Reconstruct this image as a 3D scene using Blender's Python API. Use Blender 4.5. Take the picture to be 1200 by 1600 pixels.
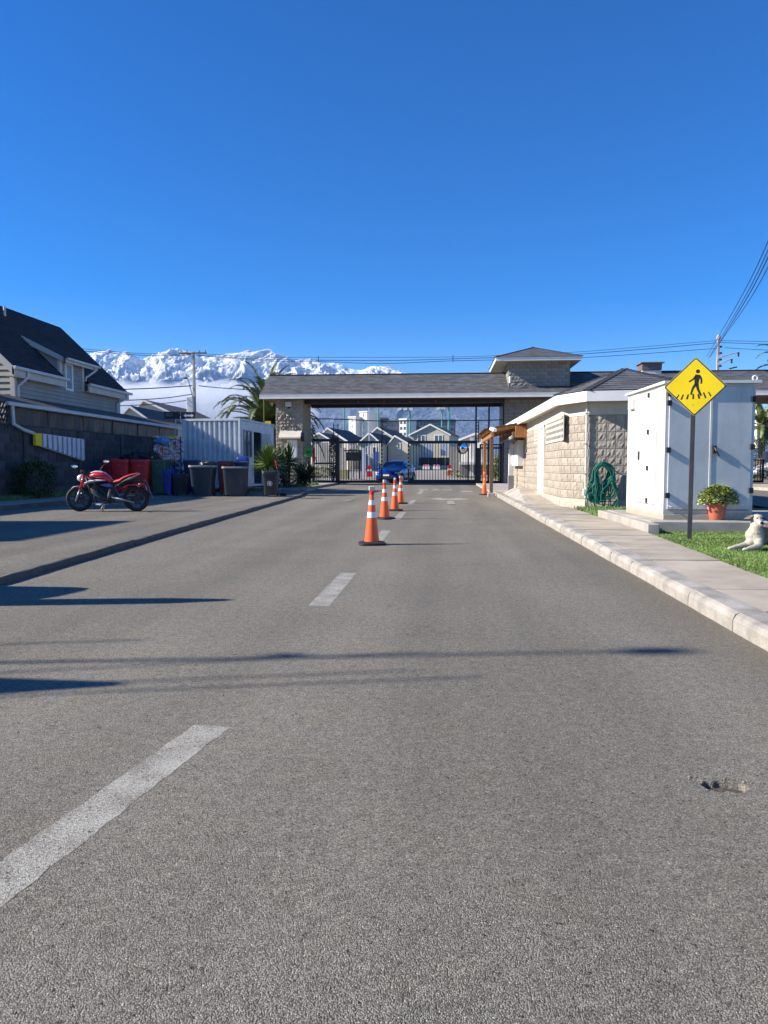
import bpy, math, random
import numpy as np
from mathutils import Vector, Matrix, noise
R = math.radians
random.seed(7); np.random.seed(7)
SC = bpy.context.scene
C = SC.collection
for o in list(bpy.data.objects): bpy.data.objects.remove(o)

# ------------------------------------------------------------ camera, sky, sun, exposure
F = 1130.0; CAMZ = 1.08; YAW = math.atan(93 / F); PITCH = math.atan(71 / F)
cd = bpy.data.cameras.new('camera'); cam = bpy.data.objects.new('camera', cd); C.objects.link(cam)
cd.sensor_fit = 'VERTICAL'; cd.sensor_height = 36; cd.lens = F / 1600 * 36
cd.clip_start = 0.05; cd.clip_end = 60000
cam.location = (0, 0, CAMZ); cam.rotation_euler = (R(90) - PITCH, 0, YAW)
SC.camera = cam
W = bpy.data.worlds.new('World'); SC.world = W; W.use_nodes = True
wn = W.node_tree.nodes; wl = W.node_tree.links
SUN_EL = R(31); SUN_AZ = R(261.5)          # azimuth clockwise from +Y
sky = wn.new('ShaderNodeTexSky'); sky.sky_type = 'NISHITA'; sky.sun_disc = False
sky.sun_elevation = SUN_EL; sky.sun_rotation = SUN_AZ
sky.altitude = 3000; sky.air_density = 1.25; sky.dust_density = 0.15; sky.ozone_density = 3.4
bg = wn['Background']; bg.inputs[1].default_value = 0.088
hs = wn.new('ShaderNodeHueSaturation'); hs.inputs['Saturation'].default_value = 1.5; hs.inputs['Hue'].default_value = .514   # phone rendering of a clear winter sky
wl.new(sky.outputs[0], hs.inputs['Color']); wl.new(hs.outputs[0], bg.inputs[0])
sd = bpy.data.lights.new('sun', 'SUN'); sd.energy = 4.9; sd.angle = R(0.53); sd.color = (1.0, 0.93, 0.83)
sun = bpy.data.objects.new('sun', sd); C.objects.link(sun)
sdir = Vector((math.sin(SUN_AZ) * math.cos(SUN_EL), math.cos(SUN_AZ) * math.cos(SUN_EL), math.sin(SUN_EL)))
sun.rotation_euler = sdir.to_track_quat('Z', 'Y').to_euler(); sun.location = (-20, -5, 30)
vs = SC.view_settings; vs.view_transform = 'Standard'; vs.look = 'None'; vs.gamma = 1; vs.exposure = 1.0
vs.use_curve_mapping = False
SC.cycles.max_bounces = 6; SC.cycles.diffuse_bounces = 3; SC.cycles.glossy_bounces = 3
SC.cycles.transparent_max_bounces = 8; SC.cycles.volume_bounces = 3

# ------------------------------------------------------------ measuring helpers (photo pixel -> place)
cY, sY = math.cos(YAW), math.sin(YAW)
HZ = 729.0
def at(px, py, D):
    """point at horizontal depth D seen at px,py"""
    t = (px - 600) / F * D
    return Vector((t * cY - D * sY, D * cY + t * sY, CAMZ + (HZ - py) / F * D))
def depY(px, Y):  t = (px - 600) / F; return Y / (cY + t * sY)
def depX(px, X):  t = (px - 600) / F; return X / (t * cY - sY)
def gp(px, py, z=0.0): return at(px, py, F * (CAMZ - z) / (py - HZ))
def onY(px, py, Y): return at(px, py, depY(px, Y))
def onX(px, py, X): return at(px, py, depX(px, X))
def dist(p): return -p[0] * sY + p[1] * cY
def gz(Y): return 0.0 if Y < 50 else min((Y - 50) * 0.017, 3.4)

# ------------------------------------------------------------ scene graph helpers
def tag(o, label=None, cat=None, group=None, kind=None):
    if label: o['label'] = label
    if cat: o['category'] = cat
    if group: o['group'] = group
    if kind: o['kind'] = kind
    return o
def thing(name, label, cat, loc=(0, 0, 0), rz=0, group=None):
    o = bpy.data.objects.new(name, None); C.objects.link(o); o.empty_display_size = .2
    o.location = loc; o.rotation_euler = (0, 0, rz)
    return tag(o, label, cat, group)
def kids(o): return [c for c in ALLCH.get(o.name, [])]
ALLCH = {}
def setparent(o, p):
    o.parent = p; ALLCH.setdefault(p.name, []).append(o)
def dup(root, loc, rz=None, label=None, scale=None):
    r = root.copy(); C.objects.link(r); r.location = loc
    if rz is not None: r.rotation_euler = (0, 0, rz)
    if scale: r.scale = scale
    if label: r['label'] = label
    def rec(src, dst):
        for ch in kids(src):
            c = ch.copy(); C.objects.link(c); c.parent = dst
            ALLCH.setdefault(dst.name, []).append(c)
            rec(ch, c)
    rec(root, r)
    return r

class MB:
    def __init__(s): s.v = []; s.f = []; s.m = []; s.uv = {}; s.cur = 0
    def mat(s, i): s.cur = i; return s
    def add(s, vs, fs, uv=None):
        b = len(s.v); s.v += [tuple(v) for v in vs]
        for k, f in enumerate(fs):
            if uv: s.uv[len(s.f)] = uv[k]
            s.f.append(tuple(b + i for i in f)); s.m.append(s.cur)
        return s
    def box(s, x0, x1, y0, y1, z0, z1, bev=0):
        if bev:
            return s.bbox(x0, x1, y0, y1, z0, z1, bev)
        s.add([(x0,y0,z0),(x1,y0,z0),(x1,y1,z0),(x0,y1,z0),(x0,y0,z1),(x1,y0,z1),(x1,y1,z1),(x0,y1,z1)],
              [(0,3,2,1),(4,5,6,7),(0,1,5,4),(1,2,6,5),(2,3,7,6),(3,0,4,7)]); return s
    def bbox(s, x0, x1, y0, y1, z0, z1, b):
        # chamfered box: 24 verts
        vs = []; idx = {}
        for sx, X in ((0, x0), (1, x1)):
            for sy, Y in ((0, y0), (1, y1)):
                for sz, Z in ((0, z0), (1, z1)):
                    dx = b if sx == 0 else -b; dy = b if sy == 0 else -b; dz = b if sz == 0 else -b
                    idx[(sx,sy,sz,'x')] = len(vs); vs.append((X, Y+dy, Z+dz))
                    idx[(sx,sy,sz,'y')] = len(vs); vs.append((X+dx, Y, Z+dz))
                    idx[(sx,sy,sz,'z')] = len(vs); vs.append((X+dx, Y+dy, Z))
        g = lambda a,b_,c,k: idx[(a,b_,c,k)]
        fs = []
        for a in (0,1):
            q = [g(a,0,0,'x'), g(a,1,0,'x'), g(a,1,1,'x'), g(a,0,1,'x')]; fs.append(q if a else q[::-1])
            q = [g(0,a,0,'y'), g(0,a,1,'y'), g(1,a,1,'y'), g(1,a,0,'y')]; fs.append(q if a else q[::-1])
            q = [g(0,0,a,'z'), g(1,0,a,'z'), g(1,1,a,'z'), g(0,1,a,'z')]; fs.append(q if a else q[::-1])
        for a in (0,1):
            for b_ in (0,1):
                q = [g(a,b_,0,'x'), g(a,b_,0,'y'), g(a,b_,1,'y'), g(a,b_,1,'x')]; fs.append(q if a==b_ else q[::-1])
                q = [g(a,0,b_,'x'), g(a,1,b_,'x'), g(a,1,b_,'z'), g(a,0,b_,'z')]; fs.append(q if a==b_ else q[::-1])
                q = [g(0,a,b_,'y'), g(0,a,b_,'z'), g(1,a,b_,'z'), g(1,a,b_,'y')]; fs.append(q if a==b_ else q[::-1])
                for c in (0,1):
                    t = [g(a,b_,c,'x'), g(a,b_,c,'y'), g(a,b_,c,'z')]; fs.append(t if (a+b_+c)%2 else t[::-1])
        s.add(vs, fs); return s
    def quad(s, a, b, c, d, uv=None): return s.add([a,b,c,d], [(0,1,2,3)], [uv] if uv else None)
    def obox(s, a, b, w, h, up=(0,0,1)):
        """beam from a to b, width w, height h"""
        a = Vector(a); b = Vector(b); d = (b-a).normalized(); u = Vector(up)
        sd_ = d.cross(u)
        if sd_.length < 1e-4: sd_ = d.cross(Vector((0,1,0)))
        sd_.normalize(); u = sd_.cross(d)
        vs = [p + sd_*(i*w/2) + u*(j*h/2) for p in (a,b) for (i,j) in ((-1,-1),(1,-1),(1,1),(-1,1))]
        return s.add(vs, [(0,3,2,1),(4,5,6,7),(0,1,5,4),(1,2,6,5),(2,3,7,6),(3,0,4,7)][0:6])
    def tube(s, pts, r, n=8, cap=True):
        pts = [Vector(p) for p in pts]; rs = r if isinstance(r, (list, tuple)) else [r]*len(pts)
        vs = []; fs = []; prev = None
        for i, p in enumerate(pts):
            d = (pts[min(i+1,len(pts)-1)] - pts[max(i-1,0)])
            if d.length < 1e-9: d = Vector((0,0,1))
            d.normalize()
            if prev is None:
                a = d.cross(Vector((0,0,1)));
                if a.length < 1e-3: a = d.cross(Vector((0,1,0)))
            else: a = prev - d*prev.dot(d)
            a.normalize(); prev = a; b = d.cross(a)
            for k in range(n):
                t = 2*math.pi*k/n; vs.append(p + (a*math.cos(t)+b*math.sin(t))*rs[i])
        for i in range(len(pts)-1):
            for k in range(n):
                fs.append((i*n+k, i*n+(k+1)%n, (i+1)*n+(k+1)%n, (i+1)*n+k))
        if cap:
            fs.append(tuple(range(n))[::-1]); fs.append(tuple((len(pts)-1)*n+k for k in range(n)))
        return s.add(vs, fs)
    def ell(s, c, r, nu=12, nv=8, rot=None):
        vs = []; fs = []; c = Vector(c); r = r if isinstance(r,(tuple,list)) else (r,r,r)
        for j in range(nv+1):
            ph = math.pi*j/nv
            for i in range(nu):
                t = 2*math.pi*i/nu
                v = Vector((r[0]*math.sin(ph)*math.cos(t), r[1]*math.sin(ph)*math.sin(t), r[2]*math.cos(ph)))
                if rot: v = rot @ v
                vs.append(c+v)
        for j in range(nv):
            for i in range(nu):
                fs.append((j*nu+i, (j+1)*nu+i, (j+1)*nu+(i+1)%nu, j*nu+(i+1)%nu))
        return s.add(vs, fs)
    def lathe(s, c, prof, n=20, axis='z'):
        vs = []; fs = []; c = Vector(c)
        for (r_, z) in prof:
            for i in range(n):
                t = 2*math.pi*i/n; p = (r_*math.cos(t), r_*math.sin(t), z)
                if axis == 'y': p = (p[0], p[2], p[1])
                if axis == 'x': p = (p[2], p[0], p[1])
                vs.append(c+Vector(p))
        m = len(prof)
        for j in range(m-1):
            for i in range(n): fs.append((j*n+i, j*n+(i+1)%n, (j+1)*n+(i+1)%n, (j+1)*n+i))
        return s.add(vs, fs)
    def rings(s, rings, cap0=True, cap1=True):
        n = len(rings[0]); vs = [p for r in rings for p in r]; fs = []
        for j in range(len(rings)-1):
            for i in range(n): fs.append((j*n+i, j*n+(i+1)%n, (j+1)*n+(i+1)%n, (j+1)*n+i))
        if cap0: fs.append(tuple(range(n))[::-1])
        if cap1: fs.append(tuple((len(rings)-1)*n+i for i in range(n)))
        return s.add(vs, fs)
    def prism(s, poly, d0, d1, axis='y'):
        """extrude 2D poly; axis y: poly=(x,z), axis x: poly=(y,z), axis z: poly=(x,y)"""
        def P(p, d):
            return {'y': (p[0], d, p[1]), 'x': (d, p[0], p[1]), 'z': (p[0], p[1], d)}[axis]
        n = len(poly); vs = [P(p, d0) for p in poly] + [P(p, d1) for p in poly]
        fs = [(i, (i+1)%n, n+(i+1)%n, n+i) for i in range(n)] + [tuple(range(n))[::-1], tuple(range(n, 2*n))]
        return s.add(vs, fs)
    def courses(s, a, b, c, d, n, lip, flip=False):
        """sloped/vertical surface a(bottom-left) b(bottom-right) c(top-right) d(top-left) as n lapped courses"""
        a, b, c, d = map(Vector, (a, b, c, d)); U = (b-a); L = U.length; U.normalize()
        N = U.cross((d-a) if (d-a).length > 1e-6 else (c-b)); N.normalize()
        V = N.cross(U)
        if abs(N.z) > .05: N = N if N.z > 0 else -N
        elif flip: N = -N
        for i in range(n):
            t0, t1 = i/n, (i+1)/n
            p0 = a.lerp(d, t0); p1 = b.lerp(c, t0); p2 = b.lerp(c, t1); p3 = a.lerp(d, t1)
            q0 = p0+N*lip; q1 = p1+N*lip
            uv = [((p-a).dot(U), (p-a).dot(V)) for p in (p0, p1, p2, p3)]
            s.quad(q0, q1, p2, p3, uv)
            s.quad(p0, p1, q1, q0, [uv[0], uv[1], uv[1], uv[0]])
        return s
    def build(s, name, mats, parent=None, world=True, smooth=False, kind=None, label=None, fixn=False):
        me = bpy.data.meshes.new(name)
        vs = s.v
        if parent is not None and world:
            L = parent.location; vs = [(v[0]-L[0], v[1]-L[1], v[2]-L[2]) for v in vs]
        me.from_pydata(vs, [], s.f)
        for m in (mats if isinstance(mats, (list, tuple)) else [mats]): me.materials.append(m)
        me.polygons.foreach_set('material_index', s.m)
        if smooth: me.polygons.foreach_set('use_smooth', [True]*len(s.f))
        if s.uv:
            ul = me.uv_layers.new(name='UVMap')
            for fi, p in enumerate(me.polygons):
                if fi in s.uv:
                    for k, li in enumerate(p.loop_indices): ul.data[li].uv = s.uv[fi][k]
        me.validate(); me.update()
        if fixn:
            import bmesh
            bm = bmesh.new(); bm.from_mesh(me); bmesh.ops.recalc_face_normals(bm, faces=bm.faces); bm.to_mesh(me); bm.free()
        o = bpy.data.objects.new(name, me); C.objects.link(o)
        if parent is not None: setparent(o, parent)
        if kind: o['kind'] = kind
        if label: o['label'] = label
        return o
def single(mb, name, mats, label, cat, group=None, smooth=False, org=None, fixn=False):
    """a top-level one-mesh thing whose origin sits at org"""
    org = Vector(org) if org is not None else Vector((0,0,0))
    mb.v = [(v[0]-org[0], v[1]-org[1], v[2]-org[2]) for v in mb.v]
    o = mb.build(name, mats, smooth=smooth, fixn=fixn); o.location = org
    return tag(o, label, cat, group)
def setting(mb, name, mats, smooth=False):
    o = mb.build(name, mats, smooth=smooth); o['kind'] = 'structure'; return o
def autosmooth(o, ang=35):
    o.data.polygons.foreach_set('use_smooth', [True]*len(o.data.polygons))
    try: o.data.set_sharp_from_angle(angle=R(ang))
    except Exception: pass
    return o

# ------------------------------------------------------------ materials
def newmat(name):
    m = bpy.data.materials.new(name); m.use_nodes = True
    return m, m.node_tree.nodes, m.node_tree.links, m.node_tree.nodes['Principled BSDF']
def mat(name, col, rough=.7, var=.12, scale=3., bump=0., bscale=60., metal=0., rnd=0., col2=None, spec=None, dirt=0., coat=0., stretch=None, fine=0.):
    """plain procedural material: base colour broken by noise at two scales, optional bump and per-object variation"""
    m, n, l, p = newmat(name)
    p.inputs['Roughness'].default_value = rough; p.inputs['Metallic'].default_value = metal
    if spec is not None: p.inputs['Specular IOR Level'].default_value = spec
    if coat: p.inputs['Coat Weight'].default_value = coat; p.inputs['Coat Roughness'].default_value = .06
    tc = n.new('ShaderNodeTexCoord'); src = tc.outputs['Object']
    if stretch:
        mp = n.new('ShaderNodeMapping'); mp.inputs['Scale'].default_value = stretch; l.new(src, mp.inputs[0]); src = mp.outputs[0]
    ns = n.new('ShaderNodeTexNoise'); ns.inputs['Scale'].default_value = scale; ns.inputs['Detail'].default_value = 6
    ns.inputs['Roughness'].default_value = .6
    l.new(src, ns.inputs['Vector'])
    c2 = col2 if col2 else tuple(c*(1-2.2*var) for c in col); c1 = col if col2 else tuple(min(1, c*(1+1.2*var)) for c in col)
    rp = n.new('ShaderNodeValToRGB'); rp.color_ramp.elements[0].position = .32; rp.color_ramp.elements[1].position = .68
    rp.color_ramp.elements[0].color = (*c2, 1); rp.color_ramp.elements[1].color = (*c1, 1)
    l.new(ns.outputs[0], rp.inputs[0]); out = rp.outputs[0]
    if fine:
        nf = n.new('ShaderNodeTexNoise'); nf.inputs['Scale'].default_value = bscale; nf.inputs['Detail'].default_value = 3
        l.new(tc.outputs['Object'], nf.inputs['Vector'])
        mr = n.new('ShaderNodeMapRange'); mr.inputs[1].default_value = .3; mr.inputs[2].default_value = .7
        mr.inputs[3].default_value = 1-fine; mr.inputs[4].default_value = 1+fine; l.new(nf.outputs[0], mr.inputs[0])
        mm = n.new('ShaderNodeVectorMath'); mm.operation = 'SCALE'; l.new(out, mm.inputs[0]); l.new(mr.outputs[0], mm.inputs['Scale']); out = mm.outputs[0]
    if rnd:
        oi = n.new('ShaderNodeObjectInfo'); mr = n.new('ShaderNodeMapRange'); mr.inputs[3].default_value = 1-rnd; mr.inputs[4].default_value = 1+rnd
        l.new(oi.outputs['Random'], mr.inputs[0])
        mm = n.new('ShaderNodeVectorMath'); mm.operation = 'SCALE'; l.new(out, mm.inputs[0]); l.new(mr.outputs[0], mm.inputs['Scale']); out = mm.outputs[0]
    l.new(out, p.inputs['Base Color'])
    if bump:
        nb = n.new('ShaderNodeTexNoise'); nb.inputs['Scale'].default_value = bscale; nb.inputs['Detail'].default_value = 4
        l.new(src, nb.inputs['Vector'])
        b = n.new('ShaderNodeBump'); b.inputs['Strength'].default_value = bump; b.inputs['Distance'].default_value = .6/bscale
        l.new(nb.outputs[0], b.inputs['Height']); l.new(b.outputs[0], p.inputs['Normal'])
    return m
def math_(n, l, op, a, b=None, clamp=False):
    x = n.new('ShaderNodeMath'); x.operation = op; x.use_clamp = clamp
    for i, q in enumerate((a, b)):
        if q is None: continue
        if isinstance(q, (int, float)): x.inputs[i].default_value = q
        else: l.new(q, x.inputs[i])
    return x.outputs[0]
def asphalt_nodes(n, l, base, warm=.0):
    """aggregate colour and height sockets, in world metres"""
    g = n.new('ShaderNodeNewGeometry'); P = g.outputs['Position']
    v = n.new('ShaderNodeTexVoronoi'); v.inputs['Scale'].default_value = 270; v.inputs['Randomness'].default_value = 1; l.new(P, v.inputs['Vector'])
    v2 = n.new('ShaderNodeTexVoronoi'); v2.inputs['Scale'].default_value = 120; l.new(P, v2.inputs['Vector'])
    sep = n.new('ShaderNodeSeparateColor'); l.new(v.outputs['Color'], sep.inputs[0])
    n0 = n.new('ShaderNodeTexNoise'); n0.inputs['Scale'].default_value = 420; n0.inputs['Detail'].default_value = 2; l.new(P, n0.inputs['Vector'])
    n1 = n.new('ShaderNodeTexNoise'); n1.inputs['Scale'].default_value = 22; n1.inputs['Detail'].default_value = 5; n1.inputs['Roughness'].default_value=.7; l.new(P, n1.inputs['Vector'])
    n2 = n.new('ShaderNodeTexNoise'); n2.inputs['Scale'].default_value = .9; n2.inputs['Detail'].default_value = 5; l.new(P, n2.inputs['Vector'])
    mp = n.new('ShaderNodeMapping'); mp.inputs['Scale'].default_value = (1.0, .06, 1); l.new(P, mp.inputs[0])
    n3 = n.new('ShaderNodeTexNoise'); n3.inputs['Scale'].default_value = 1.3; n3.inputs['Detail'].default_value = 3; l.new(mp.outputs[0], n3.inputs['Vector'])
    def rng(s, lo, hi, a=.0, b=1.):
        m = n.new('ShaderNodeMapRange'); m.inputs[1].default_value = a; m.inputs[2].default_value = b
        m.inputs[3].default_value = lo; m.inputs[4].default_value = hi; l.new(s, m.inputs[0]); return m.outputs[0]
    k = math_(n, l, 'MULTIPLY', rng(sep.outputs[0], .5, 1.5), rng(n1.outputs[0], .78, 1.2, .3, .7))
    k = math_(n, l, 'MULTIPLY', k, rng(n2.outputs[0], .92, 1.07, .3, .7))
    k = math_(n, l, 'MULTIPLY', k, rng(n3.outputs[0], .85, 1.11, .35, .65))
    k = math_(n, l, 'MULTIPLY', k, rng(v.outputs['Distance'], 1.18, .55, .15, .75))
    # sparse pale stones
    st = math_(n, l, 'GREATER_THAN', sep.outputs[1], .975); k = math_(n, l, 'ADD', k, math_(n, l, 'MULTIPLY', st, .75))
    # dark pits
    s2 = n.new('ShaderNodeSeparateColor'); l.new(v2.outputs['Color'], s2.inputs[0])
    pit = math_(n, l, 'GREATER_THAN', s2.outputs[2], .982); k = math_(n, l, 'SUBTRACT', k, math_(n, l, 'MULTIPLY', pit, .3))
    # hairline cracks in a few places
    wv = n.new('ShaderNodeVectorMath'); wv.operation = 'ADD'; nw = n.new('ShaderNodeTexNoise'); nw.inputs['Scale'].default_value = 2.2; nw.inputs['Detail'].default_value = 5
    l.new(P, nw.inputs['Vector']); l.new(P, wv.inputs[0]); l.new(nw.outputs['Color'], wv.inputs[1])
    ce = n.new('ShaderNodeTexVoronoi'); ce.feature = 'DISTANCE_TO_EDGE'; ce.inputs['Scale'].default_value = .55; l.new(wv.outputs[0], ce.inputs['Vector'])
    nm = n.new('ShaderNodeTexNoise'); nm.inputs['Scale'].default_value = .8; nm.inputs['Detail'].default_value = 2; l.new(P, nm.inputs['Vector'])
    crk = math_(n, l, 'MULTIPLY', rng(ce.outputs['Distance'], 1, 0, .0, .0028), rng(nm.outputs[0], 0, 1, .55, .60))
    k = math_(n, l, 'MULTIPLY', k, rng(crk, 1, .45))
    # tyre marks and a few oil drips down each lane
    no = n.new('ShaderNodeTexNoise'); no.inputs['Scale'].default_value = 5.5; no.inputs['Detail'].default_value = 2; l.new(P, no.inputs['Vector'])
    k = math_(n, l, 'MULTIPLY', k, rng(no.outputs[0], 1, .74, .70, .76))
    tint = n.new('ShaderNodeMix'); tint.data_type = 'RGBA'; tint.inputs['A'].default_value = (*base, 1)
    tint.inputs['B'].default_value = (base[0]*1.03, base[1]*1.0, base[2]*.96, 1)
    n4 = n.new('ShaderNodeTexNoise'); n4.inputs['Scale'].default_value = 3.2; n4.inputs['Detail'].default_value = 4; l.new(P, n4.inputs['Vector'])
    l.new(rng(n4.outputs[0], 0, 1, .42, .66), tint.inputs['Factor'])
    vm = n.new('ShaderNodeVectorMath'); vm.operation = 'SCALE'; l.new(tint.outputs['Result'], vm.inputs[0]); l.new(k, vm.inputs['Scale'])
    h = math_(n, l, 'MULTIPLY', rng(v.outputs['Distance'], 1, 0, 0, .8), .9)
    h = math_(n, l, 'ADD', h, math_(n, l, 'MULTIPLY', sep.outputs[2], .5))
    h = math_(n, l, 'ADD', h, math_(n, l, 'MULTIPLY', n0.outputs[0], .5))
    h = math_(n, l, 'SUBTRACT', h, math_(n, l, 'MULTIPLY', pit, .8))
    return P, vm.outputs[0], h, rng
def asphalt(name, base, kerbx=None):
    m, n, l, p = newmat(name)
    P, col, h, rng = asphalt_nodes(n, l, base)
    if kerbx is not None:   # dust gathered along the kerb
        s = n.new('ShaderNodeSeparateXYZ'); l.new(P, s.inputs[0])
        nz = n.new('ShaderNodeTexNoise'); nz.inputs['Scale'].default_value = 2.5; nz.inputs['Detail'].default_value = 5; l.new(P, nz.inputs['Vector'])
        d = math_(n, l, 'SUBTRACT', s.outputs[0], kerbx)
        d = math_(n, l, 'ADD', d, math_(n, l, 'MULTIPLY', math_(n, l, 'SUBTRACT', nz.outputs[0], .5), .7))
        fac = rng(d, 0, .5, -.45, .12)
        mx = n.new('ShaderNodeMix'); mx.data_type = 'RGBA'; mx.inputs['B'].default_value = (.17, .14, .10, 1)
        l.new(fac, mx.inputs['Factor']); l.new(col, mx.inputs['A']); col = mx.outputs['Result']
    l.new(col, p.inputs['Base Color']); p.inputs['Roughness'].default_value = .86; p.inputs['Specular IOR Level'].default_value = .3
    b = n.new('ShaderNodeBump'); b.inputs['Strength'].default_value = 1.0; b.inputs['Distance'].default_value = .0040
    l.new(h, b.inputs['Height']); l.new(b.outputs[0], p.inputs['Normal'])
    return m
def roadpaint(name, base, keep=.5):
    m, n, l, p = newmat(name)
    P, col, h, rng = asphalt_nodes(n, l, base)
    a = n.new('ShaderNodeTexNoise'); a.inputs['Scale'].default_value = 110; a.inputs['Detail'].default_value = 5; a.inputs['Roughness'].default_value = .75; l.new(P, a.inputs['Vector'])
    a2 = n.new('ShaderNodeTexNoise'); a2.inputs['Scale'].default_value = 7; a2.inputs['Detail'].default_value = 3; l.new(P, a2.inputs['Vector'])
    s = math_(n, l, 'ADD', math_(n, l, 'MULTIPLY', a.outputs[0], .82), math_(n, l, 'MULTIPLY', a2.outputs[0], .28))
    s = math_(n, l, 'ADD', s, math_(n, l, 'MULTIPLY', h, .06))
    fac = rng(s, 0, 1, .62-keep*.14, .76-keep*.14)
    mx = n.new('ShaderNodeMix'); mx.data_type = 'RGBA'; mx.inputs['B'].default_value = (.47, .45, .38, 1)
    l.new(fac, mx.inputs['Factor']); l.new(col, mx.inputs['A']); l.new(mx.outputs['Result'], p.inputs['Base Color'])
    p.inputs['Roughness'].default_value = .7
    b = n.new('ShaderNodeBump'); b.inputs['Strength'].default_value = .7; b.inputs['Distance'].default_value = .003
    l.new(h, b.inputs['Height']); l.new(b.outputs[0], p.inputs['Normal'])
    return m
def shingle(name, base, bw=.32, bh=.14, contrast=.35):
    m, n, l, p = newmat(name)
    uv = n.new('ShaderNodeUVMap'); uv.uv_map = 'UVMap'
    br = n.new('ShaderNodeTexBrick'); br.inputs['Scale'].default_value = 1; br.inputs['Brick Width'].default_value = bw
    br.inputs['Row Height'].default_value = bh; br.inputs['Mortar Size'].default_value = .006
    br.inputs['Color1'].default_value = (*[c*(1+contrast) for c in base], 1); br.inputs['Color2'].default_value = (*[c*(1-contrast) for c in base], 1)
    br.inputs['Mortar'].default_value = (*[c*.25 for c in base], 1)
    l.new(uv.outputs[0], br.inputs['Vector'])
    ns = n.new('ShaderNodeTexNoise'); ns.inputs['Scale'].default_value = 1.1; ns.inputs['Detail'].default_value = 6; l.new(uv.outputs[0], ns.inputs['Vector'])
    mr = n.new('ShaderNodeMapRange'); mr.inputs[1].default_value=.3; mr.inputs[2].default_value=.7; mr.inputs[3].default_value = .87; mr.inputs[4].default_value = 1.13; l.new(ns.outputs[0], mr.inputs[0])
    vm = n.new('ShaderNodeVectorMath'); vm.operation = 'SCALE'; l.new(br.outputs[0], vm.inputs[0]); l.new(mr.outputs[0], vm.inputs['Scale'])
    l.new(vm.outputs[0], p.inputs['Base Color']); p.inputs['Roughness'].default_value = .9
    nb = n.new('ShaderNodeTexNoise'); nb.inputs['Scale'].default_value = 90; l.new(uv.outputs[0], nb.inputs['Vector'])
    b = n.new('ShaderNodeBump'); b.inputs['Strength'].default_value = .4; b.inputs['Distance'].default_value = .008
    l.new(nb.outputs[0], b.inputs['Height']); l.new(b.outputs[0], p.inputs['Normal'])
    return m
M = {}
AB = (.268, .246, .197)
M['road'] = asphalt('asphalt_road', AB, kerbx=1.9)
M['parking'] = asphalt('asphalt_parking', (.24, .22, .178))
M['paint'] = roadpaint('worn_road_paint', AB, .55)
M['paint2'] = roadpaint('faded_road_paint', AB, .1)
M['concrete'] = mat('concrete', (.39, .36, .31), .85, .14, 2.2, .35, 120, rnd=.06, fine=.12)
M['slab'] = mat('pavement_concrete', (.40, .342, .262), .88, .13, 1.8, .35, 140, rnd=.07, fine=.13)
M['kerb'] = mat('kerb_concrete', (.36, .33, .28), .85, .18, 3.5, .4, 90, rnd=.07, fine=.15)
M['kerbL'] = mat('kerb_concrete_shaded', (.11, .104, .092), .85, .16, 3.5, .4, 90, rnd=.07, fine=.15)  # left kerb darkened: its shaded face and shadow are put into the colour
M['block'] = mat('split_block', (.385, .335, .268), .9, .14, 6, .5, 45, rnd=.12, fine=.16)
M['blockg'] = mat('grey_block', (.30, .28, .25), .9, .14, 5, .6, 50, rnd=.16, fine=.14)
M['blockd'] = mat('shaded_grey_block', (.085, .083, .085), .9, .2, 3, .5, 50, rnd=.25, fine=.14)  # shade on the left wall is put into a darker block colour
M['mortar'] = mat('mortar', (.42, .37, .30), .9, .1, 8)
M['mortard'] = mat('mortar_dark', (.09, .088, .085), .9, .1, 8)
M['white'] = mat('white_paint', (.84, .82, .77), .55, .04, 2)
M['plaster'] = mat('pale_plaster', (.60, .55, .46), .85, .06, 2)
M['cabinet'] = mat('cabinet_enamel', (.60, .61, .62), .45, .07, 2.2, .04, 9, spec=.4)
M['cabframe'] = mat('cabinet_frame', (.66, .66, .65), .45, .05, 3)
M['soffit'] = mat('soffit', (.55, .5, .42), .8, .06, 2)
M['roofg'] = shingle('grey_shingles', (.092, .096, .102))
M['roofd'] = shingle('dark_shingles', (.028, .027, .028))
M['roofh'] = shingle('house_shingles', (.10, .10, .102))
M['siding'] = mat('beige_siding', (.34, .325, .29), .7, .05, 1.5)
M['trim'] = mat('cream_trim', (.58, .55, .48), .6, .05, 2)
M['gutter'] = mat('gutter_enamel', (.62, .61, .58), .45, .05, 2)
M['black'] = mat('black_paint', (.012, .012, .014), .45, .2, 4)
M['dark'] = mat('dark_metal', (.035, .035, .04), .5, .2, 4, metal=.3)
M['postdark'] = mat('grey_post_paint', (.045, .045, .05), .5, .15, 6)
M['rubber'] = mat('rubber', (.015, .015, .016), .75, .2, 6)
M['steel'] = mat('bright_steel', (.55, .55, .55), .3, .08, 6, metal=.9)
M['alu'] = mat('aluminium', (.62, .63, .64), .38, .08, 5, metal=.6)
M['wood'] = mat('stained_wood', (.42, .17, .045), .6, .18, 3, .3, 30, stretch=(6, 6, 1))
M['woodb'] = mat('brown_wood', (.17, .10, .06), .7, .18, 3, .3, 30, stretch=(6, 6, 1))
M['orange'] = mat('cone_orange', (.86, .12, .025), .42, .05, 6)
M['reflect'] = mat('cone_reflective', (.80, .79, .77), .35, .03, 20)
M['conecap'] = mat('cone_cap', (.62, .60, .50), .5, .06, 10)
M['yellow'] = mat('sign_yellow', (.95, .68, .002), .42, .03, 4)
M['signblack'] = mat('sign_black', (.02, .02, .022), .5, .1, 10)
M['signback'] = mat('sign_edge', (.62, .56, .36), .5, .1, 6)
M['glass'] = mat('window_glass', (.06, .085, .11), .08, .2, 1.5, spec=.8)
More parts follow.
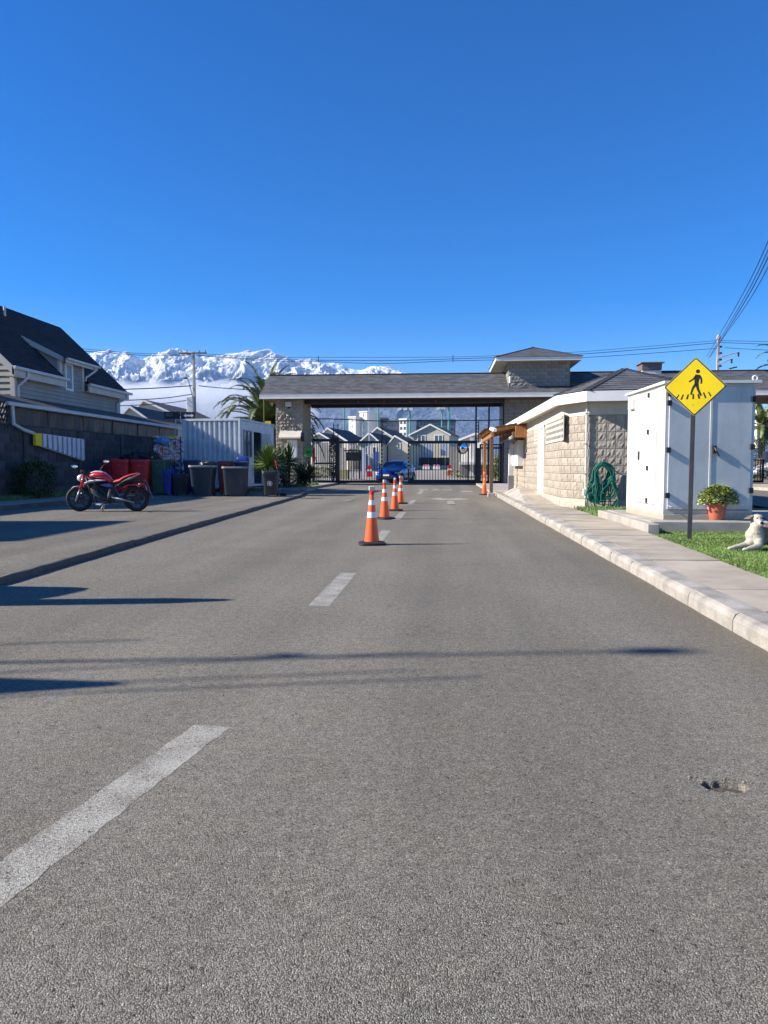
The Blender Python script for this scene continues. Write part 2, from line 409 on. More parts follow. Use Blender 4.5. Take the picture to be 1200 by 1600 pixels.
M['glassb'] = mat('pale_window_glass', (.22, .30, .36), .12, .2, 1.5, spec=.8)
M['leaf'] = mat('leaf_green', (.075, .13, .03), .55, .3, 6, rnd=.2)
M['leafy'] = mat('leaf_yellow_green', (.52, .58, .13), .5, .25, 14)
M['leafd'] = mat('leaf_dark', (.03, .055, .018), .6, .3, 6)
M['palm'] = mat('palm_frond', (.13, .175, .05), .5, .3, 1.5)
M['trunk'] = mat('palm_trunk', (.16, .12, .08), .9, .3, 6, .8, 18)
M['bark'] = mat('bark', (.10, .08, .06), .9, .3, 10, .6, 40)
M['soil'] = mat('soil', (.10, .085, .06), .95, .25, 4, .4, 40)
M['pole'] = mat('pole_concrete', (.46, .42, .36), .85, .12, 3, .2, 50)
M['wire'] = mat('wire', (.02, .02, .025), .6, .1, 3)
M['redp'] = mat('red_plastic', (.74, .024, .03), .42, .12, 4)
M['greenp'] = mat('green_plastic', (.045, .115, .06), .45, .15, 4)
M['bluep'] = mat('blue_plastic', (.012, .035, .30), .42, .12, 4)
M['blued'] = mat('navy_plastic', (.012, .02, .07), .45, .12, 4)
M['greyp'] = mat('grey_plastic', (.016, .026, .040), .42, .12, 4)
M['greyrim'] = mat('pale_grey_plastic', (.26, .27, .28), .5, .12, 4)
M['blackp'] = mat('black_plastic', (.02, .02, .022), .45, .15, 4)
M['rust'] = mat('orange_red_plastic', (.34, .06, .025), .5, .12, 4)
M['terra'] = mat('terracotta_plastic', (.50, .135, .07), .5, .08, 8)
M['contain'] = mat('container_paint', (.60, .65, .68), .5, .07, 2.5)
M['hose'] = mat('green_hose', (.004, .15, .095), .35, .12, 9)
M['hose2'] = mat('pale_green_hose', (.10, .24, .18), .4, .12, 9)
M['grey'] = mat('mid_grey', (.22, .22, .22), .6, .08, 3)
M['greybox'] = mat('light_grey_box', (.66, .66, .65), .5, .05, 3)
M['bluecar'] = mat('blue_car_paint', (.005, .035, .33), .3, .05, 1.5, metal=.35, coat=.8)
M['whitecar'] = mat('white_car_paint', (.65, .66, .68), .3, .03, 1.5, coat=.7)
M['redcar'] = mat('red_bike_paint', (.66, .014, .024), .28, .08, 5, coat=.7)
M['bikewhite'] = mat('bike_white_paint', (.68, .68, .70), .3, .05, 5, coat=.5)
M['bikeblue'] = mat('bike_blue_paint', (.10, .16, .45), .3, .05, 5, coat=.5)
M['bikegrey'] = mat('bike_grey', (.26, .28, .30), .4, .08, 5, metal=.3)
M['seat'] = mat('red_vinyl', (.55, .02, .025), .5, .1, 8)
M['mirror'] = mat('mirror', (.75, .8, .85), .06, .02, 2, metal=1.)
M['lamp'] = mat('clear_lamp', (.75, .76, .74), .12, .05, 4)
M['amber'] = mat('amber_lamp', (.80, .28, .02), .2, .05, 4)
# ------------------------------------------------------------ SETTING: ground, roads, kerbs, pavements
def grid(name, xs, ys, zf, material, kind='structure'):
    v = [(x, y, zf(x, y)) for y in ys for x in xs]; nx = len(xs)
    f = [(j*nx+i, j*nx+i+1, (j+1)*nx+i+1, (j+1)*nx+i) for j in range(len(ys)-1) for i in range(nx-1)]
    me = bpy.data.meshes.new(name); me.from_pydata(v, [], f); me.materials.append(material)
    me.polygons.foreach_set('use_smooth', [True]*len(f)); me.update()
    o = bpy.data.objects.new(name, me); C.objects.link(o); o['kind'] = kind; return o
M['ground'] = mat('dry_ground', (.19, .165, .12), .95, .25, .05)
gx = [-12000, -4000, -1500, -500, -200, -100, -60, -30, -16, 0, 16, 30, 60, 100, 200, 500, 1500, 4000, 12000]
gy = [-3000, -500, -100, -20, 0, 25, 50, 70, 90, 110, 150, 200, 250, 300, 500, 1000, 3000, 6000, 13000]
grid('ground', gx, gy, lambda x, y: gz(y) - .06, M['ground'])
PH = gp(1146, 1241); PC = gp(1212, 1140)
def lin(a, b, n): return [a+(b-a)*i/n for i in range(n)]
rx = lin(-6.2, -1.2, 20)+lin(-1.2, -.7, 8)+lin(-.7, PH.x-.3, 14)+lin(PH.x-.3, PH.x-.12, 10)+lin(PH.x-.12, PH.x+.12, 48)+lin(PH.x+.12, 2.02, 12)+[2.02]
ry = lin(-5, PH.y-.25, 24)+lin(PH.y-.25, PH.y-.10, 8)+lin(PH.y-.10, PH.y+.12, 44)+lin(PH.y+.12, 12, 40)+lin(12, 50, 30)+[50]
def roadz(x, y):
    z = .003*noise.noise(Vector((x*.5, y*.35, 3)))
    dx, dy = (x-PH.x)/.056, (y-PH.y)/.032
    dx += .35*noise.noise(Vector((x*30, y*30, 1))); dy += .45*noise.noise(Vector((x*32, y*30, 5)))
    d = math.sqrt(dx*dx+dy*dy)
    if d < 1.7: z -= .040*max(0, min(1, (1.35-d)/.4))
    e = math.hypot((x-PH.x+.02)/.10, (y-PH.y-.035)/.06)
    if e < 1.6: z += .003*(1.6-e)*noise.noise(Vector((x*60, y*60, 9)))
    return z
grid('road', rx, ry, roadz, M['road'])
M['holesoil'] = mat('pothole_soil', (.085, .066, .05), .95, .3, 60, .9, 160, fine=.3)
b = MB(); n = 40; b.add([(PH.x+.075*math.cos(t)*(1+.18*math.sin(3*t+1)), PH.y+.040*math.sin(t)*(1+.2*math.cos(4*t)), -.021) for t in [2*math.pi*i/n for i in range(n)]], [tuple(range(n))]); setting(b, 'pothole_dirt', M['holesoil'])
rn = random.Random(12); b = MB()
for i in range(30):
    a_ = rn.uniform(0, 6.283); r_ = rn.uniform(.6, 2.6); x, y = PH.x-.03+.06*r_*math.cos(a_), PH.y+.02+.035*r_*math.sin(a_); s_ = rn.uniform(.0022, .006); b.ell((x, y, roadz(x, y)+s_*.4), (s_, s_*rn.uniform(.7, 1.2), s_*.7), 6, 4)
for i in range(420):
    x, y = rn.uniform(-3.8, 1.86), rn.uniform(1.3, 9)
    if rn.random() < .5: x = 1.88-abs(rn.gauss(0, .12))
    s_ = rn.uniform(.002, .0055); b.ell((x, y, roadz(x, y)+s_*.4), (s_, s_*rn.uniform(.7, 1.2), s_*.7), 6, 4)
M['stone'] = mat('loose_stone', (.25, .225, .185), .9, .3, 200); o = b.build('loose_stones', M['stone']); o['kind'] = 'stuff'
M['farroad'] = mat('far_road', (.27, .25, .22), .9, .1, .4, .2, 20)
grid('road_beyond_gate', [-14, -8, -4, 0, 4, 8, 16], lin(50, 120, 14)+[120], lambda x, y: gz(y)+.004, M['farroad'])
grid('exit_road', [8.6, 14, 22], [-6, 10, 30, 50], lambda x, y: 0.0, M['parking'])
# left parking court, a step above the road
LK = [(-3.72, -5), (-3.78, 0), (-4.03, 6.2), (-4.33, 11.3), (-4.68, 18), (-5.05, 25.4), (-5.5, 28.6), (-6.1, 31)]
def lkx(y):
    for (x0, y0), (x1, y1) in zip(LK, LK[1:]):
        if y <= y1: return x0+(x1-x0)*(y-y0)/(y1-y0)
    return LK[-1][0]
ZP = .06
ys_ = lin(-5, 31, 36)+[31]
v = []; f = []
for j, y in enumerate(ys_):
    for i in range(9): v.append((-10.4+(lkx(y)-.05+10.4)*i/8, y, ZP+.004*noise.noise(Vector((i*.7, y*.3, 8)))))
for j in range(len(ys_)-1):
    for i in range(8): f.append((j*9+i, j*9+i+1, (j+1)*9+i+1, (j+1)*9+i))
me = bpy.data.meshes.new('parking_court'); me.from_pydata(v, [], f); me.materials.append(M['parking']); me.update()
o = bpy.data.objects.new('parking_court', me); C.objects.link(o); o['kind'] = 'structure'
# kerbs: one stone per piece, cards of 0.88 m on the right
def kerb_stone_mesh(L, w, h, r, m, name='kerb_stone', seed=0):
    rnd = random.Random(seed); prof = [(0, -.12), (0, h-r*1.1), (r*.35, h-r*.35), (r*1.1, h), (w, h), (w, -.12)]
    rings = []
    for k, y in enumerate((.004, L*.33, L*.66, L-.004)):
        rings.append([(px+rnd.uniform(-.0035, .0035), y, pz+(rnd.uniform(-.003, .003) if pz > 0 else 0)) for px, pz in prof])
    b = MB(); b.rings(rings)
    me = bpy.data.meshes.new(name); me.from_pydata(b.v, [], b.f); me.materials.append(m); me.update()
    import bmesh
    bm = bmesh.new(); bm.from_mesh(me); bmesh.ops.recalc_face_normals(bm, faces=bm.faces); bm.to_mesh(me); bm.free()
    return me
kerbR = thing('right_kerb', None, None, (1.9, 0, 0)); kerbR['kind'] = 'structure'
kms = [kerb_stone_mesh(.88, .22, .125, .042, M['kerb'], seed=s) for s in range(4)]
y = 4.86-.88*7; k = 0
while y < 28.6:
    o = bpy.data.objects.new('kerb_stone', kms[k % 4]); C.objects.link(o); setparent(o, kerbR)
    o.location = (random.uniform(-.006, .006), y, random.uniform(-.004, .003)); o.rotation_euler.z = random.uniform(-.004, .004)
    y += .88; k += 1
kerbL = thing('left_kerb', None, None, (-4, 0, 0)); kerbL['kind'] = 'structure'
kml = [kerb_stone_mesh(.9, .055, ZP+.014, .012, M['kerbL'], seed=10+s) for s in range(3)]
pts = [Vector((x, y, 0)) for x, y in LK]; k = 0
for a, b in zip(pts, pts[1:]):
    L = (b-a).length; n = max(1, round(L/.9)); ang = math.atan2(-(b-a).x, (b-a).y)
    for i in range(n):
        p = a.lerp(b, (i)/n)
        o = bpy.data.objects.new('kerb_stone', kml[k % 3]); C.objects.link(o); setparent(o, kerbL)
        o.scale = (-1, L/n/.9, 1); o.location = p-Vector(kerbL.location)+Vector((random.uniform(-.008, .008), 0, random.uniform(-.006, .004)))
        o.rotation_euler.z = ang; k += 1
# right pavement, slab by slab
pav = thing('pavement', None, None, (2.1, 0, 0)); pav['kind'] = 'structure'
def pedge(y): return 2.76 + (2.98-2.76)*max(0, min(1.0, (y-6.1)/4.8))
y = 4.93-.9*6; k = 0
while y < 28:
    y1 = min(y+.9, 28); x0 = 2.13; g = .013
    xa, xb = pedge(y), pedge(y1); z = .118+random.uniform(-.003, .003); t = random.uniform(-.003, .003)
    if y >= 16.8: xa = xb = 2.86
    b = MB(); P0 = [(x0, y+g), (xa, y+g), (xb, y1-g), (x0, y1-g)]
    b.add([(p[0], p[1], .02) for p in P0]+[(p[0], p[1], z+(t if i in (1, 2) else -t)) for i, p in enumerate(P0)],
          [(4,5,6,7),(0,1,5,4),(1,2,6,5),(2,3,7,6),(3,0,4,7)])
    b.build('slab', M['slab'], pav); y = y1; k += 1
b = MB(); b.quad((2.0, -3, .055), (2.95, -3, .055), (2.95, 28.4, .055), (2.0, 28.4, .055)); b.build('joint_soil', M['soil'], pav)
# lawn base, paved strip past the guardhouse, concrete island left of the gate
b = MB(); b.quad((2.5, -3, .07), (9, -3, .07), (9, 11.5, .07), (2.5, 11.5, .07)); 
M['lawnbase'] = mat('turf', (.075, .14, .03), .9, .3, 2.5, .8, 60, col2=(.05, .09, .02))
setting(b, 'lawn_soil', M['lawnbase'])
b = MB(); b.box(1.9, 8.6, 28.55, 43.2, -.05, .10); setting(b, 'gate_forecourt', M['concrete'])
b = MB(); b.box(-13.6, -5.9, 31.0, 33.2, -.05, .12); b.box(-13.6, -6.35, 33.2, 44.5, -.05, .118)
setting(b, 'pavement_by_gate', M['slab'])
b = MB(); b.box(2.9, 8.6, 11.6, 18.5, -.02, .06); setting(b, 'soil_strip', M['lawnbase'])
b = MB(); b.box(-13.2, -10.4, -5, 31, -.05, .12); b.mat(1).box(-10.44, -10.3, -5, 31, -.04, .15); setting(b, 'left_pavement', [M['slab'], M['kerbL']])
b = MB(); b.box(14.4, 20, 33, 41, -.05, .14); b.mat(1).box(14.3, 20.0, 32.8, 33.0, -.05, .145)
setting(b, 'island_right', [M['slab'], M['yellow']])
# painted markings
pb = thing('lane_line', None, None, (-.96, 0, 0)); pb['kind'] = 'structure'
def ragged(y0, y1, x=-.96, x1=None, w=.15, z=.0009, name='painted_dash', m='paint', seed=1):
    rnd = random.Random(seed); n = max(6, int((y1-y0)/.06)); b = MB(); zr = lambda p: (p[0], p[1], roadz(p[0], p[1])+z); a = []; c = []
    for i in range(n+1):
        yy = y0+(y1-y0)*i/n; x_ = x if x1 is None else x+(x1-x)*i/n
        a.append((x_-w/2+rnd.uniform(-.006, .006), yy+(rnd.uniform(-.01,.01) if i in (0,n) else 0), z)); c.append((x_+w/2+rnd.uniform(-.006, .006), yy-(.02 if i==n else 0), z))
    for i in range(n):
        m0 = ((a[i][0]+c[i][0])/2, (a[i][1]+c[i][1])/2); m1 = ((a[i+1][0]+c[i+1][0])/2, (a[i+1][1]+c[i+1][1])/2)
        b.quad(zr(a[i]), zr(m0), zr(m1), zr(a[i+1])); b.quad(zr(m0), zr(c[i]), zr(c[i+1]), zr(m1))
    b.build(name, M[m], pb)
yA = gp(328, 1140).y; yB = gp(0, 1385).y; xB = gp(0, 1385).x; k_ = (-.956-xB)/(yA-yB); ragged(.6, yA, x=-.956-k_*(yA-.6), x1=-.956, seed=1, w=.158)
y1, y2 = gp(510, 949).y, gp(545, 896).y; ragged(y1, y2, seed=2, w=.165)
for (pa, pc) in (((585, 846), (600, 829)), ((606, 812), (616, 800)), ((628, 788), (634, 781)), ((640, 772), (645, 766))):
    ragged(gp(*pa).y, gp(*pc).y, seed=pa[0], x=-.96, w=.16)
am = thing('road_arrow', None, None, (0, 27, 0)); am['kind'] = 'structure'
def flat(poly, m='paint', z=.0082, name='arrow_paint', par=None):
    b = MB(); b.add([(p[0], p[1], z) for p in poly], [tuple(range(len(poly)))]); b.build(name, M[m], par or am)
def gq(*pp): return [tuple(gp(a, c)[:2]) for a, c in pp]
flat(gq((669, 780), (690, 777.5), (690, 779), (698, 779.4), (712, 779), (712, 778), (736, 780.5), (712, 782.5), (700, 781.4), (690, 782)), 'paint', z=.0082)
flat(gq((699, 783), (708, 783), (712, 788), (699, 788.5)), 'paint', z=.0122)
flat(gq((673, 766.5), (681, 764), (690, 766.5)), 'paint')
flat(gq((690, 765.6), (706, 765.2), (707, 766.8), (690, 766.8)), 'paint', z=.0122)
flat(gq((720, 767), (738, 767), (738, 769), (720, 769)), 'paint')
flat(gq((655, 764.4), (668, 764.2), (669, 765.6), (654, 765.8)), 'paint')
flat(gq((537, 782), (552, 779.5), (552, 782), (540, 784.4)), 'paint2')
flat(gq((540, 764), (572, 764), (572, 765.4), (540, 765.4)), 'paint')

# grass blades: nobody could count them
def blades(name, n, pick, h, w, mats, seed=3, zf=None):
    rg = np.random.RandomState(seed); P = pick(rg, n); n = len(P)
    ang = rg.rand(n)*6.283; hh = h*(.5+rg.rand(n)); lean = rg.rand(n)*.9*hh; la = rg.rand(n)*6.283
    dx = np.cos(ang)*w/2; dy = np.sin(ang)*w/2
    V = np.zeros((n, 5, 3))
    V[:,0] = P-np.c_[dx, dy, np.zeros(n)]; V[:,1] = P+np.c_[dx, dy, np.zeros(n)]
    mid = P+np.c_[np.cos(la)*lean*.35, np.sin(la)*lean*.35, hh*.55]
    V[:,2] = mid+np.c_[dx, dy, np.zeros(n)]*.8; V[:,3] = mid-np.c_[dx, dy, np.zeros(n)]*.8
    V[:,4] = P+np.c_[np.cos(la)*lean, np.sin(la)*lean, hh]
    me = bpy.data.meshes.new(name); base = np.arange(n)*5
    faces = np.empty((n, 7), int)
    quads = np.c_[base, base+1, base+2, base+3]; tris = np.c_[base+3, base+2, base+4]
    me.vertices.add(n*5); me.vertices.foreach_set('co', V.reshape(-1))
    loops = np.concatenate([quads.reshape(-1), tris.reshape(-1)])
    me.loops.add(len(loops)); me.loops.foreach_set('vertex_index', loops)
    me.polygons.add(2*n)
    st = np.concatenate([np.arange(n)*4, 4*n+np.arange(n)*3]); me.polygons.foreach_set('loop_start', st)
    mi = rg.choice(len(mats), n, p=[.45, .35, .2][:len(mats)] if len(mats) == 3 else None); me.polygons.foreach_set('material_index', np.concatenate([mi, mi]))
    for m in mats: me.materials.append(m)
    me.update(calc_edges=True); me.validate()
    o = bpy.data.objects.new(name, me); C.objects.link(o); o['kind'] = 'stuff'; return o
M['g1'] = mat('grass_a', (.13, .25, .035), .55, .25, 1.2)
M['g2'] = mat('grass_b', (.17, .30, .055), .55, .25, 1.2)
M['g3'] = mat('grass_c', (.30, .32, .12), .6, .2, 2)
def pk(rg, n):
    y = 4.6+rg.rand(n)**.8*(11.42-4.6); x = 2.7+rg.rand(n)*(6.2-2.7)
    e = np.array([pedge(q) for q in y])+.03*np.sin(y*9)+.02*np.sin(y*23); k = (x > e+.0) & (x < .55*y+.9)
    x, y = x[k], y[k]; return np.c_[x, y, np.full(len(x), .07)]
lawn = blades('lawn_grass', 200000, pk, .03, .0065, [M['g1'], M['g2'], M['g3']])
def pk2(rg, n):
    y = 14.3+rg.rand(n)*2.75; x = 3.0+rg.rand(n)*1.5; return np.c_[x, y, np.full(n, .06)]
blades('grass_by_wall', 9000, pk2, .10, .012, [M['g1'], M['g2'], M['g3']], 5)
def pk3(rg, n):
    y = 33.3+rg.rand(n)*5; x = -13+rg.rand(n)*6.4; return np.c_[x, y, np.full(n, .118)]
blades('grass_by_plants', 16000, pk3, .12, .022, [M['g1'], M['g2'], M['g3']], 6)
def pk4(rg, n):
    y = 2+rg.rand(n)*26; x = -13.1+rg.rand(n)*1.0; return np.c_[x, y, np.full(n, .12)]
blades('grass_by_block_wall', 6000, pk4, .12, .02, [M['g1'], M['g2'], M['g3']], 8)
def pk5(rg, n):
    y = 50+rg.rand(n)*14; x = 4.0+rg.rand(n)*6; return np.c_[x, y, np.array([gz(q) for q in y])+.0]
blades('grass_beyond_gate', 12000, pk5, .2, .03, [M['g1'], M['g2'], M['g3']], 9)

# ------------------------------------------------------------ mountains
RID = [(-900, 640), (-500, 600), (-200, 585), (0, 566), (100, 562), (145, 556), (163, 551), (200, 553), (228, 562), (255, 551), (275, 548), (305, 551), (318, 557), (345, 557), (370, 552), (395, 553), (427, 550), (445, 556), (458, 562), (480, 562), (505, 568), (530, 571), (557, 577), (585, 574), (606, 574), (622, 580), (640, 588), (670, 596), (720, 606), (800, 628), (950, 650), (1200, 668), (1500, 680), (2200, 690)]
def ridge(px):
    for (a, b), (c, d) in zip(RID, RID[1:]):
        if a <= px <= c: return b+(d-b)*(px-a)/(c-a)
    return 690
def mountains():
    NX, NY = 1250, 200; V = []; D0, D1 = 4800., 9000.
    for j in range(NY+1):
        s = j/NY; d = D0+2200*(s/.18) if s < .18 else (7000+(D1-7000)*(s-.18)/.74 if s < .92 else D1+600*(s-.92)/.08)
        for i in range(NX+1):
            px = -600+2300*i/NX; t = (px-600)/F
            hr = (HZ-ridge(px)-2)/F*D1
            u = min(1, (d-D0)/(D1-D0)); X = t*d*cY-d*sY; Y = d*cY+t*d*sY
            prof = .04+.30*u/.55 if u < .55 else .34+.66*((u-.55)/.45)**.85
            if d > D1: prof = 1-.5*(d-D1)/600
            w1 = noise.noise(Vector((X/1300, Y/1300, 7))); w2 = noise.noise(Vector((X/1300+9, Y/1300, 3)))
            q = Vector((X/430+1.1*w1, Y/620+1.1*w2, 2.2)); nz = 0; amp = 1; fq = 1; pr = 1
            for o_ in range(7):
                r_ = 1-min(1, 2.1*abs(noise.noise(q*fq+Vector((o_*3.1, 0, 0))))); r_ = r_**1.6
                nz += (r_-.33)*amp*(.45+.55*pr); pr = r_; amp *= .66; fq *= 2.15
            env = math.sin(min(1, u)*math.pi*.5)*(1-.72*max(0, (u-.80)/.20)) if d <= D1 else .28
            hh0 = hr*prof; low = max(0, min(1, (hh0-620)/330)); env *= .22+.78*low*low*(3-2*low)
            z = hh0 + nz*135*env*max(.25, hr/1400)
            V.append((X, Y, -40 if j == 0 else max(6, z)))
    nx = NX+1
    Fc = [(j*nx+i, j*nx+i+1, (j+1)*nx+i+1, (j+1)*nx+i) for j in range(NY) for i in range(NX)]
    me = bpy.data.meshes.new('mountains'); me.from_pydata(V, [], Fc); me.update()
    m, n, l, p = newmat('snowy_rock')
    g = n.new('ShaderNodeNewGeometry'); sp = n.new('ShaderNodeSeparateXYZ'); l.new(g.outputs['Position'], sp.inputs[0])
    sn = n.new('ShaderNodeSeparateXYZ'); l.new(g.outputs['Normal'], sn.inputs[0])
    ns = n.new('ShaderNodeTexNoise'); ns.inputs['Scale'].default_value = .0045; ns.inputs['Detail'].default_value = 9; ns.inputs['Roughness'].default_value = .68
    l.new(g.outputs['Position'], ns.inputs['Vector'])
    h = math_(n, l, 'ADD', sp.outputs[2], math_(n, l, 'MULTIPLY', math_(n, l, 'SUBTRACT', ns.outputs[0], .5), 350))
    h = math_(n, l, 'ADD', h, math_(n, l, 'MULTIPLY', math_(n, l, 'SUBTRACT', sn.outputs[2], .8), 420))
    mr = n.new('ShaderNodeMapRange'); mr.inputs[1].default_value = 840; mr.inputs[2].default_value = 980; l.new(h, mr.inputs[0])
    mx = n.new('ShaderNodeMix'); mx.data_type = 'RGBA'; l.new(mr.outputs[0], mx.inputs['Factor'])
    mx.inputs['A'].default_value = (.10, .125, .16, 1); mx.inputs['B'].default_value = (.84, .84, .84, 1)  # lower rock tinted blue, part of the distance haze put into its colour
    # bare rock streaks in the snow where the slope is steep
    n5 = n.new('ShaderNodeTexNoise'); n5.inputs['Scale'].default_value = .02; n5.inputs['Detail'].default_value = 8; n5.inputs['Roughness'].default_value = .75
    mp5 = n.new('ShaderNodeMapping'); mp5.inputs['Scale'].default_value = (1, .4, .35); l.new(g.outputs['Position'], mp5.inputs[0]); l.new(mp5.outputs[0], n5.inputs['Vector'])
    r5 = n.new('ShaderNodeMapRange'); r5.inputs[1].default_value = .50; r5.inputs[2].default_value = .64; r5.inputs[4].default_value = .8; l.new(math_(n, l, 'SUBTRACT', math_(n, l, 'ADD', n5.outputs[0], .12), math_(n, l, 'MULTIPLY', sn.outputs[2], .10)), r5.inputs[0])
    mx3 = n.new('ShaderNodeMix'); mx3.data_type = 'RGBA'; l.new(r5.outputs[0], mx3.inputs['Factor']); l.new(mx.outputs['Result'], mx3.inputs['A']); mx3.inputs['B'].default_value = (.22, .25, .32, 1)
    l.new(mx3.outputs['Result'], p.inputs['Base Color']); p.inputs['Roughness'].default_value = .9; p.inputs['Specular IOR Level'].default_value = .1
    b = n.new('ShaderNodeBump'); b.inputs['Strength'].default_value = .7; b.inputs['Distance'].default_value = 26
    nb = n.new('ShaderNodeTexNoise'); nb.inputs['Scale'].default_value = .03; nb.inputs['Detail'].default_value = 8; nb.inputs['Roughness'].default_value = .65; l.new(g.outputs['Position'], nb.inputs['Vector'])
    l.new(nb.outputs[0], b.inputs['Height']); l.new(b.outputs[0], p.inputs['Normal'])
    me.materials.append(m); me.polygons.foreach_set('use_smooth', [True]*len(Fc))
    o = bpy.data.objects.new('mountains', me); C.objects.link(o); o['kind'] = 'structure'
mountains()
def volmat(name, dens, col):
    m = bpy.data.materials.new(name); m.use_nodes = True; n = m.node_tree.nodes; l = m.node_tree.links
    n.remove(n['Principled BSDF']); v = n.new('ShaderNodeVolumePrincipled')
    v.inputs['Density'].default_value = dens; v.inputs['Color'].default_value = (*col, 1); v.inputs['Anisotropy'].default_value = .0
    l.new(v.outputs[0], n['Material Output'].inputs['Volume']); return m
HAZE = True
if HAZE:
    b = MB(); b.box(-13500, 13500, -3500, 13800, -8, 1600); o = b.build('haze', volmat('air', 3.4e-5, (.34, .60, 1.0))); o['kind'] = 'stuff'
# low cloud lying against the slopes
def cloud(name, segs, seed, dens):
    """lumpy closed bank between px0..px1; each seg=(px, top_y, bottom_y)"""
    V = []; Fc = []; NA = 28; D = 5600.
    for (px, ty, by) in segs:
        for k in range(NA):
            a = 2*math.pi*k/NA; cz = (HZ-(ty+by)/2)/F*D; hz = max(2, (by-ty)/2/F*D)
            dd = D+math.cos(a)*330; q = Vector((px*.035, math.cos(a)*2.2+seed, math.sin(a)*2.2))
            r = 1+.55*noise.noise(q)+.30*noise.noise(q*2.3)+.16*noise.noise(q*5)
            z = cz+math.sin(a)*hz*r; t = (px-600)/F*dd
            V.append((t*cY-dd*sY, dd*cY+t*sY, max(12, z)))
    for j in range(len(segs)-1):
        for k in range(NA): Fc.append((j*NA+k, j*NA+(k+1)%NA, (j+1)*NA+(k+1)%NA, (j+1)*NA+k))
    Fc.append(tuple(range(NA))[::-1]); Fc.append(tuple((len(segs)-1)*NA+k for k in range(NA)))
    me = bpy.data.meshes.new(name); me.from_pydata(V, [], Fc); me.materials.append(volmat(name, dens, (.97, .98, 1.0))); me.update()
    import bmesh
    bm = bmesh.new(); bm.from_mesh(me); bmesh.ops.recalc_face_normals(bm, faces=bm.faces); bm.to_mesh(me); bm.free()
    o = bpy.data.objects.new(name, me); C.objects.link(o); o['kind'] = 'stuff'
def seg(p0, p1, f1, f2, n=44): return [(p0+(p1-p0)*i/n, *((lambda c, h: (c-h, c+h))(f1(i/n), f2(i/n)))) for i in range(n+1)]
en = lambda u: (max(.0, math.sin(math.pi*min(1, max(0, u)))))**.4
cloud('cloud_bank', seg(-250, 500, lambda u: 648+3*math.sin(u*9), lambda u: 42*en(u)+.6), 1, .0026)
cloud('cloud_bank_upper', seg(20, 470, lambda u: 616+3*math.sin(u*14+1), lambda u: 17*en(u)+.6), 5, .0022)
# ------------------------------------------------------------ block walls: every block a piece
def split_mesh(name, w, h, d, m, rough, seed):
    rnd = random.Random(seed); b = MB(); nx, nz = 4, 3
    fr = [[(w*i/nx-w/2, -d-(rnd.uniform(-rough*.9, rough*.9) if 0 < i < nx and 0 < j < nz else -.004-rnd.uniform(0, rough*.35)), h*j/nz) for i in range(nx+1)] for j in range(nz+1)]
    vs = [p for r in fr for p in r]; n1 = nx+1
    fs = [(j*n1+i, j*n1+i+1, (j+1)*n1+i+1, (j+1)*n1+i) for j in range(nz) for i in range(nx)]
    k = len(vs); vs += [(-w/2, 0, 0), (w/2, 0, 0), (w/2, 0, h), (-w/2, 0, h)]
    fs += [(k, k+1, *[i for i in range(nx, -1, -1)]), (k+1, k+2, *[j*n1+nx for j in range(nz, -1, -1)]),
           (k+2, k+3, *[nz*n1+i for i in range(0, nx+1)]), (k+3, k, *[j*n1 for j in range(nz+1)])]
    b.add(vs, fs); me = bpy.data.meshes.new(name); me.from_pydata(b.v, [], b.f); me.materials.append(m); me.update()
    return me, vs, fs
class Wall:
    def __init__(s, parent, meshes): s.p = parent; s.items = []; s.meshes = meshes
    def run(s, A, B, z0, z1, bw, bh, holes=(), joint=.012, off=.5, back=None, bt=.15, proud=0):
        A = Vector((A[0], A[1], 0)); B = Vector((B[0], B[1], 0)); d = (B-A); L = d.length; d.normalize(); nrm = Vector((d.y, -d.x, 0))
        ang = math.atan2(d.y, d.x); rows = max(1, round((z1-z0)/bh)); bh = (z1-z0)/rows
        for r in range(rows):
            u = -(bw*off if r % 2 else 0)
            while u < L-.02:
                a, c = max(0, u), min(L, u+bw); u += bw
                if c-a < .05: continue
                zz = z0+r*bh
                skip = False
                for (h0, h1, v0, v1) in holes:
                    if c > h0 and a < h1 and zz+bh > v0+.02 and zz < v1-.02:
                        if a < h0-.06: c = h0
                        elif c > h1+.06: a = h1
                        else: skip = True
                if skip or c-a < .04: continue
                P = A+d*((a+c)/2)+Vector((0, 0, zz+joint/2))+nrm*proud
                s.items.append((P, ang, (c-a-joint), bh-joint))
        if back is not None:
            b = MB(); q = -nrm*bt
            a0, b0 = A-nrm*.004, B-nrm*.004
            b.add([(*a0[:2], z0), (*b0[:2], z0), (*(b0+q)[:2], z0), (*(a0+q)[:2], z0), (*a0[:2], z1), (*b0[:2], z1), (*(b0+q)[:2], z1), (*(a0+q)[:2], z1)],
                  [(0,3,2,1),(4,5,6,7),(0,1,5,4),(1,2,6,5),(2,3,7,6),(3,0,4,7)])
            b.build('mortar_core', back, s.p)
    def finish(s, limit=300, restname='block_courses'):
        s.items.sort(key=lambda it: dist(it[0])-it[2]*6)
        w0, h0, ml = s.meshes; L = Vector(s.p.location); rb = MB()
        for k, (P, ang, w, h) in enumerate(s.items):
            i = (k*7+int(P.z*31)+(k*k) % 5) % len(ml)
            if k < limit:
                o = bpy.data.objects.new('block', ml[i][0]); C.objects.link(o); setparent(o, s.p)
                o.location = P-L; o.rotation_euler.z = ang; o.scale = (w/w0, 1, h/h0)
            else:
                ca, sa = math.cos(ang), math.sin(ang)
                rb.add([(P.x+(v[0]*w/w0)*ca-v[1]*sa, P.y+(v[0]*w/w0)*sa+v[1]*ca, P.z+v[2]*h/h0) for v in ml[i][1]], ml[i][2])
        if rb.v: rb.build(restname, ml[0][0].materials[0], s.p, kind='stuff')
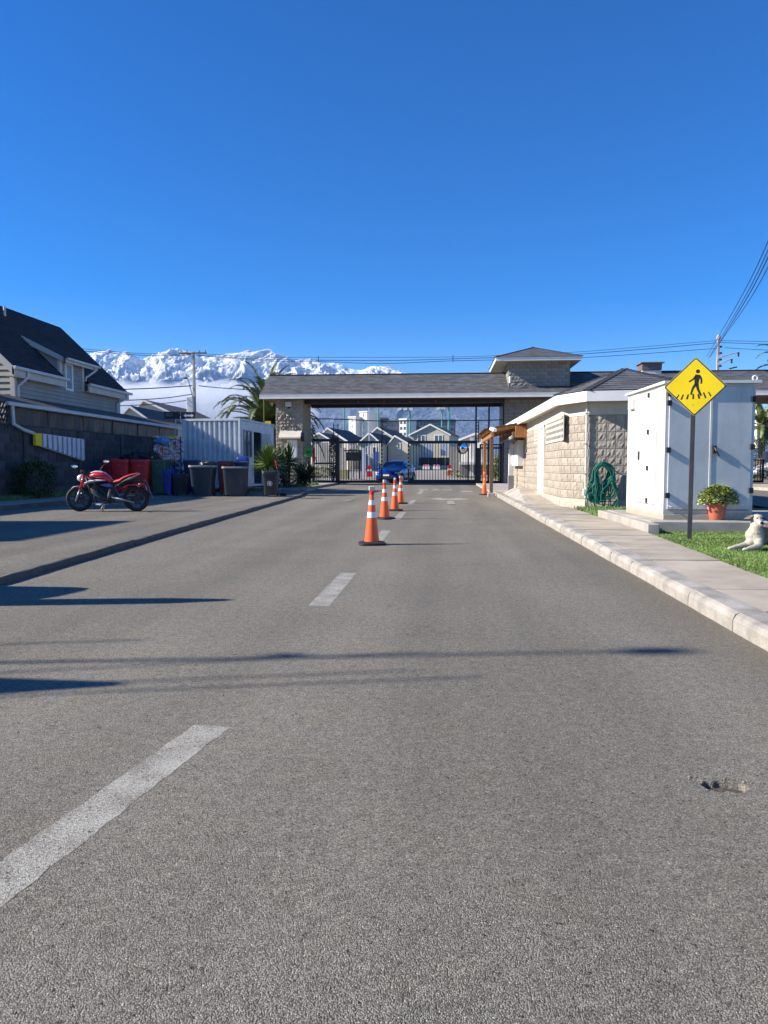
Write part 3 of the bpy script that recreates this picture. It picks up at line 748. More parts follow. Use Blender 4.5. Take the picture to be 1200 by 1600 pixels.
def meshset(m, w=.39, h=.19, d=.018, rough=.011, n=11, nm='block'): return (w, h, [split_mesh(nm, w, h, d, m, rough, i) for i in range(n)])

# ------------------------------------------------------------ guardhouse
gh = thing('guardhouse', 'low beige split-block guardhouse with white fascia and shingled hip roof beside the pavement', 'guardhouse', (3.3, 20, .1))
ZW = .1; EZ = 2.86
WX = 2.92; K0 = (WX, 31.0); K1 = (WX, 18.3); K2 = (3.37, 17.3); K3 = (5.4, 17.0); K4 = (6.6, 18.2)
gw = Wall(gh, meshset(M['block']))
dA0, dA1 = 31-onX(842, 700, WX).y, 31-onX(850.5, 700, WX).y
vA0, vA1 = 31-onX(853.5, 700, WX).y, 31-onX(880, 700, WX).y
vz0, vz1 = onX(880, 686, WX).z, onX(880, 648, WX).z
holes = [(dA0, dA1, .0, 2.3), (vA0, vA1, vz0-.02, vz1+.02)]
gw.run(K0, K1, .32, 2.28, .38, .196, holes, back=M['mortar'])
gw.run(K1, K2, .32, 2.28, .27, .196, off=.5, back=M['mortar'])
gw.run(K2, K3, .32, 2.28, .20, .196, off=.0, back=M['mortar'])
gw.finish(300)
b = MB()   # smooth plaster head band and plinth
def band(b, P, Q, z0, z1, o0, o1, inn=.12):
    P = Vector((*P, 0)); Q = Vector((*Q, 0)); d = (Q-P).normalized(); n = Vector((d.y, -d.x, 0))
    a, c = P+n*o0, Q+n*o0; a1, c1 = P+n*o1, Q+n*o1; e, g = P-n*inn, Q-n*inn
    b.add([(*a[:2], z0), (*c[:2], z0), (*c1[:2], z1), (*a1[:2], z1), (*e[:2], z0), (*g[:2], z0), (*g[:2], z1), (*e[:2], z1)],
          [(0,1,2,3),(3,2,6,7),(0,4,5,1),(0,3,7,4),(1,5,6,2)])
for P, Q in ((K0, K1), (K1, K2), (K2, K3)): band(b, P, Q, 2.282, 2.62, .016, .016)
b.build('head_band', M['plaster'], gh)
b = MB()
for P, Q in ((K0, K1), (K1, K2), (K2, K3)): band(b, P, Q, 0, .315, .09, .022)
b.build('plinth', M['mortar'], gh)
b = MB(); b.add([(WX, 31, .1), (6.6, 31, .1), (*K4, .1), (*K3, .1), (WX, 31, 2.62), (6.6, 31, 2.62), (*K4, 2.62), (*K3, 2.62)], [(0,1,5,4),(1,2,6,5),(2,3,7,6)])
b.build('rear_wall', M['plaster'], gh)
# fascia polygon (outer eave line) and roof
E0, E1, E2, E3, E4, E5 = (2.48, 31.6), (2.70, 17.95), (3.22, 16.85), (5.7, 16.6), (6.95, 17.8), (6.95, 31.6)
ev = [E0, E1, E2, E3, E4, E5]
zb, zt = 2.56, 2.79
b = MB()
for i in range(6):
    P, Q = Vector((*ev[i], 0)), Vector((*ev[(i+1) % 6], 0)); d = (Q-P).normalized(); n = Vector((d.y, -d.x, 0)); 
    a, c = P, Q; e, g = P-n*.05, Q-n*.05
    b.add([(*a[:2], zb), (*c[:2], zb), (*c[:2], zt), (*a[:2], zt), (*e[:2], zb), (*g[:2], zb), (*g[:2], zt), (*e[:2], zt)], [(0,1,2,3),(3,2,6,7),(0,4,5,1),(4,7,6,5)])
b.build('fascia', M['white'], gh, fixn=False)
b = MB(); b.add([(p[0], p[1], zb+.03) for p in ev], [(0,1,2,3,4,5)]); b.build('soffit', M['soffit'], gh)
rf = MB(); A1 = tuple(onY(972, 578.5, 20.4)); A2 = (A1[0], 28.2, A1[2])
Z = zt+.012
def ov(p): return (p[0], p[1], Z)
rf.courses(ov(E1), ov(E0), A2, A1, 11, .012, True); 
rf.courses(ov(E2), ov(E1), A1, A1, 11, .012, True); rf.courses(ov(E3), ov(E2), A1, A1, 11, .012, True)
rf.courses(ov(E4), ov(E3), A1, A1, 11, .012, True); rf.courses(ov(E5), ov(E4), A1, A2, 11, .012, True); rf.courses(ov(E0), ov(E5), A2, A2, 11, .012, True)
rf.build('roof', M['roofg'], gh)
for P, Q in ((E1, A1), (E2, A1), (E3, A1), (E4, A1)):   # hip caps, one shingle after the other
    a, c = Vector(ov(P)), Vector(Q); hb = MB(); n = int((c-a).length/.3)
    for i in range(n): hb.obox(a.lerp(c, i/n)+Vector((0,0,.012)), a.lerp(c, (i+1.15)/n)+Vector((0,0,.004)), .17, .02)
    hb.build('hip_cap', M['roofg'], gh)
# door (white, narrow), vent grilles, conduit
def onwall(u0, u1, z0, z1, o0, o1, name, m, par=gh, X=WX):
    b = MB(); b.box(X-o1, X-o0, 31-u1, 31-u0, z0, z1, .006); return b.build(name, m, par)
dr = onwall(dA0+.05, dA1-.05, .14, 2.22, -.02, .01, 'door', M['white'])
for u in (dA0, dA1-.05): onwall(u, u+.05, .12, 2.275, .0, .045, 'door_frame', M['white'])
onwall(dA0, dA1, 2.22, 2.275, .0, .044, 'door_head', M['white'])
b = MB(); b.tube([(WX-.02, 31-dA1+.18, 1.05), (WX-.08, 31-dA1+.18, 1.05), (WX-.08, 31-dA1+.3, 1.05)], .012); b.v = [(v[0]-3.3, v[1]-20, v[2]-.1) for v in b.v]; b.build('door_handle', M['steel'], dr, world=False)
def vent(u0, u1, z0, z1, cols, rows, name='vent_block'):
    b = MB(); X = WX; w = (u1-u0)/cols; h = (z1-z0)/rows; bar = .3
    for i in range(cols+1): b.box(X-.022, X-.005, 31-(u0+i*w)-w*.14, 31-(u0+i*w)+w*.14, z0, z1)
    for j in range(rows+1): b.box(X-.024, X-.005, 31-u1-.02, 31-u0+.02, z0+j*h-h*.22, z0+j*h+h*.22)
    b.build(name, M['plaster'], gh)
    b = MB(); b.box(X-.010, X+.0, 31-u1, 31-u0, z0, z1); b.build('vent_shade_sheet', M['signblack'], gh)  # black sheet puts the shade of the vent holes into colour
vent(vA0, vA1, vz0, vz1, 14, 4)
v2a, v2b = 31-onX(835, 700, WX).y, 31-onX(839.5, 700, WX).y
vent(v2a, v2b, onX(837, 693, WX).z, onX(837, 664, WX).z, 2, 5)
cw = thing('conduit', 'thin white conduit running down the block wall corner to a small junction box', 'conduit', (3.36, 17.25, .1))
b = MB(); cx, cy = 3.31, 17.30; b.tube([(cx, cy-.05, .35), (cx, cy-.05, 2.57)], .022); b.build('pipe', M['gutter'], cw)
b = MB(); b.box(cx-.06, cx+.04, cy-.12, cy-.03, .42, .56, .008); b.build('junction_box', M['white'], cw)
b = MB()
for z in (.9, 1.6, 2.3): b.box(cx-.035, cx+.035, cy-.08, cy-.01, z, z+.02)
b.build('clip', M['steel'], cw)
# meter cabinet + canopy of the gate booth
mc = thing('meter_cabinet', 'white louvred wall cabinet on the block wall beside the wooden canopy', 'cabinet', (2.7, 27, 1.1))
ya, yb = onX(797, 700, 2.72).y, onX(809, 700, 2.72).y
za, zb2 = onX(803, 728, 2.72).z, onX(803, 690, 2.72).z
b = MB(); b.box(2.70, WX, yb, ya, za, zb2, .01); b.build('box', M['white'], mc)
b = MB(); b.box(2.67, 2.70, yb+.06, (ya+yb)/2-.03, za+.08, zb2-.08, .006); b.box(2.67, 2.70, (ya+yb)/2+.03, ya-.06, za+.08, zb2-.08, .006); b.build('door', M['white'], mc)
cn = thing('wooden_canopy', 'orange stained timber canopy on two posts at the pedestrian gate', 'canopy', (2.3, 33.5, .1))
def post(px, Y, w, m, ztop):
    p = onY(px, 771, Y); b = MB(); b.box(p.x-w/2, p.x+w/2, Y-w/2, Y+w/2, -.05, ztop, .008); b.build('post', m, cn); return p.x
zc = 2.12
X1 = post(757, 31.4, .14, M['wood'], zc); X2 = post(767.5, 26.2, .12, M['woodb'], zc)
b = MB(); b.box(X2-.13, X2+.13, 26.05, 26.35, -.02, .14, .02); b.build('footing', M['concrete'], cn)
for i, (Xa, m) in enumerate(((X1-.05, M['wood']), (2.45, M['woodb']))):
    b = MB(); b.box(Xa-.05, Xa+.05, 25.8, 31.8, zc, zc+.18, .006); b.build('beam', m, cn)
for Yr in (26.0, 27.0, 28.0, 29.0, 30.0, 31.0, 31.7):
    b = MB(); b.obox((X1-.25, Yr, zc+.20), (WX, Yr, zc+.44), .06, .12); b.build('rafter', M['wood'], cn)
b = MB(); b.courses((X1-.35, 25.9, zc+.28), (X1-.35, 32.0, zc+.28), (WX+.02, 32.0, zc+.55), (WX+.02, 25.9, zc+.55), 7, .02, True); b.build('roof_boards', M['woodb'], cn)
b = MB(); b.box(2.50, WX, 25.75, 25.82, 2.1, 2.5, .005); b.build('gable_board', M['wood'], cn)
fl = thing('floodlight', 'small white floodlight under the end of the wooden canopy', 'floodlight', (X1, 25.8, 2.4))
b = MB(); b.obox((X1-.1, 25.75, 2.42), (X1+.02, 25.55, 2.34), .14, .1); b.build('head', M['white'], fl); b = MB(); b.tube([(X1, 25.9, 2.3), (X1-.04, 25.7, 2.38)], .015); b.build('bracket', M['dark'], fl)
fl2 = thing('camera', 'pale bullet camera fixed under the wooden canopy', 'camera', (2.4, 25.7, 2.1))
b = MB(); b.tube([(2.28, 25.6, 2.06), (2.40, 25.95, 2.12)], .045, 10); b.build('housing', M['white'], fl2); b = MB(); b.tube([(2.39, 25.9, 2.12), (2.45, 26.0, 2.26)], .015); b.build('arm', M['white'], fl2)
ip = thing('intercom_post', 'white intercom pedestal with black base beside the guardhouse wall', 'pedestal', (2.6, 28.4, .1))
b = MB(); b.box(2.56, 2.74, 28.9, 29.1, .72, 1.75, .01); b.build('panel', M['greybox'], ip); b = MB(); b.box(2.54, 2.77, 28.88, 29.12, .1, .72, .01); b.build('base', M['grey'], ip)
cb = thing('wooden_box', 'brown wooden noticeboard fixed beneath the canopy', 'box', (2.75, 27.9, 1.4))
b = MB(); b.box(2.66, 2.9, 27.9, 28.0, 1.4, 1.95, .006); b.build('panel', M['wood'], cb); b = MB(); b.box(2.62, 2.91, 27.88, 28.02, 1.95, 2.0); b.build('cap', M['woodb'], cb)
# concrete ramp on the pavement
ra = thing('ramp', 'concrete wedge ramp on the pavement in front of the white door', 'ramp', (2.5, 21, .12))
y0r, y1r = gp(855, 789, .12).y, 25.2
b = MB(); b.add([(2.3, y0r, .121), (2.82, y0r, .121), (2.82, y1r, .121), (2.3, y1r, .121), (2.45, y1r-1.2, .36), (2.82, y1r-1.2, .36), (2.82, y1r, .36), (2.45, y1r, .36)],
     [(0,1,5,4),(4,5,6,7),(0,4,7,3),(3,7,6,2),(1,2,6,5)]); b.build('slope', M['slab'], ra)
b = MB(); b.add([(2.12, y0r+.6, .121), (2.3, y0r, .121), (2.45, y1r-1.2, .36), (2.45, y1r, .36), (2.12, y1r+1.2, .121)], [(0,1,2),(0,2,3),(0,3,4)]); b.build('flare', M['concrete'], ra)

# ------------------------------------------------------------ gate portal: long roof, pillar, tower, right wing
pt = thing('gate_portal', 'long shingled roof spanning the entrance over the black sliding gates', 'gatehouse', (-5, 43.5, 0))
XL, XR = -10.65, 27.; YE, YR, YB = 41.5, 44.5, 47.6
zE = onY(600, 616, YE).z; zF = onY(600, 623, YE).z; zR = onY(600, 587.3, YR).z
b = MB()
xl2 = 4.0
b.courses((XL, YE, zE), (XR, YE, zE), (XR, YR, zR), (XL-.1, YR, zR), 13, .014)
b.courses((XL, YB, zE), (XR, YB, zE), (XR, YR, zR), (XL-.1, YR, zR), 13, .014, True)
b.build('roof', M['roofg'], pt)
b = MB(); b.box(XL, XR, YE-.03, YE+.02, zF, zE-.004); b.build('fascia', M['gutter'], pt)
b = MB(); b.box(XL, XR, YE-.06, YE-.03, zF, zF+.07); b.build('drip_edge', M['white'], pt)
b = MB(); b.add([(XL-.03, YE, zF), (XL-.03, YE, zE), (XL-.13, YR, zR), (XL-.03, YB, zE), (XL-.03, YB, zF), (XL-.1, YR, zR-.3)], [(0,1,2,5),(5,2,3,4)]); b.build('barge_board', M['trim'], pt)
b = MB(); b.box(XL+.05, XR, YE+.02, YB, zF+.02, zF+.06); b.build('ceiling', M['woodb'], pt)
zbm = onY(600, 631.5, 42.6).z
b = MB(); b.box(-8.2, 3.5, 42.5, 42.75, zbm, zF+.02); b.build('beam', M['dark'], pt)
b = MB(); b.box(-8.2, 3.5, 44.7, 44.95, zbm-.05, zF+.02); b.build('beam', M['dark'], pt)
b = MB(); b.tube([(XL-.1, YR, zR+.03), (XR, YR, zR+.03)], .05, 6); b.build('ridge_cap', M['roofg'], pt)
for i in range(4):
    p = onY(560+i*40 if i < 2 else 560+i*40, 628, 42.45); b = MB(); b.lathe((p.x, 42.46, zbm+.1), [(0, -.03), (.05, -.03), (.05, .03)], 10, 'y'); b.build('spotlight', M['rust'], pt)
# right wing wall under the roof (dark grey block) and right portal pillar
w = Wall(pt, meshset(M['blockg']))
w.run((3.5, 42.9), (15.0, 42.9), .1, zF, .40, .20, back=M['mortard'], bt=.3)
w.finish(220)
b = MB(); b.box(3.42, 3.5, 42.86, 45.5, .1, zF+.02); b.build('end_post', M['black'], pt)
b = MB(); b.box(15.0, 15.2, 42.9, 46.5, .1, zF); b.build('return_wall', M['blockg'], pt)
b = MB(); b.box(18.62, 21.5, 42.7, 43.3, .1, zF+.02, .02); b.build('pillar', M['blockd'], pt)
# left pillar
pl = thing('gate_pillar', 'beige block pillar with rough projecting stones and a shuttered panel left of the gate', 'pillar', (-9.1, 42.3, .1))
px0, px1 = onY(432, 700, 42.3).x, onY(474, 700, 42.3).x
w = Wall(pl, meshset(M['block'], d=.02, rough=.02))
w.run((px0, 42.3), (px1, 42.3), .12, zF+.02, .41, .2, holes=[(.12, 1.12, 2.62, 4.2)], back=M['mortar'], bt=.3)
w.run((px1, 42.3), (px1, 44.8), .12, zF+.02, .41, .2, back=M['mortar'], bt=.3)
w.finish(300)
w2 = Wall(pl, meshset(M['block'], d=.07, rough=.10, nm='block'))
for r in range(8):
    z = 2.64+r*.195; n = [2, 3, 2, 3, 3, 2, 3, 2][r]; 
    for i in range(n):
        w2.items.append((Vector((px0+.32+i*.34+(.12 if r % 2 else 0), 42.3, z)), 0, .3, .18))
w2.finish(60)
b = MB(); b.box(px0+.1, px0+1.12, 42.31, 42.34, 2.6, 4.22); b.build('stone_bed', M['mortar'], pl)
aw = thing('shutter_hood', 'small white sloping hood over the shuttered panel on the beige pillar', 'hood', (-9.3, 42, 3))
z1_, z0_ = onY(450, 672, 42.0).z, onY(450, 684, 41.8).z
xa, xb = onY(437, 680, 42).x, onY(471, 680, 42).x
b = MB(); b.prism([(42.28, z1_), (41.78, z0_+.02), (41.78, z0_-.05), (42.28, z0_-.05)], xa, xb, 'x'); b.build('hood', M['plaster'], aw, fixn=True)
b = MB(); b.box(xb, xb+.18, 41.9, 42.28, z0_-.22, z0_+.3, .02); b.build('end_box', M['black'], aw)
sh = thing('white_shutter', 'white louvred shutter panel on the beige pillar under the hood', 'shutter', (-9, 42.2, 1.5))
xa, xb = onY(449, 700, 42.2).x, onY(465, 700, 42.2).x; z0_, z1_ = onY(455, 716, 42.2).z, onY(455, 687, 42.2).z
b = MB(); b.box(xa, xb, 42.2, 42.27, z0_, z1_, .01); b.build('frame', M['white'], sh)
for i in range(9):
    z = z0_+.06+(z1_-z0_-.1)*i/9; b = MB(); b.box(xa+.05, xb-.05, 42.17, 42.2, z, z+(z1_-z0_-.1)/9-.025); b.build('louvre', M['white'], sh)
fb = thing('floodlight', 'small white floodlight box high on the beige gate pillar', 'floodlight', (onY(452, 633, 42.1).x, 42.1, 4.6))
q = onY(452, 633, 42.1); b = MB(); b.box(q.x-.17, q.x+.17, 42.0, 42.2, q.z-.12, q.z+.15, .01); b.build('housing', M['greybox'], fb); b = MB(); b.box(q.x-.04, q.x+.04, 42.15, 42.3, q.z-.22, q.z-.1); b.build('bracket', M['dark'], fb)
gb = thing('green_box', 'green letter box on the edge of the gate pillar', 'letter box', (-8.2, 42.4, 2))
q0, q1 = onY(477, 714, 42.2), onY(488, 698.5, 42.2); b = MB(); b.box(q0.x, q1.x, 42.1, 42.35, q0.z, q1.z, .03); M['gbx'] = mat('green_box_paint', (.03, .26, .05), .4, .1, 4); b.build('box', M['gbx'], gb)
b = MB(); b.box(q0.x+.1, q1.x-.06, 42.085, 42.1, q0.z+.25, q0.z+.31); b.build('slot', M['black'], gb)
rb_ = thing('red_box', 'narrow red extinguisher box behind the green letter box', 'box', (-7.9, 43, 1.5))
q0, q1 = onY(488.5, 722, 43.2), onY(492.5, 700, 43.2); b = MB(); b.box(q0.x, q1.x, 43.1, 43.3, q0.z, q1.z, .02); b.build('box', M['redp'], rb_); b = MB(); b.box(q0.x+.04, q1.x-.04, 43.08, 43.1, q0.z+.5, q0.z+.7); b.build('window', M['glass'], rb_)
# block tower on the portal
tw = thing('block_tower', 'square grey block tower with a hipped shingle roof above the gate', 'tower', (5.4, 44.3, 5))
tx0, tx1, ty0, ty1 = onY(793, 600, 42.4).x, onY(888, 600, 42.4).x, 42.4, 46.2
tz0 = zF-.02; tz1 = onY(840, 566, 42.4).z
w = Wall(tw, meshset(M['blockg'], d=.018, rough=.02)); 
w.run((tx0, ty0), (tx1, ty0), tz0+.3, tz1, .40, .2, back=M['mortard'], bt=.2)
w.run((tx0, ty1), (tx0, ty0), tz0+.3, tz1, .40, .2, back=M['mortard'], bt=.2)
w.finish(240)
b = MB(); b.box(tx0+.1, tx1-.1, ty0+.2, ty1, tz0+.3, tz1); b.build('wall_core', M['blockg'], tw)
ex0, ex1 = onY(772.5, 565, 41.7).x, onY(906, 565, 41.7).x; ey0, ey1 = 41.7, 46.9
ezb, ezt = onY(840, 565, 41.7).z, onY(840, 559.5, 41.7).z; ap = ((ex0+ex1)/2, 44.3, onY(838, 545.5, 44.3).z)
b = MB()
b.box(ex0, ex1, ey0, ey0+.05, ezb, ezt); b.box(ex0, ex0+.05, ey0+.05, ey1, ezb, ezt); b.box(ex1-.05, ex1, ey0+.05, ey1, ezb, ezt); b.box(ex0, ex1, ey1, ey1+.05, ezb, ezt)
b.build('fascia', M['white'], tw)
b = MB(); b.box(ex0+.05, ex1-.05, ey0+.05, ey1, ezb+.02, ezb+.05); b.build('soffit', M['soffit'], tw)
b = MB(); e = .04; cs = [(ex0-e, ey0-e, ezt+.004), (ex1+e, ey0-e, ezt+.004), (ex1+e, ey1+e, ezt+.004), (ex0-e, ey1+e, ezt+.004)]
for i in range(4): b.courses(cs[i], cs[(i+1) % 4], ap, ap, 9, .012)
b.build('roof', M['roofg'], tw)
for i in range(4):
    hb = MB(); a, c = Vector(cs[i]), Vector(ap)
    for k in range(9): hb.obox(a.lerp(c, k/9)+Vector((0,0,.02)), a.lerp(c, (k+1.1)/9)+Vector((0,0,.012)), .16, .02)
    hb.build('hip_cap', M['roofg'], tw)
an = thing('antenna', 'short white antenna with a dark mast on the portal roof beside the tower', 'antenna', onY(795, 612, 42.0))
q = onY(795, 612, 42.0); b = MB(); b.tube([q+Vector((0,0,-.1)), q+Vector((0,0,.45))], .025); b.build('mast', M['dark'], an); b = MB(); b.lathe(q+Vector((0,0,.45)), [(0,.0),(.06,.0),(.075,.3),(.05,.36),(0,.36)], 10); b.build('head', M['white'], an)
# chimney behind the guardhouse roof
ch = thing('chimney', 'white rendered chimney with brown slatted cap on the long roof', 'chimney', onY(1015, 590, 44.5))
c0, c1 = onY(999.5, 590, 44.2), onY(1029, 590, 44.2); zt_ = onY(1015, 568.5, 44.2).z; zm = onY(1015, 581, 44.2).z
b = MB(); b.box(c0.x, c1.x, 44.2, 45.3, 5.6, zm+.02); b.build('stack', M['greybox'], ch)
M['slat'] = mat('brown_slats', (.20, .155, .135), .6, .1, 4); 
for i in range(4):
    b = MB(); z = zm+.06+(zt_-zm-.12)*i/4; b.box(c0.x-.02, c1.x+.02, 44.17, 45.3, z, z+.10); b.build('slat', M['slat'], ch)
b = MB(); b.box(c0.x+.08, c1.x-.08, 44.3, 45.2, zm+.02, zt_-.02); b.build('flue', M['black'], ch)
b = MB(); b.box(c0.x-.12, c1.x+.14, 44.05, 45.4, zt_-.04, zt_+.02); b.build('cap', M['slat'], ch)

# ------------------------------------------------------------ gates
YG = 43.6; gt = onY(600, 689, YG).z; gt2 = gt-.17
def gate(name, label, pxa, pxb, zt, top, bars, Y=YG, z0=.09, mid=None, group='black steel gates', rail=.14):
    xa, xb = onY(pxa, 700, Y).x, onY(pxb, 700, Y).x
    g = thing(name, label, 'gate', ((xa+xb)/2, Y, 0), 0, group)
    b = MB(); b.box(xa, xb, Y-.05, Y+.05, zt-top, zt, .006); b.build('top_rail', M['black'], g)
    b = MB(); b.box(xa, xb, Y-.05, Y+.05, z0, z0+rail, .006); b.build('bottom_rail', M['black'], g)
    if mid: b = MB(); b.box(xa, xb, Y-.03, Y+.03, mid-.05, mid+.05); b.build('middle_rail', M['black'], g)
    for x in (xa+.04, xb-.04):
        b = MB(); b.box(x-.045, x+.045, Y-.052, Y+.052, z0, zt); b.build('stile', M['black'], g)
    me = None; n = max(2, round((xb-xa)/bars))
    for i in range(1, n):
        x = xa+(xb-xa)*i/n
        if me is None:
            b = MB(); b.box(-.018, .018, -.018, .018, z0+.1, zt-.02); o = b.build('bar', M['black'], g, world=False); me = o.data
        else:
            o = bpy.data.objects.new('bar', me); C.objects.link(o); setparent(o, g)
        o.location = (x-g.location.x, 0, 0)
    return g
g1 = gate('fixed_gate_panel', 'short fixed black railing panel between the beige pillar and the sliding gate', 488.5, 528, onY(500, 686, YG).z, .17, .135, mid=onY(500, 724, YG).z)
g2 = gate('sliding_gate', 'left black sliding gate leaf, partly in front of the blue car', 529, 597.5, gt, .15, .155, Y=YG+.12)
g3 = gate('sliding_gate', 'right black sliding gate leaf behind the round convex mirror', 637.5, 745, gt, .17, .165, Y=YG+.12, rail=.20)
g4 = gate('pedestrian_gate', 'narrow black pedestrian gate behind the wooden canopy posts', 749, 783, onY(766, 694, YG).z, .07, .165, mid=onY(766, 691, YG).z-.35)
def gpost(px, top, w, label, m='black', Y=YG):
    q = onY(px, 757, Y); p = thing('gate_post', label, 'post', (q.x, Y, 0), 0, 'gate posts'); zt = onY(px, top, Y).z
    b = MB(); b.box(q.x-w/2, q.x+w/2, Y-w/2, Y+w/2, 0, zt, .006); b.build('shaft', M[m], p)
    return q.x, zt, p
def insul(par, x, z0, z1, n, Y, side=1):
    for i in range(n):
        z = z0+(z1-z0)*i/(n-1); b = MB(); b.tube([(x, Y, z), (x+side*.14, Y, z)], .022, 6); b.build('insulator', M['dark'], par)
x_, z_, p_ = gpost(528, 684, .2, 'thick black gate post left of the sliding gate leaf', Y=YG-.2)
efx = thing('electric_fence_post', 'black ladder-like electric fence mast on the left gate', 'fence post', (onY(524, 690, YG).x, YG, 2.7), 0, 'electric fence masts')
for px in (521.5, 528.5):
    q = onY(px, 687, YG); b = MB(); b.tube([q, onY(px, 662, YG)], .026, 6); b.build('upright', M['black'], efx)
for i in range(6):
    a, c = onY(521.5, 665+i*4, YG), onY(528.5, 665+i*4, YG); b = MB(); b.tube([a, c], .014, 5); b.build('rung', M['black'], efx)
for px, tp, lb in ((489.5, 664, 'electric fence mast with stubby insulators against the beige pillar'), (597, 658, 'electric fence mast at the inner end of the left sliding leaf'), (747, 659, 'electric fence mast above the post between sliding and pedestrian gates')):
    q = onY(px, 690, YG); ef = thing('electric_fence_post', lb, 'fence post', (q.x, YG, 2.6), 0, 'electric fence masts'); zt = onY(px, tp, YG).z
    b = MB(); b.tube([(q.x, YG, 2.5), (q.x, YG, zt)], .028, 6); b.build('upright', M['black'], ef); insul(ef, q.x, 2.75, zt-.05, 6, YG, 1 if px < 600 else -1)
for px, tp, lb, w in ((743, 631, 'tall slim black mast rising from the gate to the roof, left of the other', .1), (763, 631, 'tall slim black mast rising behind the wooden canopy to the roof', .1), (748, 700, 'thick black post between the sliding gate and the pedestrian gate', .24)):
    gpost(px, tp, w, lb, Y=YG-.25)
for px, y0, lb in ((597, 733, 'yellow and black striped strip on the left gate leaf edge'), (638, 735, 'yellow and black striped strip on the right gate leaf edge')):
    q = onY(px, 700, YG+.05); st = thing('warning_strip', lb, 'warning strip', (q.x, YG+.05, .8), 0, 'striped gate edges')
    za, zb3 = onY(px, y0, YG).z, onY(px, 696, YG).z; n = 13
    for i in range(n):
        b = MB(); z = za+(zb3-za)*i/n; b.obox((q.x, YG+.03, z), (q.x, YG+.03, z+(zb3-za)/n), .07, .03, up=(0, 1, 0)); b.build('band', M['yellow'] if i % 2 else M['black'], st)
gc = MB(); a, c = onY(487, 655, YG), onY(783, 656, YG); gc.tube([a.lerp(c, i/12)+Vector((0, 0, -.10*math.sin(math.pi*i/12)+.03*math.sin(i))) for i in range(13)], .03, 5)
single(gc, 'cable', M['wire'], 'thick dark cable stretched across the gate opening under the roof', 'cable', org=a)
mr_ = thing('convex_mirror', 'round convex traffic mirror with red back on a pole by the right gate leaf', 'mirror', onY(723, 757, 42.8))
q = onY(722, 700, 42.8); b = MB(); b.tube([(q.x+.35, 43.2, .1), (q.x+.35, 43.2, q.z)], .035); b.build('pole', M['black'], mr_)
b = MB(); rr = .33; rot = Matrix.Rotation(R(-32), 3, 'Z')
pr = [(0, -.13)]+[(rr*math.sin(t), -.13+.17*(1-math.cos(t))) for t in [R(12*k) for k in range(1, 8)]]
bb = MB(); bb.lathe((0, 0, 0), [(rr*k/6, -.10+.10*(k/6)**2) for k in range(7)], 24, 'y'); bb.v = [tuple(rot @ Vector(v)+q) for v in bb.v]; autosmooth(bb.build('glass', M['mirror'], mr_))
bb = MB(); bb.lathe((0, 0, 0), [(rr, -.02), (rr+.035, -.0), (rr+.03, .06), (rr*.5, .14), (0, .15)], 24, 'y'); bb.v = [tuple(rot @ Vector(v)+q) for v in bb.v]; M['redbk'] = mat('red_brown_shell', (.22, .03, .03), .5, .1, 4); autosmooth(bb.build('shell', M['redbk'], mr_))
b = MB(); b.tube([(q.x, q.y+.1, q.z), (q.x+.35, 43.2, q.z)], .02); b.build('arm', M['black'], mr_)

# ------------------------------------------------------------ block wall and lean-to on the left
XW = -13.0
wl_ = thing('block_wall', 'long grey concrete block wall with piers along the left side, coloured dark for its shade', 'wall', (XW, 25, .1))
wz = onX(31, 665, XW).z
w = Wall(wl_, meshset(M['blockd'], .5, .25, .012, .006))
w.run((XW, 12.5), (XW, 37.5), .12, wz, .52, .262, back=M['mortard'], bt=.14)
w.items = [it for it in w.items]
w.finish(300)
for i, yy in enumerate((18.2, 21.6, 25.0, 28.4, 31.8, 35.2)):
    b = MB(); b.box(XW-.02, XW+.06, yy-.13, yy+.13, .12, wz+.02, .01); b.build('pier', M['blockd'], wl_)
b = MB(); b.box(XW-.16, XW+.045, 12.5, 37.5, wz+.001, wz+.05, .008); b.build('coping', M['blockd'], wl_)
ln = thing('lean_to', 'lean-to with shingle roof, pale gutter and translucent side panels above the block wall', 'lean-to', (XW-1, 28, 2.5))
zg = 2.98
YL0, YL1 = onX(12, 650, XW).y, onX(281, 670, XW).y
b = MB(); b.courses((XW+.12, YL0, zg+.03), (XW+.12, YL1, zg+.03), (XW-1.75, YL1, zg+.52), (XW-1.75, YL0, zg+.52), 10, .01, True); b.build('roof', M['roofh'], ln)
b = MB(); b.box(XW+.06, XW+.20, YL0-.1, YL1+.05, zg-.09, zg+.03, .02); b.build('gutter', M['gutter'], ln)
M['poly'] = mat('translucent_sheet', (.085, .072, .055), .35, .35, 1.6, spec=.5, col2=(.035, .03, .026), stretch=(1, 1, .25))
yy = YL0+.1; k = 0
while yy < YL1-.3:
    y2_ = min(yy+2.35, YL1-.1); b = MB(); n = 10   # sheet buckles a little
    for i in range(n):
        a, c = yy+(y2_-yy-.05)*i/n, yy+(y2_-yy-.05)*(i+1)/n; f1 = .03*math.sin(i*1.3+k), ; 
        xa_ = XW-.05+.03*math.sin(i*1.3+k*2); xc_ = XW-.05+.03*math.sin((i+1)*1.3+k*2)
        b.quad((xa_, a, wz+.05), (xc_, c, wz+.05), (XW-.05, c, zg-.05), (XW-.05, a, zg-.05))
    b.build('panel', M['poly'], ln); b = MB(); b.box(XW-.08, XW-.02, y2_-.05, y2_, wz+.05, zg-.05); b.build('stud', M['woodb'], ln)
    yy = y2_; k += 1
def pipe(par, pts, r, m, name='downpipe'):
    b = MB(); b.tube(pts, r, 8); return autosmooth(b.build(name, m, par))
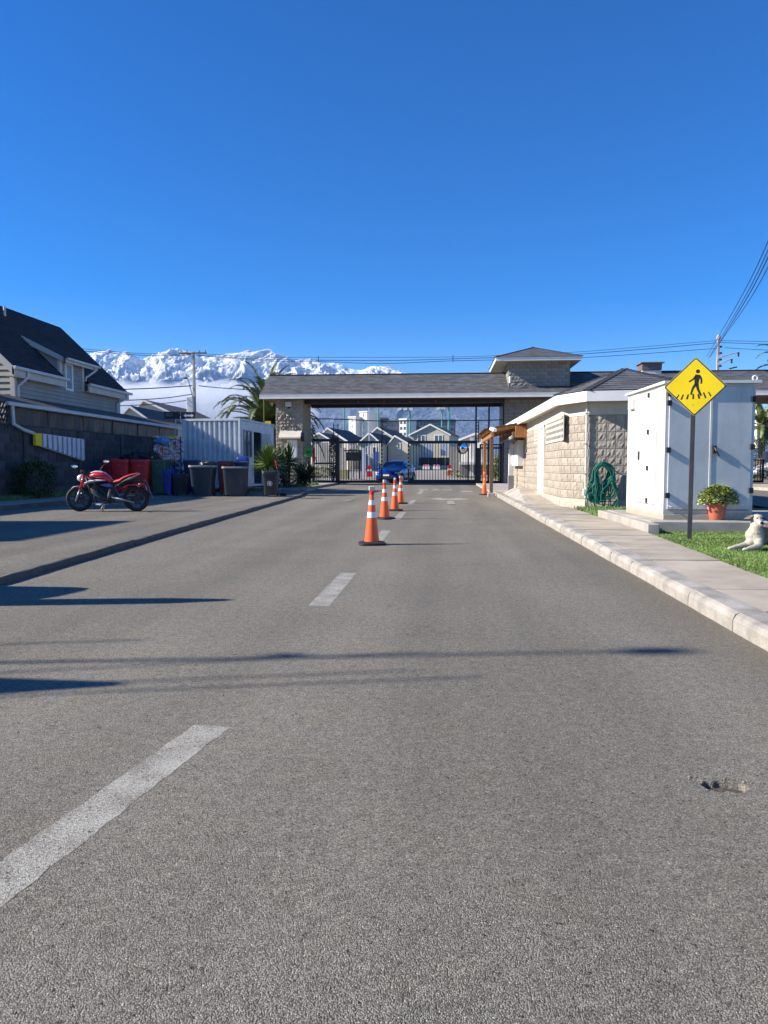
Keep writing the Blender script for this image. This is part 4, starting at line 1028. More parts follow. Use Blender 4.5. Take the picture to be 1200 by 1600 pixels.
pipe(ln, [(XW+.14, YL0+.15, zg-.05), (XW+.14, YL0+.15, zg-.2), (XW+.16, YL0+.15, 2.35), (XW+.2, YL0+.6, 2.2), (XW+.22, YL0+1.1, 2.12)], .055, M['gutter'])
tr = thing('lattice_screen', 'timber lattice screen with a straggly orange-leafed climber at the far left', 'lattice', (XW, YL0-1, 2.3))
for s in (1, -1):
    for i in range(16):
        y_ = YL0-2.2+.15*i; z0_ = 2.25; b = MB(); a, c = (y_, z0_), (y_+s*.5, z0_+.75)
        
        b.obox((XW+.02*s, a[0], a[1]), (XW+.02*s, c[0], c[1]), .02, .045); b.build('lath', M['dark'], tr)
b = MB(); b.box(XW-.04, XW+.04, YL0-2.1, YL0+.05, 3.0, 3.07); b.build('rail', M['woodb'], tr)

# ------------------------------------------------------------ house on the left
hs_ = thing('house', 'two-storey house with beige lap siding, black steep roof and shed dormer at the left edge', 'house', (-16, 28, .1))
HX = -14.75; RX = -17.65; EY0, EY1 = onX(26, 574, HX+.25).y, onX(203, 614, HX+.25).y
ez = onX(26, 574, HX+.25).z; rz_ = onX(104, 517, RX).z
GX = RX*2-HX
gy0, gy1 = EY0+.45, EY1-.4
DY0, DY1 = onX(97, 560, HX).y, onX(134, 600, HX).y     # dormer wall range
dze = onX(140, 571, HX+.25).z
# side wall with laps
b = MB(); b.courses((HX, gy0, .2), (HX, gy1, .2), (HX, gy1, ez+.05), (HX, gy0, ez+.05), 30, .03)
b.courses((HX, DY0, ez+.06), (HX, DY1, ez+.06), (HX, DY1, dze-.05), (HX, DY0, dze-.05), 7, .03)
b.build('side_wall', M['siding'], hs_)
# gable walls
def gable(y, name, s):
    b = MB(); n = 34; zt = rz_-.1
    for i in range(n):
        z0, z1 = .2+(zt-.2)*i/n, .2+(zt-.2)*(i+1)/n
        def half(z): return (RX-HX)*-1*(1 if z < ez else max(0, (zt-z)/(zt-ez)))
        h0, h1 = half(z0), half(z1); yo = y-s*.035
        b.quad((RX-h0, yo, z0), (RX+h0, yo, z0), (RX+h1, y, z1), (RX-h1, y, z1))
        b.quad((RX-h0, y, z0), (RX+h0, y, z0), (RX+h0, yo, z0), (RX-h0, yo, z0))
    b.build(name, M['siding'], hs_)
gable(gy0, 'gable_wall', 1); gable(gy1, 'gable_wall', -1)
b = MB(); b.box(GX, GX+.1, gy0, gy1, .2, ez); b.build('far_wall', M['siding'], hs_)
sl = (rz_-ez)/(RX-(HX+.25)) # negative
b = MB()
def rp(x): return ez+(x-(HX+.25))*sl
eo = HX+.30
def rq(x, y): return (x, y, rp(x)+.03)
YE1 = onX(107, 590, HX+.3).y
# main slope in three strips so that the dormer breaks the eave
dtop = onY(40, 534, DY0-.15).x; print('dtop', dtop, onY(40, 534, DY0-.15).z, rp(dtop), dze)
b.courses(rq(eo, EY0), rq(eo, DY0), rq(RX, DY0), rq(RX, EY0), 30, .012, True)
b.courses(rq(dtop, DY0), rq(dtop, DY1), rq(RX, DY1), rq(RX, DY0), 14, .012, True)
b.courses(rq(eo, DY1+.1), rq(eo, EY1), rq(RX, EY1), rq(RX, DY1+.1), 30, .012, True)
b.courses(rq(dtop, DY1), rq(dtop, DY1+.1), rq(RX, DY1+.1), rq(RX, DY1), 14, .012, True)
b.courses((2*RX-eo, EY0, rp(eo)+.03), (2*RX-eo, EY1, rp(eo)+.03), rq(RX, EY1), rq(RX, EY0), 30, .012)
b.build('roof', M['roofd'], hs_)
# shed dormer roof, cheeks, eaves
DYa, DYb = DY0-.15, DY1+.75
b = MB(); b.courses((HX+.28, DYa, dze+.02), (HX+.28, DYb, dze+.02), (dtop, DYb, rp(dtop)+.08), (dtop, DYa, rp(dtop)+.08), 9, .012, True); b.build('dormer_roof', M['roofd'], hs_)
for yy_, od in ((DYa, 1), (DYb, -1)):
    b = MB(); b.add([(HX+.28, yy_, dze-.17), (HX+.28, yy_, dze+.02), (dtop, yy_, rp(dtop)+.08), (dtop+.12, yy_, rp(dtop+.12)-.1)], [(0,1,2,3)[::od]]); b.build('dormer_barge_board', M['trim'], hs_)
for yy_, od in ((DY0, 1), (DY1, -1)):
    b = MB(); b.add([(HX, yy_, ez), (HX, yy_, dze), (dtop, yy_, rp(dtop))], [(0,1,2)[::od]]); b.build('dormer_cheek', M['siding'], hs_)
b = MB(); b.box(HX+.22, HX+.27, DYa+.2, DYb, dze-.16, dze); b.build('fascia', M['trim'], hs_)
b = MB(); b.box(HX+.27, HX+.37, DYa+.2, DYb+.1, dze-.06, dze+.03, .015); b.build('gutter', M['gutter'], hs_)
for (ya_, yb_, yg) in ((EY0, YE1, YE1), (DY1-.05, EY1, EY1)):
    b = MB(); b.box(HX+.22, HX+.29, ya_, yb_, ez-.34, ez-.02); b.build('fascia', M['trim'], hs_)
    b = MB(); b.box(HX+.29, HX+.40, ya_-.05, yb_+.2, ez-.1, ez+.01, .015); b.build('gutter', M['gutter'], hs_)
    b = MB(); b.box(HX+.0, HX+.22, ya_, yb_, ez-.33, ez-.30); b.build('soffit', M['soffit'], hs_)
# bare eave return under the strip overhanging the dormer wall start
b = MB(); b.courses(rq(eo, DY0), rq(eo, YE1), rq(HX-.02, YE1), rq(HX-.02, DY0), 4, .012, True); b.build('eave_return', M['roofd'], hs_)
for s, y_ in ((1, EY0), (-1, EY1)):
    b = MB()
    for sg in (1, -1):
        x0, x1 = RX+sg*(eo-RX), RX
        b.add([(x0, y_, ez-.32), (x0, y_, rp(eo)+.02), (x1, y_, rz_+.02), (x1, y_, rz_-.36), (x0, y_+s*.04, ez-.32), (x0, y_+s*.04, rp(eo)+.02), (x1, y_+s*.04, rz_+.02), (x1, y_+s*.04, rz_-.36)],
              [(0,1,2,3),(7,6,5,4),(0,4,5,1),(2,6,7,3),(0,3,7,4),(1,5,6,2)])
    b.build('barge_board', M['trim'], hs_)
    b = MB(); b.add([(eo, y_+s*.04, ez-.3), (RX, y_+s*.04, rz_-.34), (RX, y_+s*.45, rz_-.34), (eo, y_+s*.45, ez-.3)], [(0,1,2,3)]); b.build('verge_soffit', M['soffit'], hs_)
for y_ in (gy0, gy1):
    b = MB(); b.box(HX-.12, HX+.04, y_-.04 if y_ == gy0 else y_-.10, y_+.10 if y_ == gy0 else y_+.04, .2, ez-.3); b.build('corner_board', M['trim'], hs_)
for q4 in ((DY0-.02, DY0+.16, ez), (DY1-.14, DY1+.02, ez-.3)):
    b = MB(); b.box(HX-.04, HX+.05, q4[0], q4[1], q4[2], dze-.1); b.build('corner_board', M['trim'], hs_)
wy0, wy1 = onX(105, 590, HX).y, onX(117, 590, HX).y; wz0, wz1 = onX(111, 612, HX).z, onX(111, 570, HX).z
wf = MB()
for (a, c, d, e) in ((wy0, wy0+.09, wz0, wz1), (wy1-.09, wy1, wz0, wz1), (wy0+.09, wy1-.09, wz0, wz0+.09), (wy0+.09, wy1-.09, wz1-.09, wz1)): wf.box(HX-.02, HX+.06, a, c, d, e)
wf = wf.build('window', M['white'], hs_)
b = MB(); b.box(HX-.02-hs_.location.x, HX+.022-hs_.location.x, wy0+.09-hs_.location.y, wy1-.09-hs_.location.y, wz0+.09-hs_.location.z, wz1-.09-hs_.location.z); b.build('pane', M['glassb'], wf, world=False)
G = M['gutter']
pipe(hs_, [(HX+.34, EY0+.75, ez-.08), (HX+.34, EY0+.75, ez-.28), (HX+.08, EY0+.55, ez-.62), (HX+.08, EY0+.55, 3.3)], .05, G)
pipe(hs_, [(HX+.32, DYb-.3, dze-.05), (HX+.32, DYb-.3, dze-.2), (HX+.06, DY1+.15, dze-.5), (HX+.06, DY1+.12, ez+.1)], .045, G)
pipe(hs_, [(HX+.34, EY1-.3, ez-.08), (HX+.34, EY1-.3, ez-.3), (HX+.08, EY1-.75, ez-.55), (HX+.08, EY1-.75, .3)], .05, G)
q = onX(18, 498, RX+.6); pipe(hs_, [(RX+.55, q.y, rp(RX+.55)), (RX+.55, q.y, rp(RX+.55)+.38)], .05, G, 'vent_pipe')
# ------------------------------------------------------------ traffic cones
def rsq(w, d, n=24, p=4.):
    out = []
    for i in range(n):
        t = 2*math.pi*i/n; c, s_ = math.cos(t), math.sin(t)
        out.append((math.copysign(abs(c)**(2/p), c)*w/2, math.copysign(abs(s_)**(2/p), s_)*d/2))
    return out
def cone(loc, label, group='traffic cones down the middle of the road', rz=0, s=1., cap=True, body='orange'):
    t = thing('traffic_cone', label, 'cone', loc, rz, group)
    b = MB(); b.rings([[(x, y, z) for x, y in rsq(w, w, 24, 5)] for w, z in ((.36, 0), (.37, .012), (.36, .03), (.26, .042), (.2, .048))], True, False); autosmooth(b.build('base', M['rubber'], t, world=False))
    def cr(z): return .105-(z-.045)*(.105-.028)/(.66)
    segs = [(.04, .375, 'orange', 'lower_sleeve'), (.375, .455, 'reflect', 'reflective_band'), (.455, .55, 'orange', 'middle_sleeve'), (.55, .62, 'reflect', 'reflective_band'), (.62, .705, 'orange', 'upper_sleeve')]
    for z0, z1, m, nm in segs:
        b = MB(); e = .002 if m == 'reflect' else 0; b.lathe((0, 0, 0), [(cr(z0)+e, z0), (cr((z0+z1)/2)+e, (z0+z1)/2), (cr(z1)+e, z1)], 24)
        if z1 > .7: b.lathe((0, 0, 0), [(cr(z1), z1), (0, z1)], 24)
        autosmooth(b.build(nm, M[m], t, world=False))
    if cap:
        b = MB(); b.lathe((0, 0, 0), [(.034, .70), (.04, .705), (.038, .735), (.02, .745), (0, .745)], 16); autosmooth(b.build('collar', M['redp'], t, world=False))
        b = MB(); b.bbox(-.042, .042, -.02, .02, .745, .81, .008); b.build('lamp', M['conecap'], t, world=False)
    t.scale = (s, s, s); return t
c0 = cone(gp(581, 851), 'nearest orange traffic cone with pale lamp cap, beside the first dash', rz=.2)
dup(c0, gp(601, 811), .9, 'second traffic cone from the camera in the row')
dup(c0, gp(617, 798), 1.4, 'third traffic cone from the camera, in front of the car')
dup(c0, gp(626, 787), .5, 'farthest traffic cone of the row, smallest, by the gate gap')
cg = cone(gp(757, 773), 'faded orange cone with yellow top standing alone by the canopy post', rz=.3, cap=False, group=None, s=1.0)
M['yelor'] = mat('faded_yellow_orange', (.82, .30, .03), .5, .1, 8)
for ch_ in kids(cg):
    if ch_.name.startswith('reflective'): ch_.data.materials[0] = M['yelor']
b = MB(); b.lathe((0, 0, 0), [(.032, .7), (.06, .76), (.055, .84), (.03, .88), (0, .88)], 12); autosmooth(b.build('cap', M['orange'], cg, world=False))

# ------------------------------------------------------------ pedestrian crossing sign
sp_ = gp(1079, 842, .1); sg = thing('crossing_sign', 'yellow diamond pedestrian crossing sign on a dark square post in the lawn', 'sign', sp_, 0)
sg.rotation_euler = (0, R(0.2), R(-12))
SD = dist(sp_); hw = 45.6/F*SD; HXS = 1.03; zc_ = at(1086, 606, SD).z - sp_.z; ztop = at(1086, 655, SD).z-sp_.z
b = MB(); b.bbox(-.029, .029, -.02, .02, -.1, zc_+.3, .004); b.build('post', M['postdark'], sg, world=False)
def diamond(h, rc, y0, y1):
    pts_ = []; n = 5
    for k in range(4):
        a = math.pi/2*k+math.pi/2; c = Vector((math.cos(a), math.sin(a)))*(h-rc*math.sqrt(2))
        for i in range(n):
            t = a-math.pi/4+math.pi/2*i/(n-1); pts_.append((c.x+rc*math.cos(t), zc_+c.y+rc*math.sin(t)))
    return pts_
off = .012
b = MB(); b.prism([(x+off, z) for x, z in diamond(hw, .03, 0, 0)], -.030, -.026, 'y'); b.build('plate', M['signback'], sg, world=False, fixn=True)
b = MB(); b.prism([(x+off, z) for x, z in diamond(hw-.008, .028, 0, 0)], -.033, -.0302, 'y'); b.build('border', M['signblack'], sg, world=False, fixn=True)
b = MB(); b.prism([(x+off, z) for x, z in diamond(hw-.027, .020, 0, 0)], -.036, -.0332, 'y'); b.build('face', M['yellow'], sg, world=False, fixn=True)
# pictogram measured from the photo, px relative to the sign centre (1086.5, 606.5)
def SP(px, py): return (off+(px-1086.5)/F*SD, zc_-(py-606.5)/F*SD)
def stroke(pts_, ws, name):
    b = MB(); P = [Vector(SP(*q)) for q in pts_]; L, Rr = [], []
    for i, p in enumerate(P):
        d = (P[min(i+1, len(P)-1)]-P[max(i-1, 0)]).normalized(); n = Vector((-d.y, d.x)); w = ws[i]/F*SD/2
        L.append(p+n*w); Rr.append(p-n*w)
    ol = L+Rr[::-1]; b.prism([(q.x, q.y) for q in ol], -.0372, -.0361, 'y'); b.build(name, M['signblack'], sg, world=False, fixn=True)
b = MB(); c = SP(1089.8, 583.2); b.prism([(c[0]+2.9/F*SD*math.cos(t), c[1]+3.1/F*SD*math.sin(t)) for t in [i*math.pi/8 for i in range(16)]], -.0372, -.0361, 'y'); b.build('walker_head', M['signblack'], sg, world=False, fixn=True)
stroke([(1089.6, 588.2), (1089, 592), (1088.4, 598), (1088.3, 604)], [6.5, 8.2, 6.4, 5.6], 'walker_torso')
stroke([(1087, 590), (1084, 594.5), (1081, 596.6), (1077.5, 598.8)], [2.6, 2.5, 2.2, 2.4], 'walker_arm')
stroke([(1092, 589.6), (1094.6, 594), (1095.3, 598), (1094.8, 602)], [2.8, 2.8, 2.4, 2.5], 'walker_arm')
stroke([(1087.6, 602.5), (1083.6, 608), (1082, 613), (1080.8, 618.6)], [4.4, 3.3, 2.8, 2.6], 'walker_leg')
stroke([(1089, 602.5), (1090.5, 610), (1092.6, 615), (1095.4, 620.4)], [4.4, 3.6, 3.2, 2.8], 'walker_leg')
for (a, c, w) in (((1063.6, 618.2), (1060, 624), 1.6), ((1069.8, 618.2), (1066.8, 626), 1.9), ((1077, 618), (1075, 625.6), 2.1), ((1083.9, 617.6), (1084.2, 625.4), 2.1), ((1091, 618), (1093, 625), 2.3), ((1098.6, 615.6), (1102, 624.4), 2.0), ((1105.6, 615), (1109.2, 621.6), 1.7)):
    stroke([a, c], [w, w*1.15], 'crossing_bar')
b = MB(); c = SP(1084, 634.5); b.ell((c[0], -.037, c[1]), (.006, .003, .006), 8, 6); b.build('bolt', M['dark'], sg, world=False)

def enamel(name, col):
    m, n, l, p = newmat(name); tc = n.new('ShaderNodeTexCoord'); P = tc.outputs['Object']
    def nz(sc, det=5, st=None):
        x = n.new('ShaderNodeTexNoise'); x.inputs['Scale'].default_value = sc; x.inputs['Detail'].default_value = det; x.inputs['Roughness'].default_value = .65
        if st: mp = n.new('ShaderNodeMapping'); mp.inputs['Scale'].default_value = st; l.new(P, mp.inputs[0]); l.new(mp.outputs[0], x.inputs['Vector'])
        else: l.new(P, x.inputs['Vector'])
        return x.outputs[0]
    def rg_(s, a, b, lo, hi): x = n.new('ShaderNodeMapRange'); x.inputs[1].default_value = a; x.inputs[2].default_value = b; x.inputs[3].default_value = lo; x.inputs[4].default_value = hi; l.new(s, x.inputs[0]); return x.outputs[0]
    def mix(f, a, b):
        x = n.new('ShaderNodeMix'); x.data_type = 'RGBA'; l.new(f, x.inputs['Factor'])
        for k, q in (('A', a), ('B', b)):
            if isinstance(q, tuple): x.inputs[k].default_value = (*q, 1)
            else: l.new(q, x.inputs[k])
        return x.outputs['Result']
    c = mix(rg_(nz(1.6, 6), .35, .65, 0, 1), tuple(k*.86 for k in col), tuple(min(1, k*1.06) for k in col))
    c = mix(rg_(nz(2.4, 4, (3, 3, .35)), .56, .75, 0, .35), c, (col[0]*.62, col[1]*.60, col[2]*.56))       # rain streaks
    sz = n.new('ShaderNodeSeparateXYZ'); l.new(P, sz.inputs[0])
    low = rg_(math_(n, l, 'SUBTRACT', sz.outputs[2], math_(n, l, 'MULTIPLY', nz(9, 5), .22)), .12, -.06, 0, .8); c = mix(low, c, (.34, .27, .17))    # dirt and rust at the foot
    sp = rg_(nz(34, 3), .71, .76, 0, .8); c = mix(sp, c, (.25, .15, .08))
    l.new(c, p.inputs['Base Color']); p.inputs['Roughness'].default_value = .5; p.inputs['Specular IOR Level'].default_value = .4
    b = n.new('ShaderNodeBump'); b.inputs['Strength'].default_value = .05; b.inputs['Distance'].default_value = .05; l.new(nz(3), b.inputs['Height']); l.new(b.outputs[0], p.inputs['Normal'])
    return m
M['cabinet'] = enamel('cabinet_enamel_worn', (.60, .61, .62)); M['cabframe'] = enamel('cabinet_side_worn', (.68, .67, .63))
# ------------------------------------------------------------ concrete platform and metal cabinet
pf = thing('platform', 'low concrete platform with a projecting kerb arm under the white cabinet', 'platform', (4.5, 14, 0))
b = MB(); b.bbox(3.16, 8.6, 11.33, 14.3, -.05, .245, .012); b.build('base', M['concrete'], pf)
b = MB(); b.bbox(2.985, 3.157, 10.85, 14.3, -.05, .24, .012); b.build('kerb_arm', M['concrete'], pf)
PZ = .245
cL = gp(1037, 812, PZ); CR = R(3.)
cab = thing('metal_cabinet', 'tall white and pale blue steel cabinet with double doors on the concrete platform', 'cabinet', cL, CR)
cw_ = (depY(1172, cL.y+.17)*((1172-600)/F*cY-sY)-cL.x)/math.cos(CR); cdp = next(k/100 for k in range(50, 400) if (lambda x, y: 600+F*(x*cY+y*sY)/(y*cY-x*sY))(cL.x-math.sin(CR)*k/100, cL.y+math.cos(CR)*k/100) < 979)
cH0 = at(1040, 601, dist(cL)).z-PZ
b = MB(); b.box(0, .03, .03, cdp, 0, cH0); b.box(.03, cw_-.03, cdp-.03, cdp, 0, cH0); b.box(cw_-.03, cw_, .03, cdp, 0, cH0)
b.box(.03, cw_-.03, .03, cdp-.03, .02, .06); o = b.build('body', M['cabframe'], cab, world=False)
b = MB(); b.box(0, .05, -.0, .03, 0, cH0); b.box(cw_-.05, cw_, 0, .03, 0, cH0); b.box(.05, cw_-.05, 0, .03, cH0-.06, cH0); b.box(.05, cw_-.05, 0, .03, 0, .15); b.build('front_frame', M['cabinet'], cab, world=False)
b = MB(); b.bbox(.0, cw_, -.012, -.001, .0, .085, .003); b.build('skirt', M['cabframe'], cab, world=False)
mid = cw_*.515
for (x0, x1, xh) in ((.05, mid-.006, mid-.12), (mid+.006, cw_-.05, mid+.06)):
    b = MB(); b.bbox(x0, x1, -.022, -.002, .16, cH0-.05, .006)
    o = b.build('door', M['cabinet'], cab, world=False)
b = MB(); b.bbox(mid-.03, mid+.008, -.03, -.0225, .16, cH0-.06, .003); b.build('astragal', M['cabframe'], cab, world=False)
for x in (.045, cw_-.045):
    for z in (.34, 1.05, 1.78, cH0-.2) if x < 1 else (.42, 1.10, 1.83, cH0-.28):
        b = MB(); b.bbox(x-.035, x+.035, -.055, -.0225, z, z+.085, .006); b.build('hinge', M['dark'], cab, world=False)
b = MB(); b.bbox(mid+.01, mid+.07, -.06, -.0225, 1.04, 1.16, .008); b.tube([(mid+.04, -.06, 1.13), (mid+.05, -.09, 1.08), (mid+.1, -.085, 1.0)], .012, 6); b.build('lock', M['dark'], cab, world=False)
b = MB(); b.tube([(.06, -.03, .22), (.10, -.13, .20), (.06, -.15, .20)], .01, 6); b.build('earth_stub', M['steel'], cab, world=False)
b = MB(); b.bbox(-.008, -.0, cdp*.2, cdp*.66, .22, 2.08, .003); b.build('side_panel', M['cabframe'], cab, world=False)
for (ya_, yb_, za_, zb4) in ((cdp*.2-.012, cdp*.2, .22, 2.08), (cdp*.66, cdp*.66+.012, .22, 2.08), (cdp*.2, cdp*.66, .208, .22), (cdp*.2, cdp*.66, 2.08, 2.092)):
    b = MB(); b.box(-.004, -.0, ya_, yb_, za_, zb4); b.build('seam', M['grey'], cab, world=False)
for (y_, z) in ((cdp*.38, 2.03), (cdp*.38, 1.42), (cdp*.38, .82), (cdp*.38, .28)):
    b = MB(); b.bbox(-.03, -.0085, y_, y_+.06, z-.05, z+.03, .004); b.build('latch', M['dark'], cab, world=False)
b = MB(); b.bbox(-.03, -.0085, cdp*.62, cdp*.62+.05, .95, 1.1, .004); b.build('handle', M['dark'], cab, world=False)
b = MB(); b.bbox(-.06, -.0005, cdp*.8, cdp*.91, 1.85, 2.03, .008); b.build('vent_cover', M['white'], cab, world=False)
b = MB(); b.add([(-.05, -.07, cH0+.003), (cw_+.06, -.07, cH0+.003), (cw_+.06, cdp+.05, cH0+.003), (-.05, cdp+.05, cH0+.003), (-.05, -.07, cH0+.04), (cw_+.06, -.07, cH0+.05), (cw_+.06, cdp+.05, cH0+.03), (-.05, cdp+.05, cH0+.03)],
    [(0,3,2,1),(4,5,6,7),(0,1,5,4),(1,2,6,5),(2,3,7,6),(3,0,4,7)]); b.build('lid', M['white'], cab, world=False)
for x in (cw_-.02,):
    b = MB(); n = 14; b.tube([(x+.035*math.cos(2*math.pi*i/n), -.0, cH0+.085+.035*math.sin(2*math.pi*i/n)) for i in range(n+1)], .011, 6, cap=False); b.build('lifting_eye', M['white'], cab, world=False)
# potted plant
pp = gp(1119, 812, PZ); pp = Vector((pp.x, pp.y-.02, PZ)); pt_ = thing('potted_plant', 'bushy yellow-green plant in a ribbed terracotta pot on the platform', 'plant', pp)
b = MB(); n = 60; rr_ = []
for (r, z) in ((.115, 0), (.12, .01), (.135, .10), (.155, .22), (.158, .235), (.175, .24), (.178, .285), (.165, .29), (.155, .27), (.0, .26)):
    rr_.append([((r+(.004 if i % 2 and .02 < z < .23 else 0))*math.cos(2*math.pi*i/n), (r+(.004 if i % 2 and .02 < z < .23 else 0))*math.sin(2*math.pi*i/n), z) for i in range(n)])
b.rings(rr_, True, False); autosmooth(b.build('pot', M['terra'], pt_, world=False), 25)
b = MB(); b.lathe((0, 0, .262), [(.155, 0), (0, .02)], 18); b.build('soil', M['soil'], pt_, world=False)
def leafmesh(b, p, d, up, L, Wd, fold=.25):
    d = Vector(d).normalized(); s_ = d.cross(Vector(up)); 
    if s_.length < 1e-3: s_ = Vector((1, 0, 0))
    s_.normalize(); u = s_.cross(d); p = Vector(p)
    m_ = p+d*L*.5+u*L*.06; e = p+d*L-u*L*.05
    b.add([p, m_+s_*Wd/2+u*fold*Wd*.5, e, m_-s_*Wd/2+u*fold*Wd*.5, m_], [(0, 1, 4), (1, 2, 4), (0, 4, 3), (4, 2, 3)])
rnd = random.Random(4)
b = MB(); st = MB()
for i in range(2300):
    th = rnd.uniform(0, 6.283); u = rnd.random()**.5; el = rnd.uniform(-.35, 1.5); 
    rad = .31+.05*noise.noise(Vector((math.cos(th)*2, math.sin(th)*2, el*2)))
    k = rnd.uniform(.72, 1.03); P = Vector((math.cos(th)*math.cos(el)*rad*k*1.06, math.sin(th)*math.cos(el)*rad*k*.9, .36+math.sin(el)*.19*k*1.1))
    dr_ = Vector((math.cos(th)*math.cos(el), math.sin(th)*math.cos(el), math.sin(el)+.2)); dr_ += Vector((rnd.uniform(-.7, .7), rnd.uniform(-.7, .7), rnd.uniform(-.6, .5)))
    b.mat(rnd.choice([0, 0, 1])); leafmesh(b, P, dr_, (0, 0, 1), rnd.uniform(.045, .07), rnd.uniform(.035, .05))
for i in range(26):
    th = rnd.uniform(0, 6.283); st.tube([(0, 0, .26), (math.cos(th)*.12, math.sin(th)*.1, .35), (math.cos(th)*.25, math.sin(th)*.22, .38+rnd.uniform(-.05, .08))], .005, 4)
pt_.scale = (.92, .92, .9); b.build('foliage', [M['leafy'], M['leaf']], pt_, world=False, kind='stuff'); st.build('stems', M['leaf'], pt_, world=False, kind='stuff')

# ------------------------------------------------------------ garden hose hanging on the wall
hp = onY(944, 722, 16.95); hz = thing('garden_hose', 'tangled green garden hose hung over a bracket on the split-block wall', 'hose', (hp.x, 17.0, .1))
WY = 17.17-(.02)
rnd = random.Random(8)
def X_(px): return onY(px, 760, 16.95).x
def Z_(py): return onY(944, py, 16.95).z
for k in range(34):
    cx_ = rnd.uniform(-.02, .05); a = rnd.uniform(915, 940)+ (0 if k % 3 else 4); c = rnd.uniform(936, 968); top = rnd.uniform(720, 726); yb = rnd.uniform(770, 796)
    pts_ = []; d0 = rnd.uniform(.05, .24)
    xa, xc = X_(a), X_(c); xt0, xt1 = X_(rnd.uniform(929, 937)), X_(rnd.uniform(947, 957))
    zb_ = Z_(yb); ztp = Z_(top)-rnd.uniform(0, .04)
    w1, w2 = rnd.uniform(-.05, .05), rnd.uniform(-.05, .05)
    ctrl = [((xa+xc)/2, zb_), (xa+.03, zb_+.03), (xa, zb_+.25), (xa*.35+xt0*.65+w1-.02, zb_*.5+ztp*.5), (xt0-.03, ztp-.13), ((xt0+xt1)/2, ztp), (xt1+.03, ztp-.14), (xc*.4+xt1*.6+w2+.03, zb_*.48+ztp*.52), (xc, zb_+.22), (xc-.03, zb_+.02), ((xa+xc)/2, zb_)]
    P = []
    for i in range(len(ctrl)-1):
        p0 = ctrl[max(i-1, 0)]; p1 = ctrl[i]; p2 = ctrl[i+1]; p3 = ctrl[min(i+2, len(ctrl)-1)]
        for s in range(5):
            t = s/5; q = [.5*((2*p1[j])+(-p0[j]+p2[j])*t+(2*p0[j]-5*p1[j]+4*p2[j]-p3[j])*t*t+(-p0[j]+3*p1[j]-3*p2[j]+p3[j])*t**3) for j in (0, 1)]
            hh = (q[1]-.1)/1.0; P.append((q[0], WY-.03-d0*(1.0-.3*hh), max(.08, q[1])))
    P.append(P[0]); b = MB(); b.tube(P, .0115, 6, cap=False); autosmooth(b.build('coil', M['hose'] if k % 4 else M['hose2'], hz))
P = [(X_(905)+.28*math.sin(i*.5)*(i/30)+i*.025, 16.9-.16*math.cos(i*.6)-.1, .115+.01*math.sin(i)) for i in range(34)]
b = MB(); b.tube(P, .0095, 6); autosmooth(b.build('trailing_end', M['hose'], hz))
b = MB(); b.tube([(X_(941), WY+.02, Z_(722)), (X_(941), WY-.26, Z_(721)), (X_(941), WY-.27, Z_(717))], .012, 6); b.build('bracket', M['steel'], hz)

# ------------------------------------------------------------ dog lying on the lawn
dp = gp(1180, 859, .1); DS = F/dist(dp)
dg = thing('dog', 'cream and tan short-haired dog lying on the lawn with front paws stretched out', 'dog', dp, YAW*.6)
def caps(b, pts_, rs, n=14):
    """chain of tapered round limbs"""
    P = [Vector(p) for p in pts_]
    for i in range(len(P)):
        b.ell(P[i], (rs[i], rs[i], rs[i]), n, 8)
    for i in range(len(P)-1): b.tube([P[i], P[i+1]], [rs[i], rs[i+1]], n)
b = MB()
# trunk: deep chest, narrower loin, haunch behind to the right
caps(b, [(.0, .02, .17), (.10, .10, .165), (.25, .17, .155), (.42, .21, .15), (.56, .22, .14)], [.085, .118, .112, .10, .105])
b.ell((.03, -.0, .15), (.085, .085, .12), 14, 10)
b.ell((.58, .13, .115), (.13, .085, .105), 14, 10)       # thigh
caps(b, [(.62, .10, .06), (.48, .05, .035), (.40, .04, .03)], [.045, .03, .028])
caps(b, [(.02, .0, .21), (.018, -.02, .27), (.02, -.01, .33)], [.085, .068, .060])     # neck
b.ell((.022, -.025, .365), (.060, .072, .056), 16, 10)    # skull
b.ell((.020, -.060, .385), (.044, .04, .03), 12, 8)
caps(b, [(.016, -.07, .345), (.008, -.13, .325), (.006, -.155, .318)], [.040, .029, .026])     # muzzle
b.ell((.008, -.12, .302), (.026, .045, .015), 12, 8)      # jaw
# front legs resting forward-left
caps(b, [(-.03, .0, .10), (-.06, .03, .055), (-.17, -.02, .042), (-.255, -.045, .03)], [.055, .042, .028, .022])
b.ell((-.285, -.052, .022), (.036, .024, .019), 12, 8)
caps(b, [(.03, -.06, .10), (.02, -.09, .055), (-.07, -.13, .038), (-.13, -.15, .028)], [.052, .04, .028, .022])
b.ell((-.158, -.155, .022), (.036, .024, .019), 12, 8)
for cx_, cy_ in ((-.29, -.052), (-.163, -.155)):
    for k in (-1, 0, 1): b.ell((cx_-.022, cy_+k*.013, .016), (.014, .0075, .012), 8, 6)
caps(b, [(.66, .18, .12), (.76, .10, .04), (.80, -.04, .025), (.78, -.14, .02)], [.03, .022, .016, .01])   # tail
dgb = b.build('body', [], dg, world=False)
rm = dgb.modifiers.new('fuse', 'REMESH'); rm.mode = 'VOXEL'; rm.voxel_size = .0065; rm.use_smooth_shade = True
sm = dgb.modifiers.new('smooth', 'SMOOTH'); sm.factor = .5; sm.iterations = 5
dgr = bpy.context.evaluated_depsgraph_get(); me = bpy.data.meshes.new_from_object(dgb.evaluated_get(dgr)); dgb.modifiers.clear(); dgb.data = me
me.polygons.foreach_set('use_smooth', [True]*len(me.polygons))
m, n, l, p = newmat('dog_coat')
